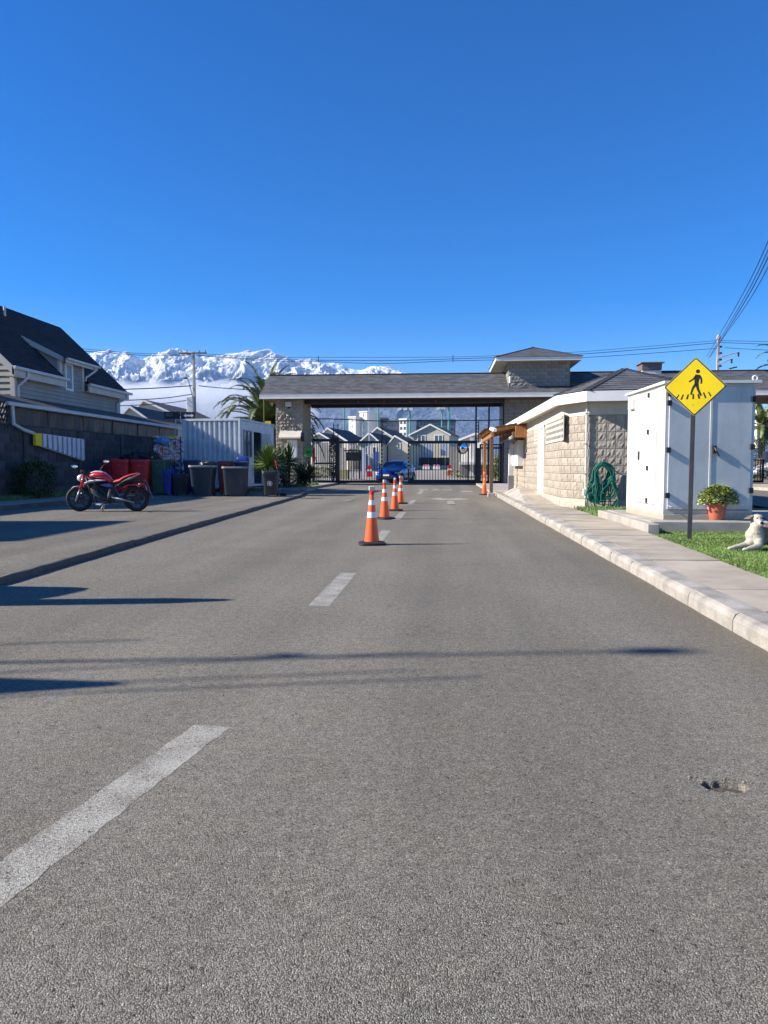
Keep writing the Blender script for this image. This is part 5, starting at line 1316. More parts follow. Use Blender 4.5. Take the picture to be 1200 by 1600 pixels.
tc = n.new('ShaderNodeTexCoord'); ns = n.new('ShaderNodeTexNoise'); ns.inputs['Scale'].default_value = 4.2; ns.inputs['Detail'].default_value = 4; l.new(tc.outputs['Object'], ns.inputs['Vector'])
sx = n.new('ShaderNodeSeparateXYZ'); l.new(tc.outputs['Object'], sx.inputs[0])
# tan saddle on the side of the body, grey-brown patch behind the right ear
e1 = math_(n, l, 'ADD', math_(n, l, 'MULTIPLY', sx.outputs[0], 3.2), math_(n, l, 'MULTIPLY', ns.outputs[0], 1.6))
mr = n.new('ShaderNodeMapRange'); mr.inputs[1].default_value = 1.10; mr.inputs[2].default_value = 1.32; l.new(e1, mr.inputs[0])
mx = n.new('ShaderNodeMix'); mx.data_type = 'RGBA'; mx.inputs['A'].default_value = (.47, .42, .34, 1); mx.inputs['B'].default_value = (.34, .19, .09, 1); l.new(mr.outputs[0], mx.inputs['Factor'])
vd = n.new('ShaderNodeVectorMath'); vd.operation = 'DISTANCE'; l.new(tc.outputs['Object'], vd.inputs[0]); vd.inputs[1].default_value = (.085, .01, .315)
mr2 = n.new('ShaderNodeMapRange'); mr2.inputs[1].default_value = .085; mr2.inputs[2].default_value = .06; l.new(vd.outputs['Value'], mr2.inputs[0])
mx2 = n.new('ShaderNodeMix'); mx2.data_type = 'RGBA'; l.new(mx.outputs['Result'], mx2.inputs['A']); mx2.inputs['B'].default_value = (.13, .12, .12, 1); l.new(mr2.outputs[0], mx2.inputs['Factor'])
l.new(mx2.outputs['Result'], p.inputs['Base Color']); p.inputs['Roughness'].default_value = .8
nb = n.new('ShaderNodeTexNoise'); nb.inputs['Scale'].default_value = 130; nb.inputs['Detail'].default_value = 3; l.new(tc.outputs['Object'], nb.inputs['Vector'])
bb = n.new('ShaderNodeBump'); bb.inputs['Strength'].default_value = .5; bb.inputs['Distance'].default_value = .004; l.new(nb.outputs[0], bb.inputs['Height']); l.new(bb.outputs[0], p.inputs['Normal'])
me.materials.clear(); me.materials.append(m)
M['dogear'] = mat('dog_ear', (.20, .15, .11), .85, .2, 20); M['dogblack'] = mat('dog_nose', (.012, .011, .011), .3, .1, 20)
def ear(s, name='ear'):
    b = MB(); o_ = Vector((.022+s*.052, -.01, .395))
    tip = o_+Vector((s*.10, -.01, -.03 if s < 0 else -.07)); 
    r0 = [(o_+Vector((0, -.038, .008))), o_+Vector((0, .0, .02)), o_+Vector((0, .035, .0)), o_+Vector((0, 0, -.012))]
    mm_ = o_.lerp(tip, .55); r1 = [mm_+Vector((0, -.042, -.012)), mm_+Vector((0, 0, .016)), mm_+Vector((0, .04, -.005)), mm_+Vector((0, 0, -.004))]
    r2 = [tip+Vector((0, -.006, 0)), tip+Vector((0, 0, .004)), tip+Vector((0, .006, 0)), tip+Vector((0, 0, -.003))]
    b.rings([r0, r1, r2]); o = b.build(name, M['dogear'], dg, world=False, fixn=True); autosmooth(o, 80)
ear(-1); ear(1)
for s in (-1, 1):
    b = MB(); b.ell((.022+s*.027, -.088, .378), (.012, .009, .010), 10, 8); b.build('eye', M['dogblack'], dg, world=False)
b = MB(); b.ell((.005, -.179, .328), (.021, .014, .017), 12, 8); b.build('nose', M['dogblack'], dg, world=False)
b = MB(); b.tube([(-.016, -.15, .306), (.006, -.182, .302), (.028, -.15, .306)], .0028, 5); b.build('mouth', M['dogblack'], dg, world=False)

# short coat: hairs rooted all over the body
_me = dgb.data; _me.calc_loop_triangles(); rg = np.random.RandomState(5)
tri = np.array([t_.vertices[:] for t_ in _me.loop_triangles]); co = np.array([v_.co[:] for v_ in _me.vertices]); nn_ = np.array([v_.normal[:] for v_ in _me.vertices])
A_, B_, C_ = co[tri[:, 0]], co[tri[:, 1]], co[tri[:, 2]]; ar = np.linalg.norm(np.cross(B_-A_, C_-A_), axis=1); pick_ = rg.choice(len(tri), 26000, p=ar/ar.sum())
u_, v_ = rg.rand(26000, 1), rg.rand(26000, 1); fl_ = (u_+v_) > 1; u_[fl_] = 1-u_[fl_]; v_[fl_] = 1-v_[fl_]
P_ = A_[pick_]+u_*(B_-A_)[pick_]+v_*(C_-A_)[pick_]; N_ = nn_[tri[pick_, 0]]; dn = N_*.5+np.array([.55, .25, -.45])+rg.randn(26000, 3)*.22; dn /= np.linalg.norm(dn, axis=1)[:, None]
sd_ = np.cross(dn, N_)+1e-4; sd_ /= np.linalg.norm(sd_, axis=1)[:, None]; hl = (.009+.009*rg.rand(26000))[:, None]
V_ = np.stack([P_-sd_*.0009, P_+sd_*.0009, P_+dn*hl], 1).reshape(-1, 3)
fm = bpy.data.meshes.new('fur'); fm.from_pydata(V_.tolist(), [], [(3*i, 3*i+1, 3*i+2) for i in range(26000)]); fm.materials.append(m); fo = bpy.data.objects.new('fur', fm); C.objects.link(fo); setparent(fo, dg); fo['kind'] = 'stuff'
# ------------------------------------------------------------ wheeled bins
def bin_(loc, w, d, h, col, label, group='wheeled bins', lid='closed', rimcol=None, rz=YAW, name='wheeled_bin', taper=.78, rimh=.07, mark=None, hollow=False):
    t = thing(name, label, 'bin', loc, rz, group); rimcol = rimcol or col
    z0 = .06; hb = h-.07 if lid == 'closed' else h
    b = MB(); R_ = []
    for f in (0, .25, .5, .75, 1):
        z = z0+(hb-rimh-z0)*f; k = taper+(1-taper)*f; R_.append([(x*k, y*k-(1-k)*d*.18, z) for x, y in rsq(w*.93, d*.93, 28, 7)])
    b.rings(R_, True, False); 
    if hollow or lid != 'closed':
        b.rings([[(x*k, y*k-(1-k)*d*.18, z) for x, y in rsq(w*.89, d*.89, 28, 7)] for k, z in ((1, hb-rimh), (taper, z0+.03))], False, True)
    autosmooth(b.build('body', M[col], t, world=False), 40)
    b = MB(); o_, i_ = rsq(w, d, 28, 7), rsq(w*.88, d*.88, 28, 7)
    b.rings([[(x, y, hb-rimh) for x, y in i_], [(x, y, hb-rimh) for x, y in o_], [(x, y, hb-.008) for x, y in o_], [(x*.99, y*.99, hb) for x, y in o_], [(x, y, hb) for x, y in i_], [(x, y, hb-rimh) for x, y in i_]], False, False)
    autosmooth(b.build('rim', M[rimcol], t, world=False), 40)
    for i in range(9):    # small ribs under the rim on the front
        x = -w*.4+w*.8*i/8; b = MB(); b.box(x-.006, x+.006, -d/2*.99, -d/2*.93, hb-rimh-.05, hb-rimh); b.build('rib', M[col], t, world=False)
    if lid == 'closed':
        b = MB(); b.rings([[(x*k, y*k, z) for x, y in rsq(w*1.02, d*1.02, 28, 7)] for k, z in ((1, hb+.002), (1, hb+.02), (.93, hb+.05), (.6, hb+.065))]); autosmooth(b.build('lid', M[rimcol], t, world=False), 40)
    b = MB(); b.tube([(-w*.36, d/2+.04, hb-.03), (w*.36, d/2+.04, hb-.03)], .014, 8); b.build('handle', M[col], t, world=False)
    for s in (-1, 1):
        b = MB(); b.lathe((s*w*.36, d*.32, .10), [(0, -.02), (.1, -.02), (.1, .02), (0, .02)], 16, 'x'); b.build('wheel', M['rubber'], t, world=False)
    if mark == 'dot': b = MB(); b.lathe((0, -d/2*.965, hb-.22), [(0, -.004), (.022, -.004), (.022, .02)], 12, 'y'); b.build('badge', M['greyrim'], t, world=False)
    return t
def bl(px, py, z=ZP): p = gp(px, py, z); return Vector((p.x, p.y, z))
BY = 26.5
def atD(px, D, z=ZP): p = at(px, 729, D); return Vector((p.x, p.y, z))
def H(py, D, z=ZP): return CAMZ+(HZ-py)/F*D - z
def Wd(a, c, D): return (c-a)/F*D
def row(px0, px1, top, D, d, col, label, **k): return bin_(atD((px0+px1)/2, D, k.pop('z', ZP)), Wd(px0, px1, D), d, H(top, D), col, label, **k)
row(176, 208, 718, 26.4, .8, 'redp', 'red wheeled bin directly behind the motorbike, left of its twin', lid='open', rimh=.10, mark='dot')
row(208, 238.5, 718, 26.4, .8, 'redp', 'red wheeled bin between the other front red bin and the green bin', lid='open', rimh=.10, mark='dot')
row(136, 160, 713, 28.8, .7, 'redp', 'red wheeled bin farthest left against the block wall', lid='closed')
row(158, 182, 716, 28.0, .7, 'redp', 'red wheeled bin half hidden behind the front pair, second from the left', lid='closed')
row(237.5, 265, 718, 26.6, .75, 'greenp', 'dark green wheeled bin next to the red pair', lid='open', rimh=.08, mark='dot')
row(256.5, 271, 733, 25.6, .4, 'bluep', 'narrow bright blue bin in shade beside the green one', rz=.1)
row(270, 293.5, 740, 25.7, .55, 'blackp', 'short black bin in deep shade right of the narrow blue bin')
row(289, 313, 718.5, 27.0, .6, 'blued', 'tall navy bin against the container wall, left of the large grey bin')
row(297.5, 338.5, 727, 25.0, .85, 'greyp', 'large open grey wheeled bin holding a black rubbish bag', lid='open', rimcol='greyrim', rimh=.07, taper=.80, rz=.16)
row(341, 366.5, 720, 26.8, .6, 'rust', 'orange-red bin against the container between the two grey bins')
row(368, 388.5, 722, 26.6, .6, 'blued', 'navy bin with a bright blue open lid behind the second grey bin', lid='open')
row(349, 387.5, 729, 24.9, .75, 'greyp', 'grey-green wheeled bin with a pale rim and dented side, right of the large open one', lid='open', rimcol='greyrim', rimh=.06, taper=.84, rz=.1)
b11 = row(411, 436, 735.5, 24.6, .5, 'blackp', 'small black bin with a white round emblem near the kerb corner', taper=.82)
b = MB(); n = 20; hh_ = .45
b.tube([(.075*math.cos(2*math.pi*i/n), -.238, hh_+.075*math.sin(2*math.pi*i/n)) for i in range(n+1)], .006, 5, cap=False); b.build('emblem_ring', M['white'], b11, world=False)
b = MB()
for k in range(3):
    a = math.radians(90+120*k); b.obox((.035*math.cos(a), -.24, hh_+.035*math.sin(a)), (.035*math.cos(a+1.7), -.24, hh_+.035*math.sin(a+1.7)), .004, .022, up=(0, 0, 1))
b.build('emblem_arrows', M['white'], b11, world=False, kind='stuff')
q = atD(380, 26.5, H(720, 26.5)+ZP-.03); bl_ = thing('bin_lid', 'bright blue plastic lid propped open on the navy bin', 'lid', q)
b = MB(); b.rings([[(x, y*.45, z+yy_) for x, y in rsq(.46*k, .5*k, 24, 6)] for k, z, yy_ in ((1, 0, 0), (1, .05, 0), (.9, .16, 0), (.6, .2, 0))]); autosmooth(b.build('shell', M['bluep'], bl_, world=False), 40)
# rubbish bags
def bag(px, D, z, rx, rz_, label, seed, m='blackp', name='rubbish_bag'):
    q = atD(px, D, z); b = MB(); b.ell((0, 0, rz_*.8), (rx, rx*.8, rz_), 26, 18); rn = random.Random(seed)
    b.v = [tuple(Vector(v)*(1+.22*noise.noise(Vector(v)*7/rx*.3+Vector((seed, 0, 0)))+.12*noise.noise(Vector(v)*22/rx*.3))) for v in b.v]
    o = single(b, name, M[m], label, 'bag', 'rubbish bags heaped behind the bins'); o.location = q; return o
bag(325, 25.0, 1.02, .30, .14, 'crumpled black rubbish bag bulging out of the large open grey bin', 2)
for i, (px, z, rx) in enumerate(((213, 1.42, .36), (226, 1.45, .38), (239, 1.42, .36), (200, 1.32, .3))):
    bag(px, 27.4, z-.25, rx, .26, ['black rubbish bag heaped above the right red bin', 'topmost black rubbish bag of the heap behind the bins', 'black rubbish bag heaped above the green bin', 'leftmost black rubbish bag of the heap behind the bins'][i], 5+i)
bag(239, 27.2, 1.34, .08, .07, 'small yellow bag on the heap above the green bin', 15, 'yellow')
# recycling cage full of plastic bottles
cgp = atD(266, 27.6, .1); cage = thing('bottle_cage', 'yellow framed mesh cage stuffed with clear plastic bottles beside the container', 'cage', cgp)
cgw = Wd(243, 288, 27.6); ch_z = H(683, 27.6, .1)
for a, c in (((-cgw/2, -.3, ch_z), (cgw/2, -.3, ch_z)), ((-cgw/2, .3, ch_z), (cgw/2, .3, ch_z)), ((-cgw/2, -.3, 0), (-cgw/2, -.3, ch_z)), ((cgw/2, -.3, 0), (cgw/2, -.3, ch_z))):
    b = MB(); b.tube([a, c], .022, 6); b.build('frame_tube', M['yellow'] if a[2] > 1 else M['dark'], cage, world=False)
b = MB()
for i in range(16): x = -cgw/2+cgw*i/15; b.tube([(x, -.3, .1), (x, -.3, ch_z)], .004, 4)
for i in range(24): z = .1+(ch_z-.1)*i/23; b.tube([(-cgw/2, -.3, z), (cgw/2, -.3, z)], .004, 4)
b.build('wire_mesh', M['steel'], cage, world=False, kind='stuff')
M['bottle'] = mat('clear_bottle_plastic', (.50, .58, .70), .25, .2, 12, rnd=.2); M['bottle2'] = mat('blue_bottle_plastic', (.12, .28, .60), .25, .2, 12); M['bottle3'] = mat('cap_red', (.5, .05, .04), .4, .1, 5)
bm_ = MB(); bm_.lathe((0, 0, 0), [(0, 0), (.045, .005), (.048, .03), (.045, .18), (.02, .24), (.014, .25), (.014, .27), (0, .27)], 10); me = None
rnd = random.Random(21)
cols_ = ['bottle', 'bottle2', 'greenp', 'bottle3']; bt2 = MB()
for i in range(330):
    z = .3+rnd.random()**.8*(ch_z-.35); xw = cgw/2*.9
    x = rnd.uniform(-xw*(1 if z > ch_z*.7 else .3), xw); y_ = rnd.uniform(-.24, .1)
    E_ = Matrix.Rotation(rnd.uniform(0, 6.28), 3, 'X') @ Matrix.Rotation(rnd.uniform(0, 6.28), 3, 'Y'); s_ = rnd.uniform(.7, 1.05)
    bt2.mat(rnd.choice([0, 0, 0, 0, 0, 1, 2, 3])); bt2.add([tuple(E_ @ (Vector(v)-Vector((0, 0, .13)))*s_+Vector((x, y_, z))) for v in bm_.v], bm_.f)
bt2.build('plastic_bottles', [M[c] for c in cols_], cage, world=False, smooth=True, kind='stuff')
bag(257, 27.2, 1.9, .24, .17, 'pale blue translucent bag hanging over the top of the bottle cage', 31, 'bottle2')
bag(268, 26.9, .62, .26, .2, 'bright blue sack slumped at the foot of the bottle cage', 33, 'bluep')
# broom leaning near the small bin
br_ = thing('broom', 'red and blue broom handle leaning behind the small black bin', 'broom', atD(437, 25.2, ZP))
b = MB(); a, c = atD(443, 25.2, ZP), atD(430, 25.4, 0); c.z = H(718, 25.4)+ZP; b.tube([a, a.lerp(c, .75)], .014, 6); b.build('handle', M['bluep'], br_); b = MB(); b.tube([a.lerp(c, .75), c], .015, 6); b.build('grip', M['redp'], br_)
b = MB(); b.bbox(a.x-.14, a.x+.1, a.y-.03, a.y+.03, ZP, ZP+.1, .01); b.build('head', M['dark'], br_)

# ------------------------------------------------------------ step ladder hung on the wall
lx = XW+.13; p0, p1, p2, p3 = onX(54, 677, lx), onX(131, 687, lx), onX(131, 720, lx), onX(54, 696, lx)
ld = thing('step_ladder', 'white step ladder with a yellow top cap hung sideways on the block wall', 'ladder', p0)
t0 = onX(64, 678, lx), onX(64, 697, lx)
b = MB(); b.add([p0, t0[0], t0[1], p3, p0+Vector((.08, 0, 0)), t0[0]+Vector((.08, 0, 0)), t0[1]+Vector((.08, 0, 0)), p3+Vector((.08, 0, 0))], [(0,1,2,3),(4,7,6,5),(0,4,5,1),(1,5,6,2),(2,6,7,3),(3,7,4,0)]); b.build('top_cap', M['yellow'], ld, fixn=True)
for a, c in ((t0[0], p1), (t0[1], p2)):
    b = MB(); b.obox(a, c, .05, .03); b.build('rail', M['alu'], ld)
M['tread'] = mat('ladder_tread', (.70, .72, .74), .45, .05, 5)
for i in range(9):
    f = (i+.4)/9; a = t0[0].lerp(p1, f); c = t0[1].lerp(p2, f); b = MB(); w = (p1-t0[0]).length/9*.62
    d = (p1-t0[0]).normalized()*w; b.add([a, a+d, c+d, c, a+Vector((.06, 0, 0)), a+d+Vector((.06, 0, 0)), c+d+Vector((.06, 0, 0)), c+Vector((.06, 0, 0))], [(0,1,2,3),(4,7,6,5),(0,4,5,1),(1,5,6,2),(2,6,7,3),(3,7,4,0)]); b.build('tread', M['tread'], ld, fixn=True)

# ------------------------------------------------------------ container office
CD = 28.6; cz0 = .28; cz1 = at(380, 655, CD).z
cA, cB = at(284.5, 700, CD), at(380.5, 700, CD); cA.z = cB.z = 0
cA.y = (cA.y+cB.y)/2; fw = (cB-cA).length; co = thing('container_office', 'pale blue-white corrugated shipping container office with its side door open', 'container', (cA.x, cA.y, 0), R(-5))
LY = 4.1
# corrugated front (deep trapezoid ribs)
def corr(n, L, dp):
    pts_ = []
    for i in range(n):
        x = L*i/n; s_ = L/n; pts_ += [(x, 0), (x+s_*.32, 0), (x+s_*.5, dp), (x+s_*.82, dp)]
    return pts_+[(L, 0)]
b = MB(); pr = corr(11, fw-.16, .095)
for (x0, y0), (x1, y1) in zip(pr, pr[1:]): b.quad((x0+.08, y0, cz0+.1), (x1+.08, y1, cz0+.1), (x1+.08, y1, cz1-.08), (x0+.08, y0, cz1-.08))
b.build('end_wall', M['contain'], co, world=False)
b = MB(); pr = corr(18, LY-.16, .03)
XC = cA.x+fw; wy_ = [onX(p_, 700, XC).y-cA.y for p_ in (383, 392.5, 396, 404)]
wins = [(wy_[0], wy_[1], 1.45, 2.52)]; door = (wy_[2], wy_[3])
def clipq(y0, y1, za, zb_, ox0, ox1): b.quad((fw-ox0, y0, za), (fw-ox1, y1, za), (fw-ox1, y1, zb_), (fw-ox0, y0, zb_))
for (y0, o0), (y1, o1) in zip(pr, pr[1:]):
    y0 += .08; y1 += .08; spans = [(cz0+.1, cz1-.08)]; ymid = (y0+y1)/2
    for (wa, wb, wz0, wz1) in wins:
        if wa < ymid < wb: spans = [(cz0+.1, wz0), (wz1, cz1-.08)]
    if door[0] < ymid < door[1]: spans = [(2.5, cz1-.08)]
    for za, zb_ in spans: clipq(y0, y1, za, zb_, o0, o1)
b.build('side_wall', M['contain'], co, world=False)
b = MB(); b.box(0, fw, LY-.02, LY, cz0, cz1); b.box(0, .02, 0, LY-.02, cz0, cz1); b.box(.02, fw, .06, LY-.02, cz1-.10, cz1-.06); b.box(.02, fw-.06, .06, LY-.02, cz0, cz0+.08); b.build('shell', M['contain'], co, world=False)
for x in (0, fw-.08):
    b = MB(); b.bbox(x, x+.08, -.02, .06, cz0, cz1, .008); b.build('corner_post', M['contain'], co, world=False)
b = MB(); b.bbox(.08, fw-.08, -.02, .06, cz1-.09, cz1, .006); b.build('header', M['contain'], co, world=False)
b = MB(); b.bbox(.08, fw-.08, -.02, .06, cz0, cz0+.12, .006); b.build('sill_beam', M['contain'], co, world=False)
b = MB(); b.bbox(fw-.08, fw, .06, LY, cz1-.09, cz1, .006); b.build('top_rail', M['contain'], co, world=False)
for (wa, wb, wz0, wz1) in wins:
    b = MB()
    for q in ((wa, wa+.05, wz0, wz1), (wb-.05, wb, wz0, wz1), (wa+.05, wb-.05, wz0, wz0+.05), (wa+.05, wb-.05, wz1-.05, wz1), ((wa+wb)/2-.02, (wa+wb)/2+.02, wz0+.05, wz1-.05)): b.box(fw-.05, fw+.02, *q)
    wf = b.build('window', M['grey'], co, world=False); b = MB(); b.box(fw-.03, fw-.02, wa+.05, wb-.05, wz0+.05, wz1-.05); b.build('pane', M['glass'], wf, world=False)
b = MB(); b.box(fw-.5, fw-.48, door[0]-.3, door[1]+.3, .38, 2.7); b.build('doorway_shade_sheet', M['signblack'], co, world=False)  # black sheet stands for the shade inside the open doorway
b = MB(); b.bbox(fw-.0, fw+.46, door[1]-.0, door[1]+.05, .36, 2.47, .006); b.build('door', M['white'], co, world=False)
for (x, y_) in ((.15, .1), (fw-.15, .1), (fw-.15, LY-.2), (.15, LY-.2)):
    b = MB(); b.box(x-.12, x+.12, y_-.1, y_+.1, .0, cz0); b.build('support_block', M['concrete'], co, world=False)

# ------------------------------------------------------------ direction sign, little yellow sign
ds = thing('direction_sign', 'dark direction board with white two-way arrow on a thin post', 'sign', at(276, 729, 29.2)); ds.location.z = .1
def bp(px, py, D=29.2): return at(px, py, D)
for (a, c, y0, y1, m) in ((259, 283.5, 643.8, 655.2, 'signblack'), (284.5, 307, 644.4, 655.4, 'signblack')):
    P, Q = bp(a, y1), bp(c, y0); b = MB(); b.obox((P.x, P.y, (P.z+Q.z)/2), (Q.x, Q.y, (P.z+Q.z)/2), .03, Q.z-P.z); b.build('panel', M[m], ds)
b = MB(); a = bp(276, 655); b.tube([(a.x, a.y+.03, .1), (a.x, a.y+.03, a.z+.3)], .022, 8); b.build('post', M['alu'], ds)
b = MB(); pts_ = [(289, 650), (292.5, 646.8), (292.5, 648.7), (301, 648.7), (301, 646.8), (304.5, 650), (301, 653.2), (301, 651.3), (292.5, 651.3), (292.5, 653.2)]
for k in (0, 1): 
    pass
vv = [bp(px, py, 29.165) for px, py in pts_]; b.add(vv, [(0, 1, 2, 7, 8, 9) if False else (0, 1, 2, 8, 9), (2, 3, 7, 8), (3, 4, 5, 6, 7)]); b.build('arrow', M['white'], ds)
for y0 in (647.2, 650.2):
    P, Q = bp(261, y0, 29.165), bp(272, y0+.1, 29.165); b = MB(); b.obox(P, Q, .006, .03); b.build('lettering_line', M['grey'], ds)
ys = thing('yellow_sign', 'tiny yellow plate on a bar beside the gate pillar', 'sign', at(420, 661, 41.0))
P, Q = at(415.3, 664, 41), at(424.5, 658.6, 41); b = MB(); b.box(P.x, Q.x, P.y-.02, P.y+.02, P.z, Q.z); b.build('plate', M['yellow'], ys)
b = MB(); a, c = at(413.6, 624, 41), at(413.6, 668, 41); b.tube([a, c, (c.x, c.y, .1)], .02, 6); M['dully'] = mat('dull_yellow_paint', (.30, .26, .08), .7, .2, 4); b.build('pole', M['dully'], ys)
b = MB(); a, c = at(413.6, 665.5, 41), at(439, 666, 41); b.tube([a, c, c+Vector((0, 0, -.3))], .025, 6); b.build('bar', M['alu'], ys)

# ------------------------------------------------------------ motorbike
wL = gp(124, 799, ZP); wR = gp(213, 799, ZP); WB = (wL-wR).length
mo = thing('motorbike', 'red and white naked motorbike with red seat parked on its side stand', 'motorbike', ((wL+wR)/2)+Vector((0, 0, 0)), math.atan2(wL.y-wR.y, wL.x-wR.x))
mo.location.z = ZP; mo.rotation_euler.x = R(4) if False else 0
r_ = .29; fx, rx_ = WB/2, -WB/2
def MX(px, py):   # photo px -> bike plane (x forward, z up)
    sc = dist(mo.location)/F; return ((168.5-px)*sc, (799-py)*sc)
def mkb(b, name, m, **k): return b.build(name, M[m] if isinstance(m, str) else m, mo, world=False, **k)
def wheel(cx_, w, name, steer=0):
    rot = Matrix.Rotation(steer, 3, 'Z')
    b = MB(); prof = [(r_-.075, -w/2*.8), (r_-.035, -w/2), (r_-.01, -w/2*.7), (r_, 0), (r_-.01, w/2*.7), (r_-.035, w/2), (r_-.075, w/2*.8)]
    b.lathe((0, 0, 0), prof, 40, 'y'); b.v = [tuple(rot @ Vector(v)+Vector((cx_, 0, r_))) for v in b.v]
    ty = mkb(b, name, 'rubber', smooth=True)
    def sub(b, nm, m):
        b.v = [tuple(rot @ Vector(v)+Vector((cx_, 0, r_))) for v in b.v]; o = b.build(nm, M[m], ty, world=False); autosmooth(o); return o
    b = MB(); b.lathe((0, 0, 0), [(r_-.075, -w/2*.75), (r_-.085, -w/2*.6), (r_-.085, w/2*.6), (r_-.075, w/2*.75)], 32, 'y'); sub(b, 'rim', 'dark')
    for i in range(5):
        a = 2*math.pi*i/5+.3; b = MB(); b.obox((0, 0, 0), ((r_-.08)*math.cos(a), 0, (r_-.08)*math.sin(a)), .03, .035, up=(0, 1, 0)); sub(b, 'spoke', 'blackp')
    b = MB(); b.lathe((0, 0, 0), [(0, -.06), (.045, -.06), (.045, .06), (0, .06)], 16, 'y'); sub(b, 'hub', 'dark')
    b = MB(); b.lathe((0, 0, 0), [(.075, .045), (.12, .045), (.12, .05), (.075, .05), (.075, .045)], 28, 'y'); sub(b, 'brake_disc', 'dark')
wheel(fx, .11, 'wheel', .25); wheel(rx_, .14, 'wheel')
def lp(pts_, hw_, name, m, ring=None, sm=True):
    """lofted body: list of (x, z, half_width, half_height)"""
    b = MB(); rr2 = []
    for i, (x, z, w, h) in enumerate(pts_):
        x0, z0 = pts_[max(i-1, 0)][:2]; x1, z1 = pts_[min(i+1, len(pts_)-1)][:2]
        d = Vector((x1-x0, z1-z0)).normalized(); n = Vector((-d.y, d.x))
        rr2.append([(x+n.x*h*math.sin(t), w*math.cos(t), z+n.y*h*math.sin(t)) for t in [2*math.pi*k/16 for k in range(16)]])
    b.rings(rr2); o = mkb(b, name, m, fixn=True)
    if sm: autosmooth(o, 50)
    return o
def pp_(px, py, w, h): x, z = MX(px, py); return (x, z, w, h)
# tank, seat, tail, shrouds, engine, frame
lp([pp_(140, 748, .04, .03), pp_(144, 744, .10, .06), pp_(152, 742.5, .14, .085), pp_(162, 743, .145, .09), pp_(170, 748, .11, .07), pp_(175, 752, .07, .04)], 0, 'fuel_tank', 'redcar')
lp([pp_(143, 738.5, .03, .012), pp_(150, 736.8, .07, .02), (MX(158, 737)[0], MX(158, 737)[1], .08, .022), pp_(166, 740.5, .075, .02), pp_(173, 747, .05, .012)], 0, 'tank_stripe', 'bikewhite')
lp([pp_(131, 757, .05, .02), pp_(136, 754.5, .125, .03), pp_(144, 751.5, .15, .035), pp_(155, 750.5, .155, .03), pp_(168, 750, .12, .02)], 0, 'tank_shroud', 'bikewhite')
lp([pp_(160, 757.5, .11, .02), pp_(168, 758.5, .145, .045), pp_(178, 759.5, .12, .03)], 0, 'side_cover', 'bikeblue')
lp([(MX(174, 764)[0], MX(174, 764)[1], .13, .05), (MX(172.5, 772)[0], MX(172.5, 772)[1], .13, .035), (MX(170, 780)[0], MX(170, 780)[1], .12, .02)], 0, 'frame_cover', 'bikegrey')
lp([pp_(175.5, 752, .08, .03), pp_(180, 753, .125, .045), pp_(189, 751, .13, .045), pp_(196, 746, .115, .035), pp_(206, 742, .10, .025), pp_(217, 739.5, .06, .018)], 0, 'seat', 'seat')
lp([pp_(184, 758, .10, .012), pp_(194, 752.5, .125, .02), pp_(205, 746.5, .11, .018), pp_(218, 740.5, .05, .012)], 0, 'tail_panel', 'bikewhite')
lp([pp_(188, 758, .10, .03), pp_(200, 754, .08, .03), pp_(214, 751.5, .06, .025), pp_(226, 753, .05, .02)], 0, 'tail_frame', 'blackp')
lp([pp_(228, 752, .05, .02), pp_(233, 765, .08, .012), pp_(238, 779, .07, .01)], 0, 'mudguard', 'blackp')
lp([pp_(188, 763.5, .06, .012), pp_(200, 757.5, .07, .02), pp_(213, 758, .07, .018), pp_(224, 765, .06, .01)], 0, 'rear_hugger', 'redcar')
lp([pp_(112, 764.5, .05, .01), pp_(116, 761, .08, .02), pp_(124, 760, .09, .022), pp_(130, 765, .08, .012)], 0, 'front_mudguard', 'bikegrey')
lp([pp_(143, 760, .09, .03), pp_(148, 766, .16, .09), pp_(157, 773, .18, .11), pp_(166, 778, .16, .08), pp_(172, 781, .10, .05)], 0, 'engine', 'blackp')
lp([pp_(147, 768, .19, .03), pp_(153, 772, .205, .05), pp_(159, 776, .19, .03)], 0, 'clutch_cover', 'bikegrey')
lp([pp_(146, 786, .09, .02), pp_(156, 788, .13, .035), pp_(166, 787.5, .10, .02)], 0, 'belly_pan', 'bikewhite')
lp([pp_(176, 757, .09, .03), pp_(178, 768, .11, .06), pp_(186, 780, .09, .04)], 0, 'airbox', 'blackp')
def bt_(a, c, r, name, m, y0=0, y1=None, n=8):
    (x0, z0), (x1, z1) = MX(*a), MX(*c); b = MB(); b.tube([(x0, y0, z0), (x1, y1 if y1 is not None else y0, z1)], r, n); return mkb(b, name, m, smooth=True)
for s in (-1, 1):
    bt_((134.5, 742), (127.5, 765), .027, 'fork_leg', 'redcar', s*.09); bt_((128, 764), (120.5, 783), .024, 'fork_tube', 'bikegrey', s*.09)
    bt_((177, 776), (212, 785), .022, 'swing_arm', 'bikegrey', s*.10)
    bt_((131, 741), (139, 738), .014, 'handlebar', 'dark', 0, s*.36); 
    bt_((139, 738), (141, 738), .02, 'grip', 'rubber', s*.36, s*.46)
bt_((187, 770), (193, 758), .03, 'shock_absorber', 'dark')
bt_((172, 786), (196, 786), .03, 'exhaust_pipe', 'bikegrey', -.13); bt_((192, 786), (220, 778), .05, 'exhaust_muffler', 'blackp', -.17)
bt_((166, 789), (160, 797), .012, 'footpeg', 'bikegrey', .17)
bt_((170, 786), (164.5, 800), .011, 'side_stand', 'dark', .14, .24)
for a, c, nm in (((137, 742), (176, 782), 'frame_tube'), ((137, 745), (150, 790), 'frame_tube'), ((150, 790), (176, 784), 'frame_tube'), ((176, 758), (220, 746), 'subframe_tube')):
    for s in (-1, 1): bt_(a, c, .016, nm, 'blackp', s*.10)
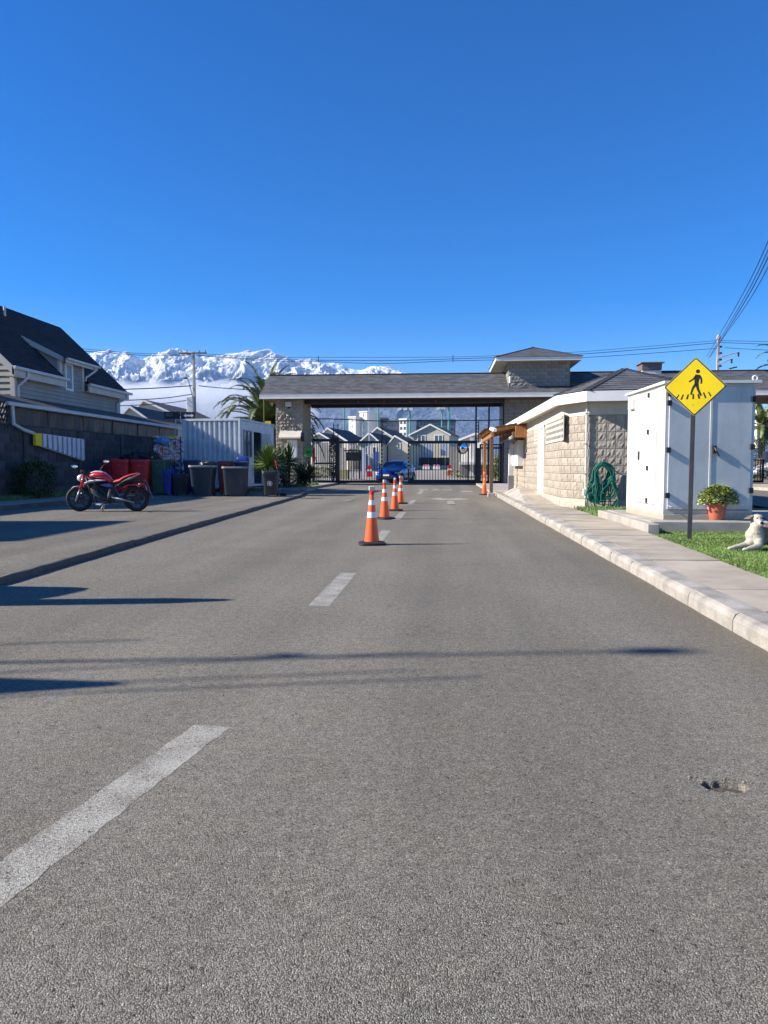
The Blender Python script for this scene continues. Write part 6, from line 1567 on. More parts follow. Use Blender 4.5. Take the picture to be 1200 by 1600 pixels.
x, z = MX(127.5, 747); b = MB(); b.ell((x, 0, z), (.075, .09, .085), 18, 12); autosmooth(mkb(b, 'headlight', 'bikewhite')); b = MB(); b.ell((x+.035, 0, z), (.055, .075, .072), 18, 12); autosmooth(mkb(b, 'headlight_lens', 'lamp'))
x, z = MX(130, 737); b = MB(); b.ell((x, 0, z), (.03, .09, .05), 12, 8); mkb(b, 'dashboard', 'dark', smooth=True)
for s, (a, c) in ((1, ((136, 738), (127, 731))), (-1, ((146, 738), (157, 723)))):
    bt_(a, c, .009, 'mirror_stem', 'dark', s*.30, s*.34); x, z = MX(*c); rM = Matrix.Rotation(-.9, 3, 'Z'); b = MB(); b.ell((x-.01, s*.35, z+.03), (.018, .075, .045), 14, 8, rM); mr2 = mkb(b, 'mirror', 'dark', smooth=True)
    nM = rM @ Vector((-1, 0, 0)); b = MB(); b.ell((x-.01+nM.x*.015, s*.35+nM.y*.015, z+.03), (.006, .066, .038), 14, 8, rM); mkb(b, 'mirror_glass', 'mirror', smooth=True)
# cables and small controls round the headstock
for k, (a, m1, c) in enumerate((((133, 740), (127, 745), (131, 753)), ((135, 739), (126, 750), (129, 762)), ((138, 738.5), (133, 748), (142, 756)))):
    P_ = [MX(*q_) for q_ in (a, m1, c)]; b = MB(); b.tube([(P_[0][0], .12-.1*k, P_[0][1]), ((P_[0][0]+2*P_[1][0]+P_[2][0])/4, .15-.08*k, (P_[0][1]+2*P_[1][1]+P_[2][1])/4), (P_[2][0], .08-.05*k, P_[2][1])], .006, 5); mkb(b, 'cable', 'blackp')
x, z = MX(152, 771); b = MB()
for k in range(6): b.bbox(x-.09+.012*k, x+.07+.008*k, -.13, .13, z+.015+.022*k, z+.026+.022*k, .004)
mkb(b, 'cylinder_fins', 'dark', kind='stuff')
b = MB(); n_ = 28; (xr, zr), (xe, ze) = (rx_, r_), MX(170, 781); b.tube([(xe, .1, ze+.04), (xr, .1, zr+.085)], .008, 5); b.tube([(xe, .1, ze-.04), (xr, .1, zr-.085)], .008, 5); mkb(b, 'drive_chain', 'dark', kind='stuff')
x, z = MX(229, 762); b = MB(); b.obox((x, 0, z+.055), (x-.03, 0, z-.055), .15, .006, up=(1, 0, .3)); mkb(b, 'number_plate', 'white')
x, z = MX(221.5, 756.5)
for s in (-1, 1): b = MB(); b.ell((x, s*.12, z), (.03, .022, .02), 10, 8); mkb(b, 'indicator', 'amber', smooth=True)
x, z = MX(226, 751.5); b = MB(); b.ell((x, 0, z+.01), (.03, .05, .025), 10, 8); mkb(b, 'tail_light', 'redp', smooth=True)
# ------------------------------------------------------------ vegetation
def frond(b, base, az, el, L, droop, n=38, leafL=.52, w=.06, rach=.035):
    """feather leaf: rachis curve with paired narrow leaflets"""
    p = Vector(base); d = Vector((math.cos(az)*math.cos(el), math.sin(az)*math.cos(el), math.sin(el))); pts_ = [p.copy()]; st = L/n
    for i in range(n):
        d = (d+Vector((0, 0, -droop*(i/n)**1.1/n*2.2))).normalized(); p = p+d*st; pts_.append(p.copy())
    b.tube(pts_[::3]+[pts_[-1]], [rach*(1-.8*i/(len(pts_[::3]))) for i in range(len(pts_[::3])+1)], 4, cap=False)
    for i in range(3, n+1):
        t = (pts_[i]-pts_[i-1]).normalized(); s_ = t.cross(Vector((0, 0, 1)))
        if s_.length < .05: s_ = Vector((math.sin(az), -math.cos(az), 0))
        s_.normalize(); u = s_.cross(t); f = i/n; ll = leafL*math.sin(math.pi*min(1, .18+f*.80))**.6
        for sg_ in (-1, 1):
            for q in (0, .5):
                o_ = pts_[i-1].lerp(pts_[i], q); dd = (t*.75+s_*sg_*.8+u*random.uniform(.05, .4)).normalized(); e = o_+dd*ll*random.uniform(.85, 1.1)+Vector((0, 0, -.10*ll)); m_ = o_.lerp(e, .5)+Vector((0, 0, .04*ll)); nn = t*w/2
                b.add([o_-nn, o_+nn, m_+nn*1.1, e, m_-nn*1.1], [(0, 1, 2, 4), (4, 2, 3)])
def palm(loc, H_, fr, label, L=3.4, seed=1, trunkr=.28, big=True):
    random.seed(seed); t = thing('palm_tree', label, 'palm', loc, 0, 'feather palms behind the entrance roof')
    b = MB(); n = 16; prof = []
    for i in range(n+1):
        f = i/n; r = trunkr*(1.1-.25*f)+(.025 if i % 2 else -.01); prof.append((r, H_*f))
    b.lathe((0, 0, 0), prof, 14); autosmooth(b.build('trunk', M['trunk'], t, world=False), 20)
    b = MB(); b.ell((0, 0, H_), (.38, .38, .5), 12, 8); b.build('crown_shaft', M['trunk'], t, world=False)
    for i in range(fr):
        az = 2*math.pi*i*.618+random.uniform(-.2, .2); k = i/fr; el = R(82)-R(105)*k**.9+random.uniform(-.08, .08)
        b = MB(); frond(b, (math.cos(az)*.12, math.sin(az)*.12, H_+.25-.4*k), az, el, L*random.uniform(.85, 1.08), 1.9+.7*random.random())
        b.build('frond', M['palm'], t, world=False)
    return t
q = at(419, 729, 50.5); palm((q.x, q.y, .1), at(419, 666, 50.5).z-.1, 96, 'tall feather palm behind the container with trunk beside the gate pillar', 4.7, 3)
q = at(1236, 729, 52); palm((q.x, q.y, .1), at(1236, 598, 52).z, 40, 'palm at the right edge with fronds above the long roof', 3.6, 5)
q = at(1188, 729, 60); palm((q.x, q.y, .1), at(1188, 668, 60).z, 22, 'small palm seen under the right end of the roof', 2.6, 7)
def yucca(loc, n, L, label, seed, m='leaf', w=.055, h0=.5, stems=1):
    random.seed(seed); t = thing('yucca', label, 'yucca', loc, 0, 'spiky yuccas by the gate pillar'); heads = []
    for s in range(stems):
        hx, hy, hz_ = (0, 0, h0) if s == 0 else (random.uniform(-.5, .5), random.uniform(-.3, .3), h0*random.uniform(.6, 1.3)); heads.append((hx, hy, hz_))
        b = MB(); b.tube([(hx*.3, hy*.3, 0), (hx, hy, hz_)], .06, 8); b.build('stem', M['bark'], t, world=False)
    for i in range(n):
        hx, hy, hz_ = heads[i % stems]; az = i*2.399; el = R(random.uniform(-35, 88)); l_ = L*random.uniform(.8, 1.1); d = Vector((math.cos(az)*math.cos(el), math.sin(az)*math.cos(el), math.sin(el))); s_ = Vector((-math.sin(az), math.cos(az), 0)); u = s_.cross(d)
        p = Vector((hx, hy, hz_)); b = MB(); vs_ = []
        for f, ww in ((0, .5), (.35, 1), (.75, .7), (1, .03)):
            c = p+d*l_*f+Vector((0, 0, -.12*l_*f*f*math.cos(el))); vs_ += [c-s_*w*ww/2, c-u*w*.18*ww, c+s_*w*ww/2]
        b.add(vs_, [(0,1,4,3),(1,2,5,4),(3,4,7,6),(4,5,8,7),(6,7,10,9),(7,8,11,10)]); b.build('leaf', M[m], t, world=False)
    return t
M['yuc'] = mat('yucca_leaf', (.17, .24, .05), .45, .25, 2, rnd=.2); M['yucd'] = mat('yucca_leaf_dark', (.045, .07, .03), .5, .25, 2, rnd=.25)
q = at(420, 729, 27.0); yucca((q.x, q.y, ZP), 230, .84, 'bright yellow-green yucca in front of the container door', 3, 'yuc', h0=1.08, w=.075)
q = at(452, 729, 33.0); yucca((q.x, q.y, .118), 190, .95, 'tall green yucca in the middle of the planting', 4, 'leaf', h0=1.15, stems=2, w=.075)
q = at(468, 729, 34.5); yucca((q.x, q.y, .118), 260, .85, 'dark dense yucca against the beige pillar', 5, 'yucd', h0=.42, stems=3, w=.08)
q = at(432, 729, 33.0); yucca((q.x, q.y, .118), 150, .8, 'low dark yucca behind the small black bin', 6, 'yucd', h0=.45, stems=2, w=.08)
def shrub(loc, r, n, label, cat='shrub', m=('leafd', 'leaf'), seed=1, ls=.06, name='shrub', group=None, trunk=True, shape=1.0, lumps=1.0):
    rn = random.Random(seed); t = thing(name, label, cat, loc, 0, group); b = MB()
    for i in range(n):
        v = Vector((rn.gauss(0, 1), rn.gauss(0, 1), rn.gauss(0, 1))).normalized(); k = rn.uniform(.55, 1)**.5; nn = noise.noise(v*2.3+Vector((seed, 0, 0)))
        if nn < -.28*lumps and k > .8: k *= .8
        k *= 1+.35*nn*lumps; P = Vector((v.x*r[0]*k, v.y*r[1]*k, r[2]+v.z*r[2]*k*shape))
        if P.z < 0.02: continue
        b.mat(rn.choice(range(len(m)))); leafmesh(b, P, v+Vector((rn.uniform(-.8, .8), rn.uniform(-.8, .8), rn.uniform(-.4, .8))), (0, 0, 1), ls*rn.uniform(.7, 1.3), ls*.7)
    b.build('foliage', [M[q_] for q_ in m], t, world=False, kind='stuff')
    if trunk: b = MB(); b.tube([(0, 0, 0), (.02, 0, r[2]*.6), (.05, .03, r[2]*1.2)], [.05, .035, .015], 6); b.build('trunk', M['bark'], t, world=False)
    return t
q = onX(52, 775, XW+.6); shrub((XW+.65, q.y, .12), (.6, .75, .55), 2600, 'dark rounded shrub in the shade at the foot of the block wall', seed=2, ls=.08)
q = onX(6, 640, XW); 
rn = random.Random(3); b = MB(); tcl = thing('climber', 'straggly orange-brown climber sprouting above the lattice screen', 'climber', (XW, YL0-.7, 2.9)); M['oran'] = mat('orange_leaf', (.35, .12, .04), .6, .3, 9)
for i in range(160): leafmesh(b, (XW+rn.uniform(-.15, .15), YL0-.9+rn.uniform(-.9, .6), 3.12+abs(rn.gauss(0, .14))), (rn.uniform(-1, 1), rn.uniform(-1, 1), rn.uniform(-.2, 1)), (0, 0, 1), .09, .06)
b.build('leaves', M['oran'], tcl, kind='stuff')
b = MB()
for i in range(5): b.tube([(XW, YL0-.7+.1*i, 2.4), (XW+.05, YL0-.6-.1*i, 3.1), (XW, YL0-.4-.2*i, 3.35)], .01, 4)
b.build('stems', M['bark'], tcl, kind='stuff')

# ------------------------------------------------------------ poles, street lamps and wires
def upole(px, ytop, D, label, arms, z0=.0, w=.24):
    q = at(px, ytop, D); t = thing('utility_pole', label, 'pole', (q.x, q.y, z0), 0, 'concrete utility poles')
    b = MB(); n = 8; Ht = q.z-z0; b.rings([[(x*k, y*k, z) for x, y in rsq(w, w*.8, 12, 8)] for k, z in ((1.15, 0), (.85, Ht*.6), (.62, Ht))]); b.build('shaft', M['pole'], t, world=False)
    for dz, half, dep in arms:
        b = MB(); b.box(-half, half, -dep/2-.1, -.1, Ht-dz-.05, Ht-dz+.05); b.build('crossarm', M['woodb'], t, world=False)
        for x in (-half*.9, -half*.45, half*.45, half*.9):
            b = MB(); b.lathe((x, -.1-dep/4, Ht-dz+.05), [(.02, 0), (.05, .04), (.035, .08), (.05, .12), (.02, .16)], 8); b.build('insulator', M['grey'], t, world=False)
    return t, Ht
DL = 50.; PLt, HL = upole(306, 552, DL, 'concrete utility pole rising behind the container with crossarm and lamp', ((.12, .95, .1),), 0)
PL = PLt.location
b = MB(); a = at(302.5, 617, DL)-PL; c = at(298, 601, DL)-PL; e = at(296, 592.5, DL)-PL; b.tube([(0, 0, a.z-1.2), tuple(a), tuple(c), tuple(e)], .05, 8); b.build('lamp_arm', M['alu'], PLt, world=False)
b = MB(); f = at(290, 592.5, DL)-PL; b.obox(tuple(e), tuple(f), .16, .09); b.build('lamp_head', M['dark'], PLt, world=False)
b = MB(); a = at(302, 634, DL)-PL; b.bbox(a.x-.25, a.x+.2, -.35, -.1, a.z-.75, a.z+.55, .03); b.build('transformer_box', M['greybox'], PLt, world=False)
DR = 52.; PRt, HR = upole(1116, 533, DR, 'concrete utility pole behind the crossing sign with brackets and cables', (), 0); PR = PRt.location
for py, l_ in ((556, 1.35), (566, .9)):
    z = at(1113, py, DR).z; b = MB(); b.tube([(0, -.1, z-.25), (l_*.6, -.12, z), (l_, -.12, z+.12)], .045, 6); b.build('bracket', M['pole'], PRt, world=False)
    b = MB(); b.lathe((l_, -.12, z-.2), [(.02, 0), (.08, .05), (.05, .14), (.08, .22), (.03, .34)], 8); b.build('insulator', M['dark'], PRt, world=False)
b = MB(); b.lathe((0, 0, HR-.02), [(.14, 0), (.16, .1), (.1, .3), (0, .36)], 10); b.build('pole_cap', M['pole'], PRt, world=False)
for k in range(5): z = HR-.6-.45*k; b = MB(); b.box(.06, .22, -.14, .02, z, z+.12); b.build('clamp', M['dark'], PRt, world=False)
sl_ = thing('street_lamp', 'slim street lamp head showing over the roof right of the utility pole', 'street lamp', at(1126, 729, 60)); sl_.location.z = 0
Z2 = at(1132, 577, 60).z; q = at(1130, 729, 60); b = MB(); b.tube([(q.x, q.y, 0), (q.x, q.y, Z2-.4), (q.x+.35, q.y, Z2)], .06, 8); b.build('mast', M['alu'], sl_)
b = MB(); a, c = at(1134, 578, 60), at(1145, 575.5, 60); b.obox(a, c, .25, .1); b.build('lamp_head', M['dark'], sl_)
def wire(pts_px, r, label, group=None, name='wire'):
    """pts_px: (px, py, D) control points, joined by a smooth curve"""
    P = [at(*q) for q in pts_px]; out = []
    for i in range(len(P)-1):
        p0, p1, p2, p3 = P[max(i-1, 0)], P[i], P[i+1], P[min(i+2, len(P)-1)]
        for s in range(8):
            t = s/8; out.append(.5*((2*p1)+(-p0+p2)*t+(2*p0-5*p1+4*p2-p3)*t*t+(-p0+3*p1-3*p2+p3)*t**3))
    out.append(P[-1]); b = MB(); b.tube(out, r, 5)
    return single(b, name, M['wire'], label, 'wire', group, org=out[0])
GW = 'overhead wires'
wire([(306, 554, 50), (400, 560, 50.5), (498, 560.5, 51), (706, 560, 51.5), (800, 556.5, 52), (905, 552, 52), (1113, 535, 52)], .014, 'topmost wire running from the left pole over the long roof to the right pole', GW)
wire([(309, 556.5, 50), (400, 563, 50.5), (498, 565, 51), (600, 565.5, 51), (706, 563, 51.5), (905, 555.5, 52), (1113, 538.5, 52)], .02, 'second wire from the top between the left and right poles', GW)
wire([(312, 558, 50), (420, 566, 50.5), (498, 567, 51), (600, 570, 51), (706, 566, 51.5), (905, 561, 52), (1113, 547, 52)], .018, 'third wire down between the two utility poles', GW)
for i, (px, y0, y1) in enumerate(((498.5, 559, 569), (706.5, 557.5, 567.5))):
    b = MB(); b.tube([at(px, y0, 51), at(px, y1, 51)], .03, 5); single(b, 'wire_spacer', M['wire'], ['short spacer clamping the wires over the left part of the roof', 'short spacer clamping the wires over the middle of the roof'][i], 'spacer', 'wire spacers', org=at(px, y1, 51))
wire([(20, 536, 46), (140, 548, 48), (220, 554.5, 49), (303, 556, 50)], .016, 'upper wire from beyond the house roof to the left pole', GW)
wire([(20, 541, 46), (150, 552, 48), (240, 558, 49), (303, 557, 50)], .02, 'second wire from the house side to the left pole crossarm', GW)
wire([(60, 613, 44), (200, 609.5, 47), (250, 607.5, 49), (303, 604, 50)], .035, 'thick bundled cable to the left pole at the height of its lamp', GW)
wire([(100, 628, 44), (200, 626.5, 47), (260, 623, 49), (303, 617, 50)], .03, 'lower cable sagging to the left pole below the bundled one', GW)
wire([(120, 636, 44), (215, 634, 47), (265, 630.5, 49), (303, 625, 50)], .025, 'lowest cable reaching the left pole above the dark direction sign', GW)
wire([(313, 604, 50), (330, 606, 50.5), (370, 609, 51), (440, 613, 52)], .03, 'cable leaving the left pole towards the palm crown', GW)
wire([(1119, 535, 52), (1200, 537, 52), (1320, 541, 52)], .016, 'upper wire leaving the right pole beyond the frame', GW)
wire([(1119, 538, 52), (1160, 539.5, 52), (1200, 541, 52), (1320, 546, 52)], .018, 'second wire leaving the right pole to the right', GW)
wire([(1126, 546, 52), (1160, 548, 52), (1200, 550, 52), (1320, 556, 52)], .018, 'lower wire leaving the right pole to the right', GW)
oh = [('leftmost', 1098, 560, 1201, 352, 1300, 100), ('second', 1101, 562, 1203, 362, 1302, 120), ('third', 1104, 560, 1206, 368, 1308, 130), ('rightmost', 1108, 553, 1207, 385, 1318, 150)]
for i, (w_, x0, y0, x1, y1, x2, y2) in enumerate(oh):
    wire([(x0, y0, 51), ((x0+x1)/2+2, (y0+y1)/2+8, 30), (x1, y1, 20), (x2, y2, 11.)], .014 if i != 2 else .018, w_+' of the four wires climbing steeply to the upper right corner', 'steep wires at the right edge')

# ------------------------------------------------------------ blue car in the gate gap
def car(loc, rz, col, label, name='car', detail=True, ww=1.72, hh=1.46, L=4.0):
    t = thing(name, label, 'car', loc, rz)
    # stations along x (front = +x): (x, z_low, z_belt, half_w, z_roof, half_w_roof)
    st = [(L/2, .34, .52, ww*.34, .56, ww*.30), (L/2-.12, .26, .66, ww*.44, .70, ww*.36), (L/2-.45, .22, .78, ww*.485, .84, ww*.40), (L/2-.85, .21, .86, ww*.5, .93, ww*.42), (L/2-1.15, .21, .90, ww*.5, 1.0, ww*.43),
          (L/2-1.75, .21, .92, ww*.5, hh-.07, ww*.37), (L/2-2.2, .21, .93, ww*.5, hh, ww*.37), (L/2-3.0, .21, .95, ww*.5, hh-.02, ww*.365), (L/2-3.55, .22, .97, ww*.49, hh-.16, ww*.35), (L/2-3.85, .25, .95, ww*.46, 1.08, ww*.40), (L/2-L, .35, .85, ww*.40, .9, ww*.37)]
    b = MB(); rings_ = []
    for (x, zl, zb_, hw_, zr, hr) in st:
        half = [(hw_*.80, zl), (hw_*.97, zl+.07), (hw_, (zl+zb_)/2), (hw_*.975, zb_), (hr*1.04, zb_+(zr-zb_)*.55), (hr*.93, zr-.035*(zr > 1.1)), (hr*.6, zr), (0, zr+.012)]
        rings_.append([(x, y, z) for y, z in half]+[(x, -y, z) for y, z in half[::-1][1:]]+[(x, 0, zl)])
    b.rings(rings_); bo = b.build('body', M[col], t, world=False, fixn=True); autosmooth(bo, 40)
    def glassq(pts_, nm): b = MB(); b.add(pts_, [tuple(range(len(pts_)))]); b.build(nm, M['glass'], t, world=False)
    e = .018
    x0, x1 = L/2-1.18, L/2-1.73; zt_ = hh-.095
    glassq([(x0+e, -ww*.40, 1.0), (x0+e, ww*.40, 1.0), (x1+e*1.4, ww*.335, zt_+e), (x1+e*1.4, -ww*.335, zt_+e)], 'windscreen')
    for s in (-1, 1):
        glassq([(L/2-1.30, s*ww*.485, .965), (L/2-2.05, s*ww*.49, .985), (L/2-2.05, s*ww*.415, hh-.13), (L/2-1.78, s*ww*.41, hh-.16)], 'side_window')
        glassq([(L/2-2.13, s*ww*.49, .985), (L/2-2.95, s*ww*.49, 1.0), (L/2-3.0, s*ww*.41, hh-.16), (L/2-2.13, s*ww*.415, hh-.13)], 'side_window')
        b = MB(); b.ell((L/2-.22, s*ww*.37, .66), (.17, .16, .075), 14, 8, Matrix.Rotation(-s*.4, 3, 'Z')); b.build('headlight', M['lamp'], t, world=False, smooth=True)
        b = MB(); b.ell((L/2-1.28, s*(ww*.5+.09), 1.0), (.06, .10, .065), 12, 8); b.build('wing_mirror', M[col], t, world=False, smooth=True)
        b = MB(); b.ell((L/2-L+.12, s*ww*.40, .85), (.08, .12, .11), 10, 8); b.build('tail_light', M['redp'], t, world=False, smooth=True)
        for xw in (L/2-.75, L/2-3.3):
            b = MB(); b.lathe((xw, s*(ww*.5-.085), .31), [(.2, -.1), (.3, -.095), (.315, -.05), (.315, .06), (.3, .095), (.2, .1)], 24, 'y'); w_ = b.build('wheel', M['rubber'], t, world=False, smooth=True)
            b = MB(); b.lathe((xw, s*(ww*.5-.085), .31), [(0, s*.085), (.19, s*.085), (.205, s*.1), (.205, s*.02)], 24, 'y'); b.build('rim', M['alu'], w_, world=False)
            b = MB(); n = 12; b.tube([(xw+.345*math.cos(math.pi*i/n), s*(ww*.5-.01), .31+.345*math.sin(math.pi*i/n)) for i in range(n+1)], .022, 5); b.build('wheel_arch', M['blackp'], t, world=False)
    b = MB(); b.bbox(L/2-.06, L/2+.012, -ww*.27, ww*.27, .33, .46, .02); b.build('lower_grille', M['blackp'], t, world=False)
    b = MB(); b.bbox(L/2-.09, L/2-.02, -ww*.19, ww*.19, .575, .63, .012); b.build('upper_grille', M['blackp'], t, world=False)
    b = MB(); b.box(L/2+.012, L/2+.022, -.2, .2, .47, .56); b.build('number_plate', M['white'], t, world=False)
    b = MB(); b.bbox(L/2-L+.1, L/2-.15, -ww*.42, ww*.42, .16, .26, .02); b.build('underbody', M['blackp'], t, world=False)
    return t
cp = at(607, 756, 46.2); heading = math.atan2(-cp.y, -cp.x); bc = car((cp.x+.35, cp.y+2.0, .01), heading-R(19), 'bluecar', 'bright blue hatchback driving out through the gap between the gate leaves')
b = MB(); b.ell((1.55, .74, .62), (.2, .1, .07), 10, 8); b.build('indicator', M['amber'], bc, world=False, smooth=True)
q = at(1190, 753, 58); car((q.x+1.3, q.y+1.0, .15), R(188), 'whitecar', 'white car parked beyond the railing at the right edge')

# ------------------------------------------------------------ beyond the gate
def bxw(b, x0, x1, y0, y1, z0, z1): b.box(x0, x1, y0, y1, z0, z1)
M['hw1'] = mat('house_wall_cream', (.80, .75, .62), .85, .05, .8); M['hw2'] = mat('house_wall_greige', (.52, .50, .44), .85, .05, .8); M['hw3'] = mat('house_wall_khaki', (.55, .51, .40), .85, .05, .8)
def fhouse(pxl, pxr, pxa, ye, ya, D, depth, wallm, label, wins=(), ybase=None, over=.25, doors=()):
    """gabled house, gable end towards the gate: eaves at pxl/pxr height ye, apex pxa height ya (photo px)"""
    A, B_ = at(pxl, ye, D), at(pxr, ye, D); T = at(pxa, ya, D); z0 = gz(D)-.1
    cx_, cy_ = (A.x+B_.x)/2, (A.y+B_.y)/2; t = thing('far_house', label, 'house', (cx_, cy_, z0), 0, 'houses beyond the gate'); Y0 = cy_; Y1 = Y0+depth
    x0, x1, ze, xt, zt_ = A.x, B_.x, A.z, T.x, T.z
    b = MB(); b.prism([(x0, z0), (x1, z0), (x1, ze), (xt, zt_), (x0, ze)], Y0, Y1, 'y'); b.build('wall', wallm, t, fixn=True)
    for (xa, xb) in ((x0, xt), (x1, xt)):
        sg_ = 1 if xa > xt else -1; sl_ = (zt_-ze)/abs(xt-xa); xo = xa+sg_*over; zo = ze-over*sl_
        b = MB(); a_, c_, d_, e_ = (xo, Y0-.3, zo+.06), (xo, Y1, zo+.06), (xt, Y1, zt_+.06), (xt, Y0-.3, zt_+.06); b.courses(a_, c_, d_, e_, 12, .01, sg_ > 0); 
        b.build('roof', M['roofh'], t)
        b = MB(); b.add([(xo, Y0-.31, zo-.12), (xo, Y0-.31, zo+.07), (xt, Y0-.31, zt_+.07), (xt, Y0-.31, zt_-.15), (xo, Y0-.24, zo-.12), (xo, Y0-.24, zo+.07), (xt, Y0-.24, zt_+.07), (xt, Y0-.24, zt_-.15)], [(0,1,2,3),(7,6,5,4),(0,3,7,4),(1,5,6,2)]); b.build('barge_board', M['white'], t)
    for (wx0, wx1, wy0, wy1) in wins:
        P, Q = at(wx0, wy1, D), at(wx1, wy0, D); fr = .09
        b = MB(); b.box(P.x, Q.x, Y0-.06, Y0+.02, P.z, P.z+fr); b.box(P.x, Q.x, Y0-.06, Y0+.02, Q.z-fr, Q.z); b.box(P.x, P.x+fr, Y0-.06, Y0+.02, P.z+fr, Q.z-fr); b.box(Q.x-fr, Q.x, Y0-.06, Y0+.02, P.z+fr, Q.z-fr)
        if Q.x-P.x > .9: xm = (P.x+Q.x)/2; b.box(xm-.05, xm+.05, Y0-.06, Y0+.02, P.z+fr, Q.z-fr)
        w_ = b.build('window', M['white'], t); b = MB(); L_ = t.location; b.box(P.x+fr-L_.x, Q.x-fr-L_.x, Y0-.02-L_.y, Y0-.01-L_.y, P.z+fr-L_.z, Q.z-fr-L_.z); b.build('pane', M['glass'], w_, world=False)
    t.rotation_euler.z = R(-10) if D >= 75 else 0; return t
fhouse(489, 546, 513, 690, 669, 92, 9, M['hw1'], 'cream gabled house showing above the left end of the gate', [(500, 507, 700, 712), (522, 529, 700, 712)])
fhouse(483, 516, 500, 686, 676.5, 84, 5, M['hw1'], 'small front gable of pale cream house directly right of the beige pillar')
fhouse(534, 562, 545, 692, 681, 100, 9, M['hw2'], 'low grey roofed house between the cream gable and the tower block')
fhouse(560, 596, 578, 692, 676.5, 88, 8, M['hw2'], 'greige gabled house left of the blue car with white gable boards', [(568, 575, 698, 709), (582, 589, 698, 709)])
fhouse(571, 618, 590, 685, 668, 96, 10, M['hw2'], 'grey two-storey gabled house above the blue car with two small white windows', [(603, 609, 688, 697), (608, 614, 711, 717)])
fhouse(606, 640, 617, 694, 681, 90, 8, M['hw3'], 'khaki gabled house right of the grey one over the gate gap', [(620, 626, 692, 702)])
fhouse(640, 702, 672.5, 679, 663.5, 100, 9, M['hw3'], 'khaki gabled house with two white double windows above the right gate leaf', [(651.5, 664.5, 680, 690), (678.5, 692, 680, 690)])
fhouse(720, 760, 744, 686, 677, 76, 6, M['hw1'], 'cream guard lodge with white columns behind the convex mirror')
# far houses on the left, over the block wall
fhouse(190, 232, 207, 653, 635.5, 62, 9, M['hw2'], 'far house gable with white boards just right of the lap-sided house')
fhouse(205, 285, 228, 652, 626, 70, 14, M['hw3'], 'larger far house with khaki gable behind the direction sign')
# panels, fences and lodge pieces behind the right gate leaf
def slab_(px0, px1, y0, y1, D, dep, m, name, label, cat, group=None, split=None, zmin=None):
    P, Q = at(px0, y1, D), at(px1, y0, D); z0 = P.z if zmin is None else zmin; b = MB(); cy_ = (P.y+Q.y)/2
    if not split: b.box(P.x, Q.x, cy_, cy_+dep, z0, Q.z); return single(b, name, m, label, cat, group, org=(P.x, cy_, z0))
    t = thing(name, label, cat, ((P.x+Q.x)/2, cy_, z0), 0, group)
    for i in range(split):
        xa, xb = P.x+(Q.x-P.x)*i/split, P.x+(Q.x-P.x)*(i+1)/split-.02; b = MB(); b.box(xa, xb, cy_, cy_+dep, z0, Q.z); b.build('panel', m, t)
    return t
M['lblue'] = mat('pale_blue_cladding', (.62, .68, .76), .7, .06, .6)
slab_(641, 677, 694, 718, 97, .3, M['lblue'], 'cladding_screen', 'pale blue-grey cladding screen left half under the khaki gable', 'screen', 'pale screens behind the gate', 9)
slab_(688, 700, 694, 712, 97, .3, M['lblue'], 'cladding_screen', 'narrow pale blue-grey screen right of the dark recess under the khaki gable', 'screen', 'pale screens behind the gate', 3)
slab_(637, 702, 715, 729, 95, .25, M['dark'], 'dark_fence', 'dark horizontal fence wall below the pale blue screens', 'fence', None, 10)
slab_(702, 735, 698, 740, 80, .15, M['grey'], 'board_fence', 'grey vertical board fence behind the convex mirror', 'fence', None, 14)
slab_(640, 702, 727.5, 732, 92, .6, M['plaster'], 'low_wall', 'low pale kerb wall behind the pink planters', 'wall')
M['pink'] = mat('pink_paint', (.75, .30, .50), .6, .08, 4)
for i, (px, lb) in enumerate(((666, 'white planter with pink flowers left of its twin behind the right gate leaf'), (682, 'white planter with pink flowers right of its twin behind the right gate leaf'))):
    q = at(px, 733.5, 84); t = thing('planter', lb, 'planter', q, 0, 'pink planters'); b = MB(); b.bbox(-.4, .4, -.2, .2, 0, .32, .03); b.build('trough', M['white'], t, world=False)
    b = MB(); rn = random.Random(i)
    for k in range(120): leafmesh(b, (rn.uniform(-.32, .32), rn.uniform(-.16, .16), .32+rn.uniform(0, .18)), (rn.uniform(-1, 1), rn.uniform(-1, 1), 1), (0, 1, 0), .09, .08)
    b.build('flowers', M['pink'], t, world=False, kind='stuff')
for px, y1, D, lb in ((702.5, 743, 62, 'red plastic barrier behind the right gate leaf'), (577.5, 745, 58, 'red plastic barrier left of the blue car')):
    q = at(px, y1, D); t = thing('barrier', lb, 'barrier', q, 0, 'red plastic barriers'); b = MB(); b.prism([(-.24, 0), (.24, 0), (.2, .2), (.13, .9), (-.13, .9), (-.2, .2)], -.3, .3, 'y'); o = b.build('body', M['redp'], t, world=False, fixn=True)
    b = MB(); b.box(-.2, .2, -.32, -.3, .45, .6); b.build('reflective_band', M['white'], t, world=False)
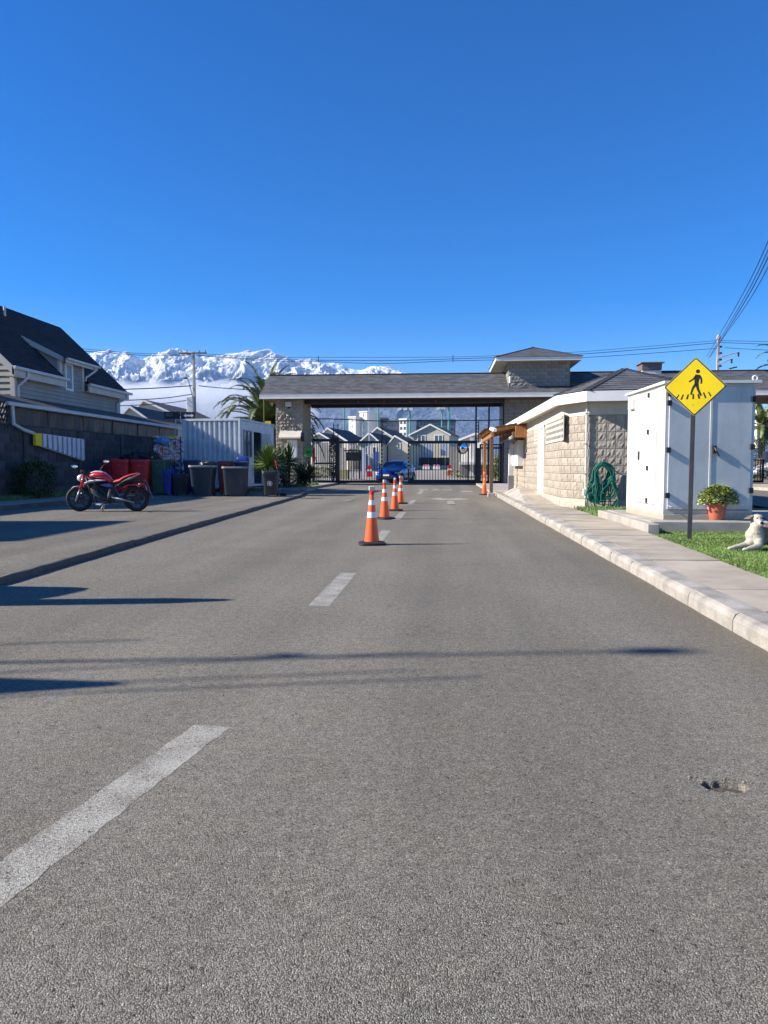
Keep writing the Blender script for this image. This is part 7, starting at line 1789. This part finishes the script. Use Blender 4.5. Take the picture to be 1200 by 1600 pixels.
# lodge columns and counter
for px, lb in ((737, 'left white column of the cream lodge'), (754, 'right white column of the cream lodge')):
    slab_(px-2.5, px+2.5, 684, 744, 58, .35, M['white'], 'column', lb, 'column', 'lodge columns')
slab_(718, 785, 722, 726, 57.5, .5, M['white'], 'counter_ledge', 'white horizontal ledge across the lodge front', 'ledge')
slab_(720, 783, 726, 742, 58, .3, M['grey'], 'lodge_base', 'grey low wall beneath the white ledge', 'wall')
q = at(776, 748, 56); shrub((q.x, q.y, gz(56)), (.55, .4, .85), 1500, 'light green shrub behind the pedestrian gate', m=('leafy', 'leaf'), seed=9, ls=.12)
q = at(728, 748, 60); shrub((q.x, q.y, gz(60)), (1.6, .5, .3), 1300, 'low green planting in front of the lodge columns', m=('leafy', 'leaf'), seed=11, ls=.12)
q = at(504, 748, 60); shrub((q.x, q.y, gz(60)), (1.2, .6, .42), 1500, 'clipped olive hedge behind the fixed gate panel', 'hedge', ('leafy', 'leafd'), 12, .11, 'hedge', lumps=.3)
M['olive'] = mat('olive_box', (.42, .40, .20), .8, .1, 2)
slab_(528, 543.5, 734, 752, 56, .8, M['olive'], 'olive_block', 'olive coloured masonry block behind the left sliding leaf', 'block')
t = thing('notice_board', 'large dark notice board on two posts behind the left sliding gate leaf', 'notice board', at(551, 748, 54)); 
for (a, c, y0, y1, nm, mm_) in ((541, 565.5, 706.5, 720, 'board', 'signblack'), (544, 546, 703, 748, 'post', 'black'), (561, 563, 703, 748, 'post', 'black'), (538, 565, 703.5, 705.5, 'top_bar', 'black')):
    P, Q = at(a, y1, 54), at(c, y0, 54); b = MB(); b.box(P.x, Q.x, P.y-(.04 if nm == 'board' else .0), P.y+.06, P.z, Q.z); b.build(nm, M[mm_], t)
t = thing('street_banner', 'white and grey illegible sign strip above the dark notice board', 'sign', at(551, 702, 60))
for i in range(4): P, Q = at(545.5+i*3, 701.5, 60), at(547.8+i*3, 696, 60); b = MB(); b.box(P.x, Q.x, P.y, P.y+.05, P.z, Q.z); b.build('letter_panel', M['white'], t)
b = MB(); P, Q = at(545, 704, 60), at(557.5, 701.6, 60); b.box(P.x, Q.x, P.y, P.y+.05, P.z, Q.z); b.tube([((P.x+Q.x)/2, P.y+.1, gz(60)), ((P.x+Q.x)/2, P.y+.1, Q.z)], .05); b.build('frame', M['grey'], t)
q = at(520.5, 757, 52); shrub((q.x, q.y, gz(52)), (.28, .28, 1.65), 1500, 'slim dark cypress behind the thick left gate post', 'cypress', ('leafd', 'leafd'), 14, .12, 'cypress', lumps=.6)
# pale wall panels left (row of cream facades behind the bars)
for i, (a, c, y0) in enumerate(((489, 500, 694), (501, 512, 692), (513, 527, 693), (529, 541, 700))):
    slab_(a, c, y0, 736, 78+i, .4, M['hw1'] if i % 2 == 0 else M['plaster'], 'courtyard_wall', ['leftmost cream wall bay seen through the fixed gate panel', 'second cream wall bay seen through the fixed gate panel', 'third cream wall bay behind the thick gate post', 'rightmost cream wall bay left of the notice board'][i], 'wall', 'cream wall bays')
slab_(565, 571, 700, 742, 70, .3, M['lblue'], 'blue_column', 'pale blue column left of the red barrier', 'column'); slab_(583, 592, 706, 722, 72, .3, M['bikeblue'], 'blue_panel', 'small blue panel left of the blue car roof', 'panel')
# apartment blocks
M['apt'] = mat('apartment_render', (.82, .79, .71), .85, .04, .1); M['aptb'] = mat('apartment_shaded_blue_grey', (.17, .20, .25), .8, .08, .1)  # blue-grey copy has the shade of the side facades put into its colour
def apt(px0, px1, y0, D, dep, m, label, floors, cols, winw=.62, rot=0, side=None, colm='glass'):
    P, Q = at(px0, 700, D), at(px1, y0, D); W_ = Q.x-P.x; z0 = gz(D); Ht = Q.z-z0
    t = thing('apartment_block', label, 'apartment block', (P.x, P.y, z0), rot, 'apartment blocks in the distance')
    b = MB(); b.box(0, W_, 0, dep, 0, Ht); b.build('wall', m, t, world=False); b = MB(); b.box(-.2, W_+.2, -.2, dep+.2, Ht+.01, Ht+.5); b.build('parapet', m, t, world=False)
    wm = None; fh = Ht/floors; cwid = W_/max(cols, 1)
    for f_ in range(floors):
        for c in range(cols):
            x = cwid*(c+.5); z = fh*f_+fh*.3
            if wm is None:
                b = MB(); b.box(-cwid*winw/2, cwid*winw/2, -.06, .02, 0, fh*.5); o = b.build('window', M[colm], t, world=False); wm = o.data
            else: o = bpy.data.objects.new('window', wm); C.objects.link(o); setparent(o, t)
            o.location = (x, 0, z)
    return t
apt(545, 557.5, 653.5, 250, 8, M['apt'], 'pale slab tower, the lower left one of the pair', 7, 1, .05, R(-22))
apt(562, 575.5, 645.5, 252, 10, M['apt'], 'pale slab tower, the taller right one of the pair', 8, 1, .05, R(-22))
apt(557.8, 562.2, 657, 258, 8, M['aptb'], 'recessed dark strip between the two pale towers', 7, 1, .9)
t_ = apt(575.8, 604, 655, 262, 12, M['aptb'], 'apartment wing right of the pale towers, its blue-grey shade put into the colour', 7, 9, .5)
t_ = apt(604, 641, 659.5, 255, 14, M['aptb'], 'apartment wing above the gate gap, its blue-grey shade put into the colour', 6, 10, .55)
apt(624, 636, 657, 245, 8, M['apt'], 'pale end bay projecting from the dark apartment wing', 7, 2, .6, R(-22))
apt(644, 711, 658.5, 268, 14, M['aptb'], 'long blue-grey apartment block behind the khaki gabled house', 7, 14, .6)
# green sports-ground masts and other slim masts
M['greenm'] = mat('green_mast_paint', (.10, .36, .30), .5, .08, 1)
def mast(px, ytop, D, r, m, label, lamps=()):
    q = at(px, 729, D); z1 = at(px, ytop, D).z; t = thing('floodlight_mast', label, 'mast', (q.x, q.y, gz(D)), 0, 'slim masts beyond the gate'); b = MB(); b.tube([(0, 0, 0), (0, 0, z1-gz(D))], [r, r*.7], 6); b.build('shaft', M[m], t, world=False)
    for a, c, y in lamps:
        P, Q = at(a, y, D), at(c, y, D); b = MB(); b.tube([tuple(P-t.location), tuple(Q-t.location)], r*.5, 5); b.build('lamp_bar', M['greenm'], t, world=False)
        for k in range(3):
            R0 = P.lerp(Q, k/2)-t.location; b = MB(); b.obox(tuple(R0+Vector((-.4, -.3, .1))), tuple(R0+Vector((.4, -.3, .35))), .5, .5); b.build('floodlight', M['white'], t, world=False)
mast(538, 600, 170, .2, 'greenm', 'tall green mast left of the pale towers'); mast(591, 600, 175, .2, 'greenm', 'tall green mast over the grey gabled house')
mast(577, 600, 75, .07, 'alu', 'thin pale blue lamp mast in front of the towers'); mast(567, 664, 90, .07, 'alu', 'thin pale post before the taller pale tower')
mast(640.5, 630, 160, .22, 'greenm', 'green mast at the right end of the gate gap with lamps on its left arm', [(624, 642, 642)])
mast(690, 636, 170, .22, 'greenm', 'slimmer green mast with paired lamps near the roof edge', [(684, 692, 641)]); mast(700.5, 628, 160, .24, 'greenm', 'rightmost green mast topped by white floodlights', [(695, 704, 637.5)])
for px, y0 in ((710, 660), (729, 676)): mast(px, y0, 110, .07, 'dark', 'thin dark antenna mast '+('by the end of the long apartment block' if px == 710 else 'left of the cream lodge roof'))
# right exit: railing, wall, gatehouse wing seen past the cabinet
g5 = gate('exit_gate', 'black railing gate under the right end of the long roof', 1170, 1192, onY(1185, 718, 44).z, .06, .16, Y=44.0, z0=.14)
slab_(1180, 1192, 640, 700, 72, 1., M['hw1'], 'right_building', 'pale cream building wall glimpsed under the right roof end', 'building')
q = at(1186, 700, 56); shrub((q.x, q.y, .1), (1.3, .8, 1.6), 1800, 'green hedge behind the right railing gate', 'hedge', ('leaf', 'leafd'), 17, .14, 'hedge')
slab_(1191.5, 1203, 705, 722, 42.3, .12, M['greybox'], 'notice_sign', 'pale grey notice plate on the dark pillar at the right edge', 'panel')

# ------------------------------------------------------------ unseen guessed things left of the frame, chosen to throw shade on the road
def shade_house(x_ridge, y0, y1, zr, label):
    t = thing('neighbour_house', label, 'house', (x_ridge, (y0+y1)/2, 0)); hw_ = 3.0; ze = zr-2.9
    b = MB(); b.prism([(x_ridge-hw_, 0), (x_ridge+hw_, 0), (x_ridge+hw_, ze), (x_ridge, zr-.1), (x_ridge-hw_, ze)], y0+.4, y1-.4, 'y'); b.build('wall', M['siding'], t, fixn=True)
    for s in (-1, 1): b = MB(); b.courses((x_ridge+s*(hw_+.3), y0, ze-.25), (x_ridge+s*(hw_+.3), y1, ze-.25), (x_ridge, y1, zr), (x_ridge, y0, zr), 24, .012, s > 0); b.build('roof', M['roofd'], t)
SE = 1/math.tan(SUN_EL); sd2 = Vector((-sdir.x, -sdir.y, 0)).normalized()
tipp = gp(210, 814, ZP); hr_ = 7.4; o_ = tipp-sd2*hr_*SE
shade_house(o_.x, 7.6, o_.y, hr_+ZP, 'neighbouring house with black steep roof standing left of the motorbike court')
shade_house(-17.6, 15.4, 21.7, 6.15, 'unseen lower dark-roofed house added between the lap-sided house and its neighbour to shade the bins')  # unseen house added as a shadow caster for the bins
# unseen wall end, post and pier added for the shadows near the kerb
def conifer(tip_px, tip_py, h, r, label, seed):
    g_ = gp(tip_px, tip_py, 0); o_ = g_-sd2*(h-.1)*SE; return shrub((o_.x, o_.y, .0), (r, r, h/2), 2600, label, 'cypress', ('leafd', 'leaf'), seed, .13, 'cypress', lumps=.35)
t = thing('shade_wall', 'unseen wall end left of the near kerb, rounded to shape its shade on the road', 'wall', (-9, 6.2, 0))
g0 = gp(138, 921, 0); hh_ = 1.75; o_ = g0-sd2*hh_*SE; b = MB(); b.prism([(o_.y+dy, hh_*f) for dy, f in ((-1.2, 0), (.1, 0), (.1, .93), (.04, .99), (-.1, 1.0), (-.4, .97), (-.75, .86), (-1.05, .66), (-1.2, .45))], o_.x-2.5, o_.x, 'x'); b.build('wall_end', M['plaster'], t, fixn=True)  # unseen wall end, its profile shaped to the outline of its shadow
g0 = gp(352, 939, 0); hh_ = 3.0; o_ = g0-sd2*hh_*SE; t = thing('gate_post', 'unseen tapered dark post added left of the frame to throw shade on the road', 'post', o_); b = MB(); b.rings([[(x*k, y*k, z) for x, y in rsq(.26, .3, 12, 6)] for k, z in ((1.3, 0), (1.0, 1.6), (.8, 2.7), (.3, hh_))]); b.build('shaft', M['dark'], t, world=False); b = MB(); b.bbox(-.3, .1, -.14, .03, 1.75, 1.95, .03); b.build('bracket', M['dark'], t, world=False)  # unseen post added to throw a long thin shadow on the road
g0 = gp(178, 1073, 0); hh_ = 3.4; o_ = g0-sd2*hh_*SE; t = thing('shade_pier', 'unseen tapered pier added left of the frame to throw a wedge of shade', 'pier', o_); b = MB(); b.rings([[(x*k, y*k, z) for x, y in rsq(.5, .62, 12, 6)] for k, z in ((1.2, 0), (1.0, 2.2), (.55, 2.9), (.12, hh_))]); b.build('shaft', M['plaster'], t, world=False)  # unseen pier, tapered only to throw a pointed shadow
# tall lamp pole with wires, far to the left: soft thin shade across the road
g0 = gp(1030, 1021, 0); hh_ = 8.2; o_ = g0-sd2*hh_*SE; t = thing('utility_pole', 'utility pole far left of the frame whose soft shade crosses the road', 'pole', o_, 0, 'concrete utility poles')
b = MB(); b.tube([(0, 0, 0), (0, 0, hh_)], [.045, .02], 10); b.build('shaft', M['pole'], t, world=False); b = MB(); b.ell((0, 0, hh_), (.09, .09, .14), 10, 8); b.build('cap', M['dark'], t, world=False)
for z_ in (5.5, 5.7, 6.9): b = MB(); b.ell((0, .05, z_), (.075, .06, .06), 10, 8); b.build('insulator', M['dark'], t, world=False)
def swire(pa, pc, za, zc, label):
    """wire between two places so that its shade joins two road points"""
    A = gp(*pa, 0)-sd2*za*SE; A.z = za; Bq = gp(*pc, 0)-sd2*zc*SE; Bq.z = zc
    P = [A.lerp(Bq, i/10)+Vector((0, 0, -.25*math.sin(math.pi*i/10))) for i in range(11)]; b = MB(); b.tube(P, .013, 5); single(b, 'wire', M['wire'], label, 'wire', 'wires left of the frame', org=P[0])
swire((-300, 1078), (660, 1022), 6.2, 6.6, 'upper of the out-of-frame wires crossing over the court'); swire((-300, 1096), (640, 1052), 5.6, 6.2, 'middle of the out-of-frame wires crossing over the court')
swire((-300, 1110), (760, 1062), 5.0, 5.6, 'lower of the out-of-frame wires crossing over the court'); swire((-200, 1022), (230, 1002), 5.0, 5.6, 'short out-of-frame wire nearest the block wall')
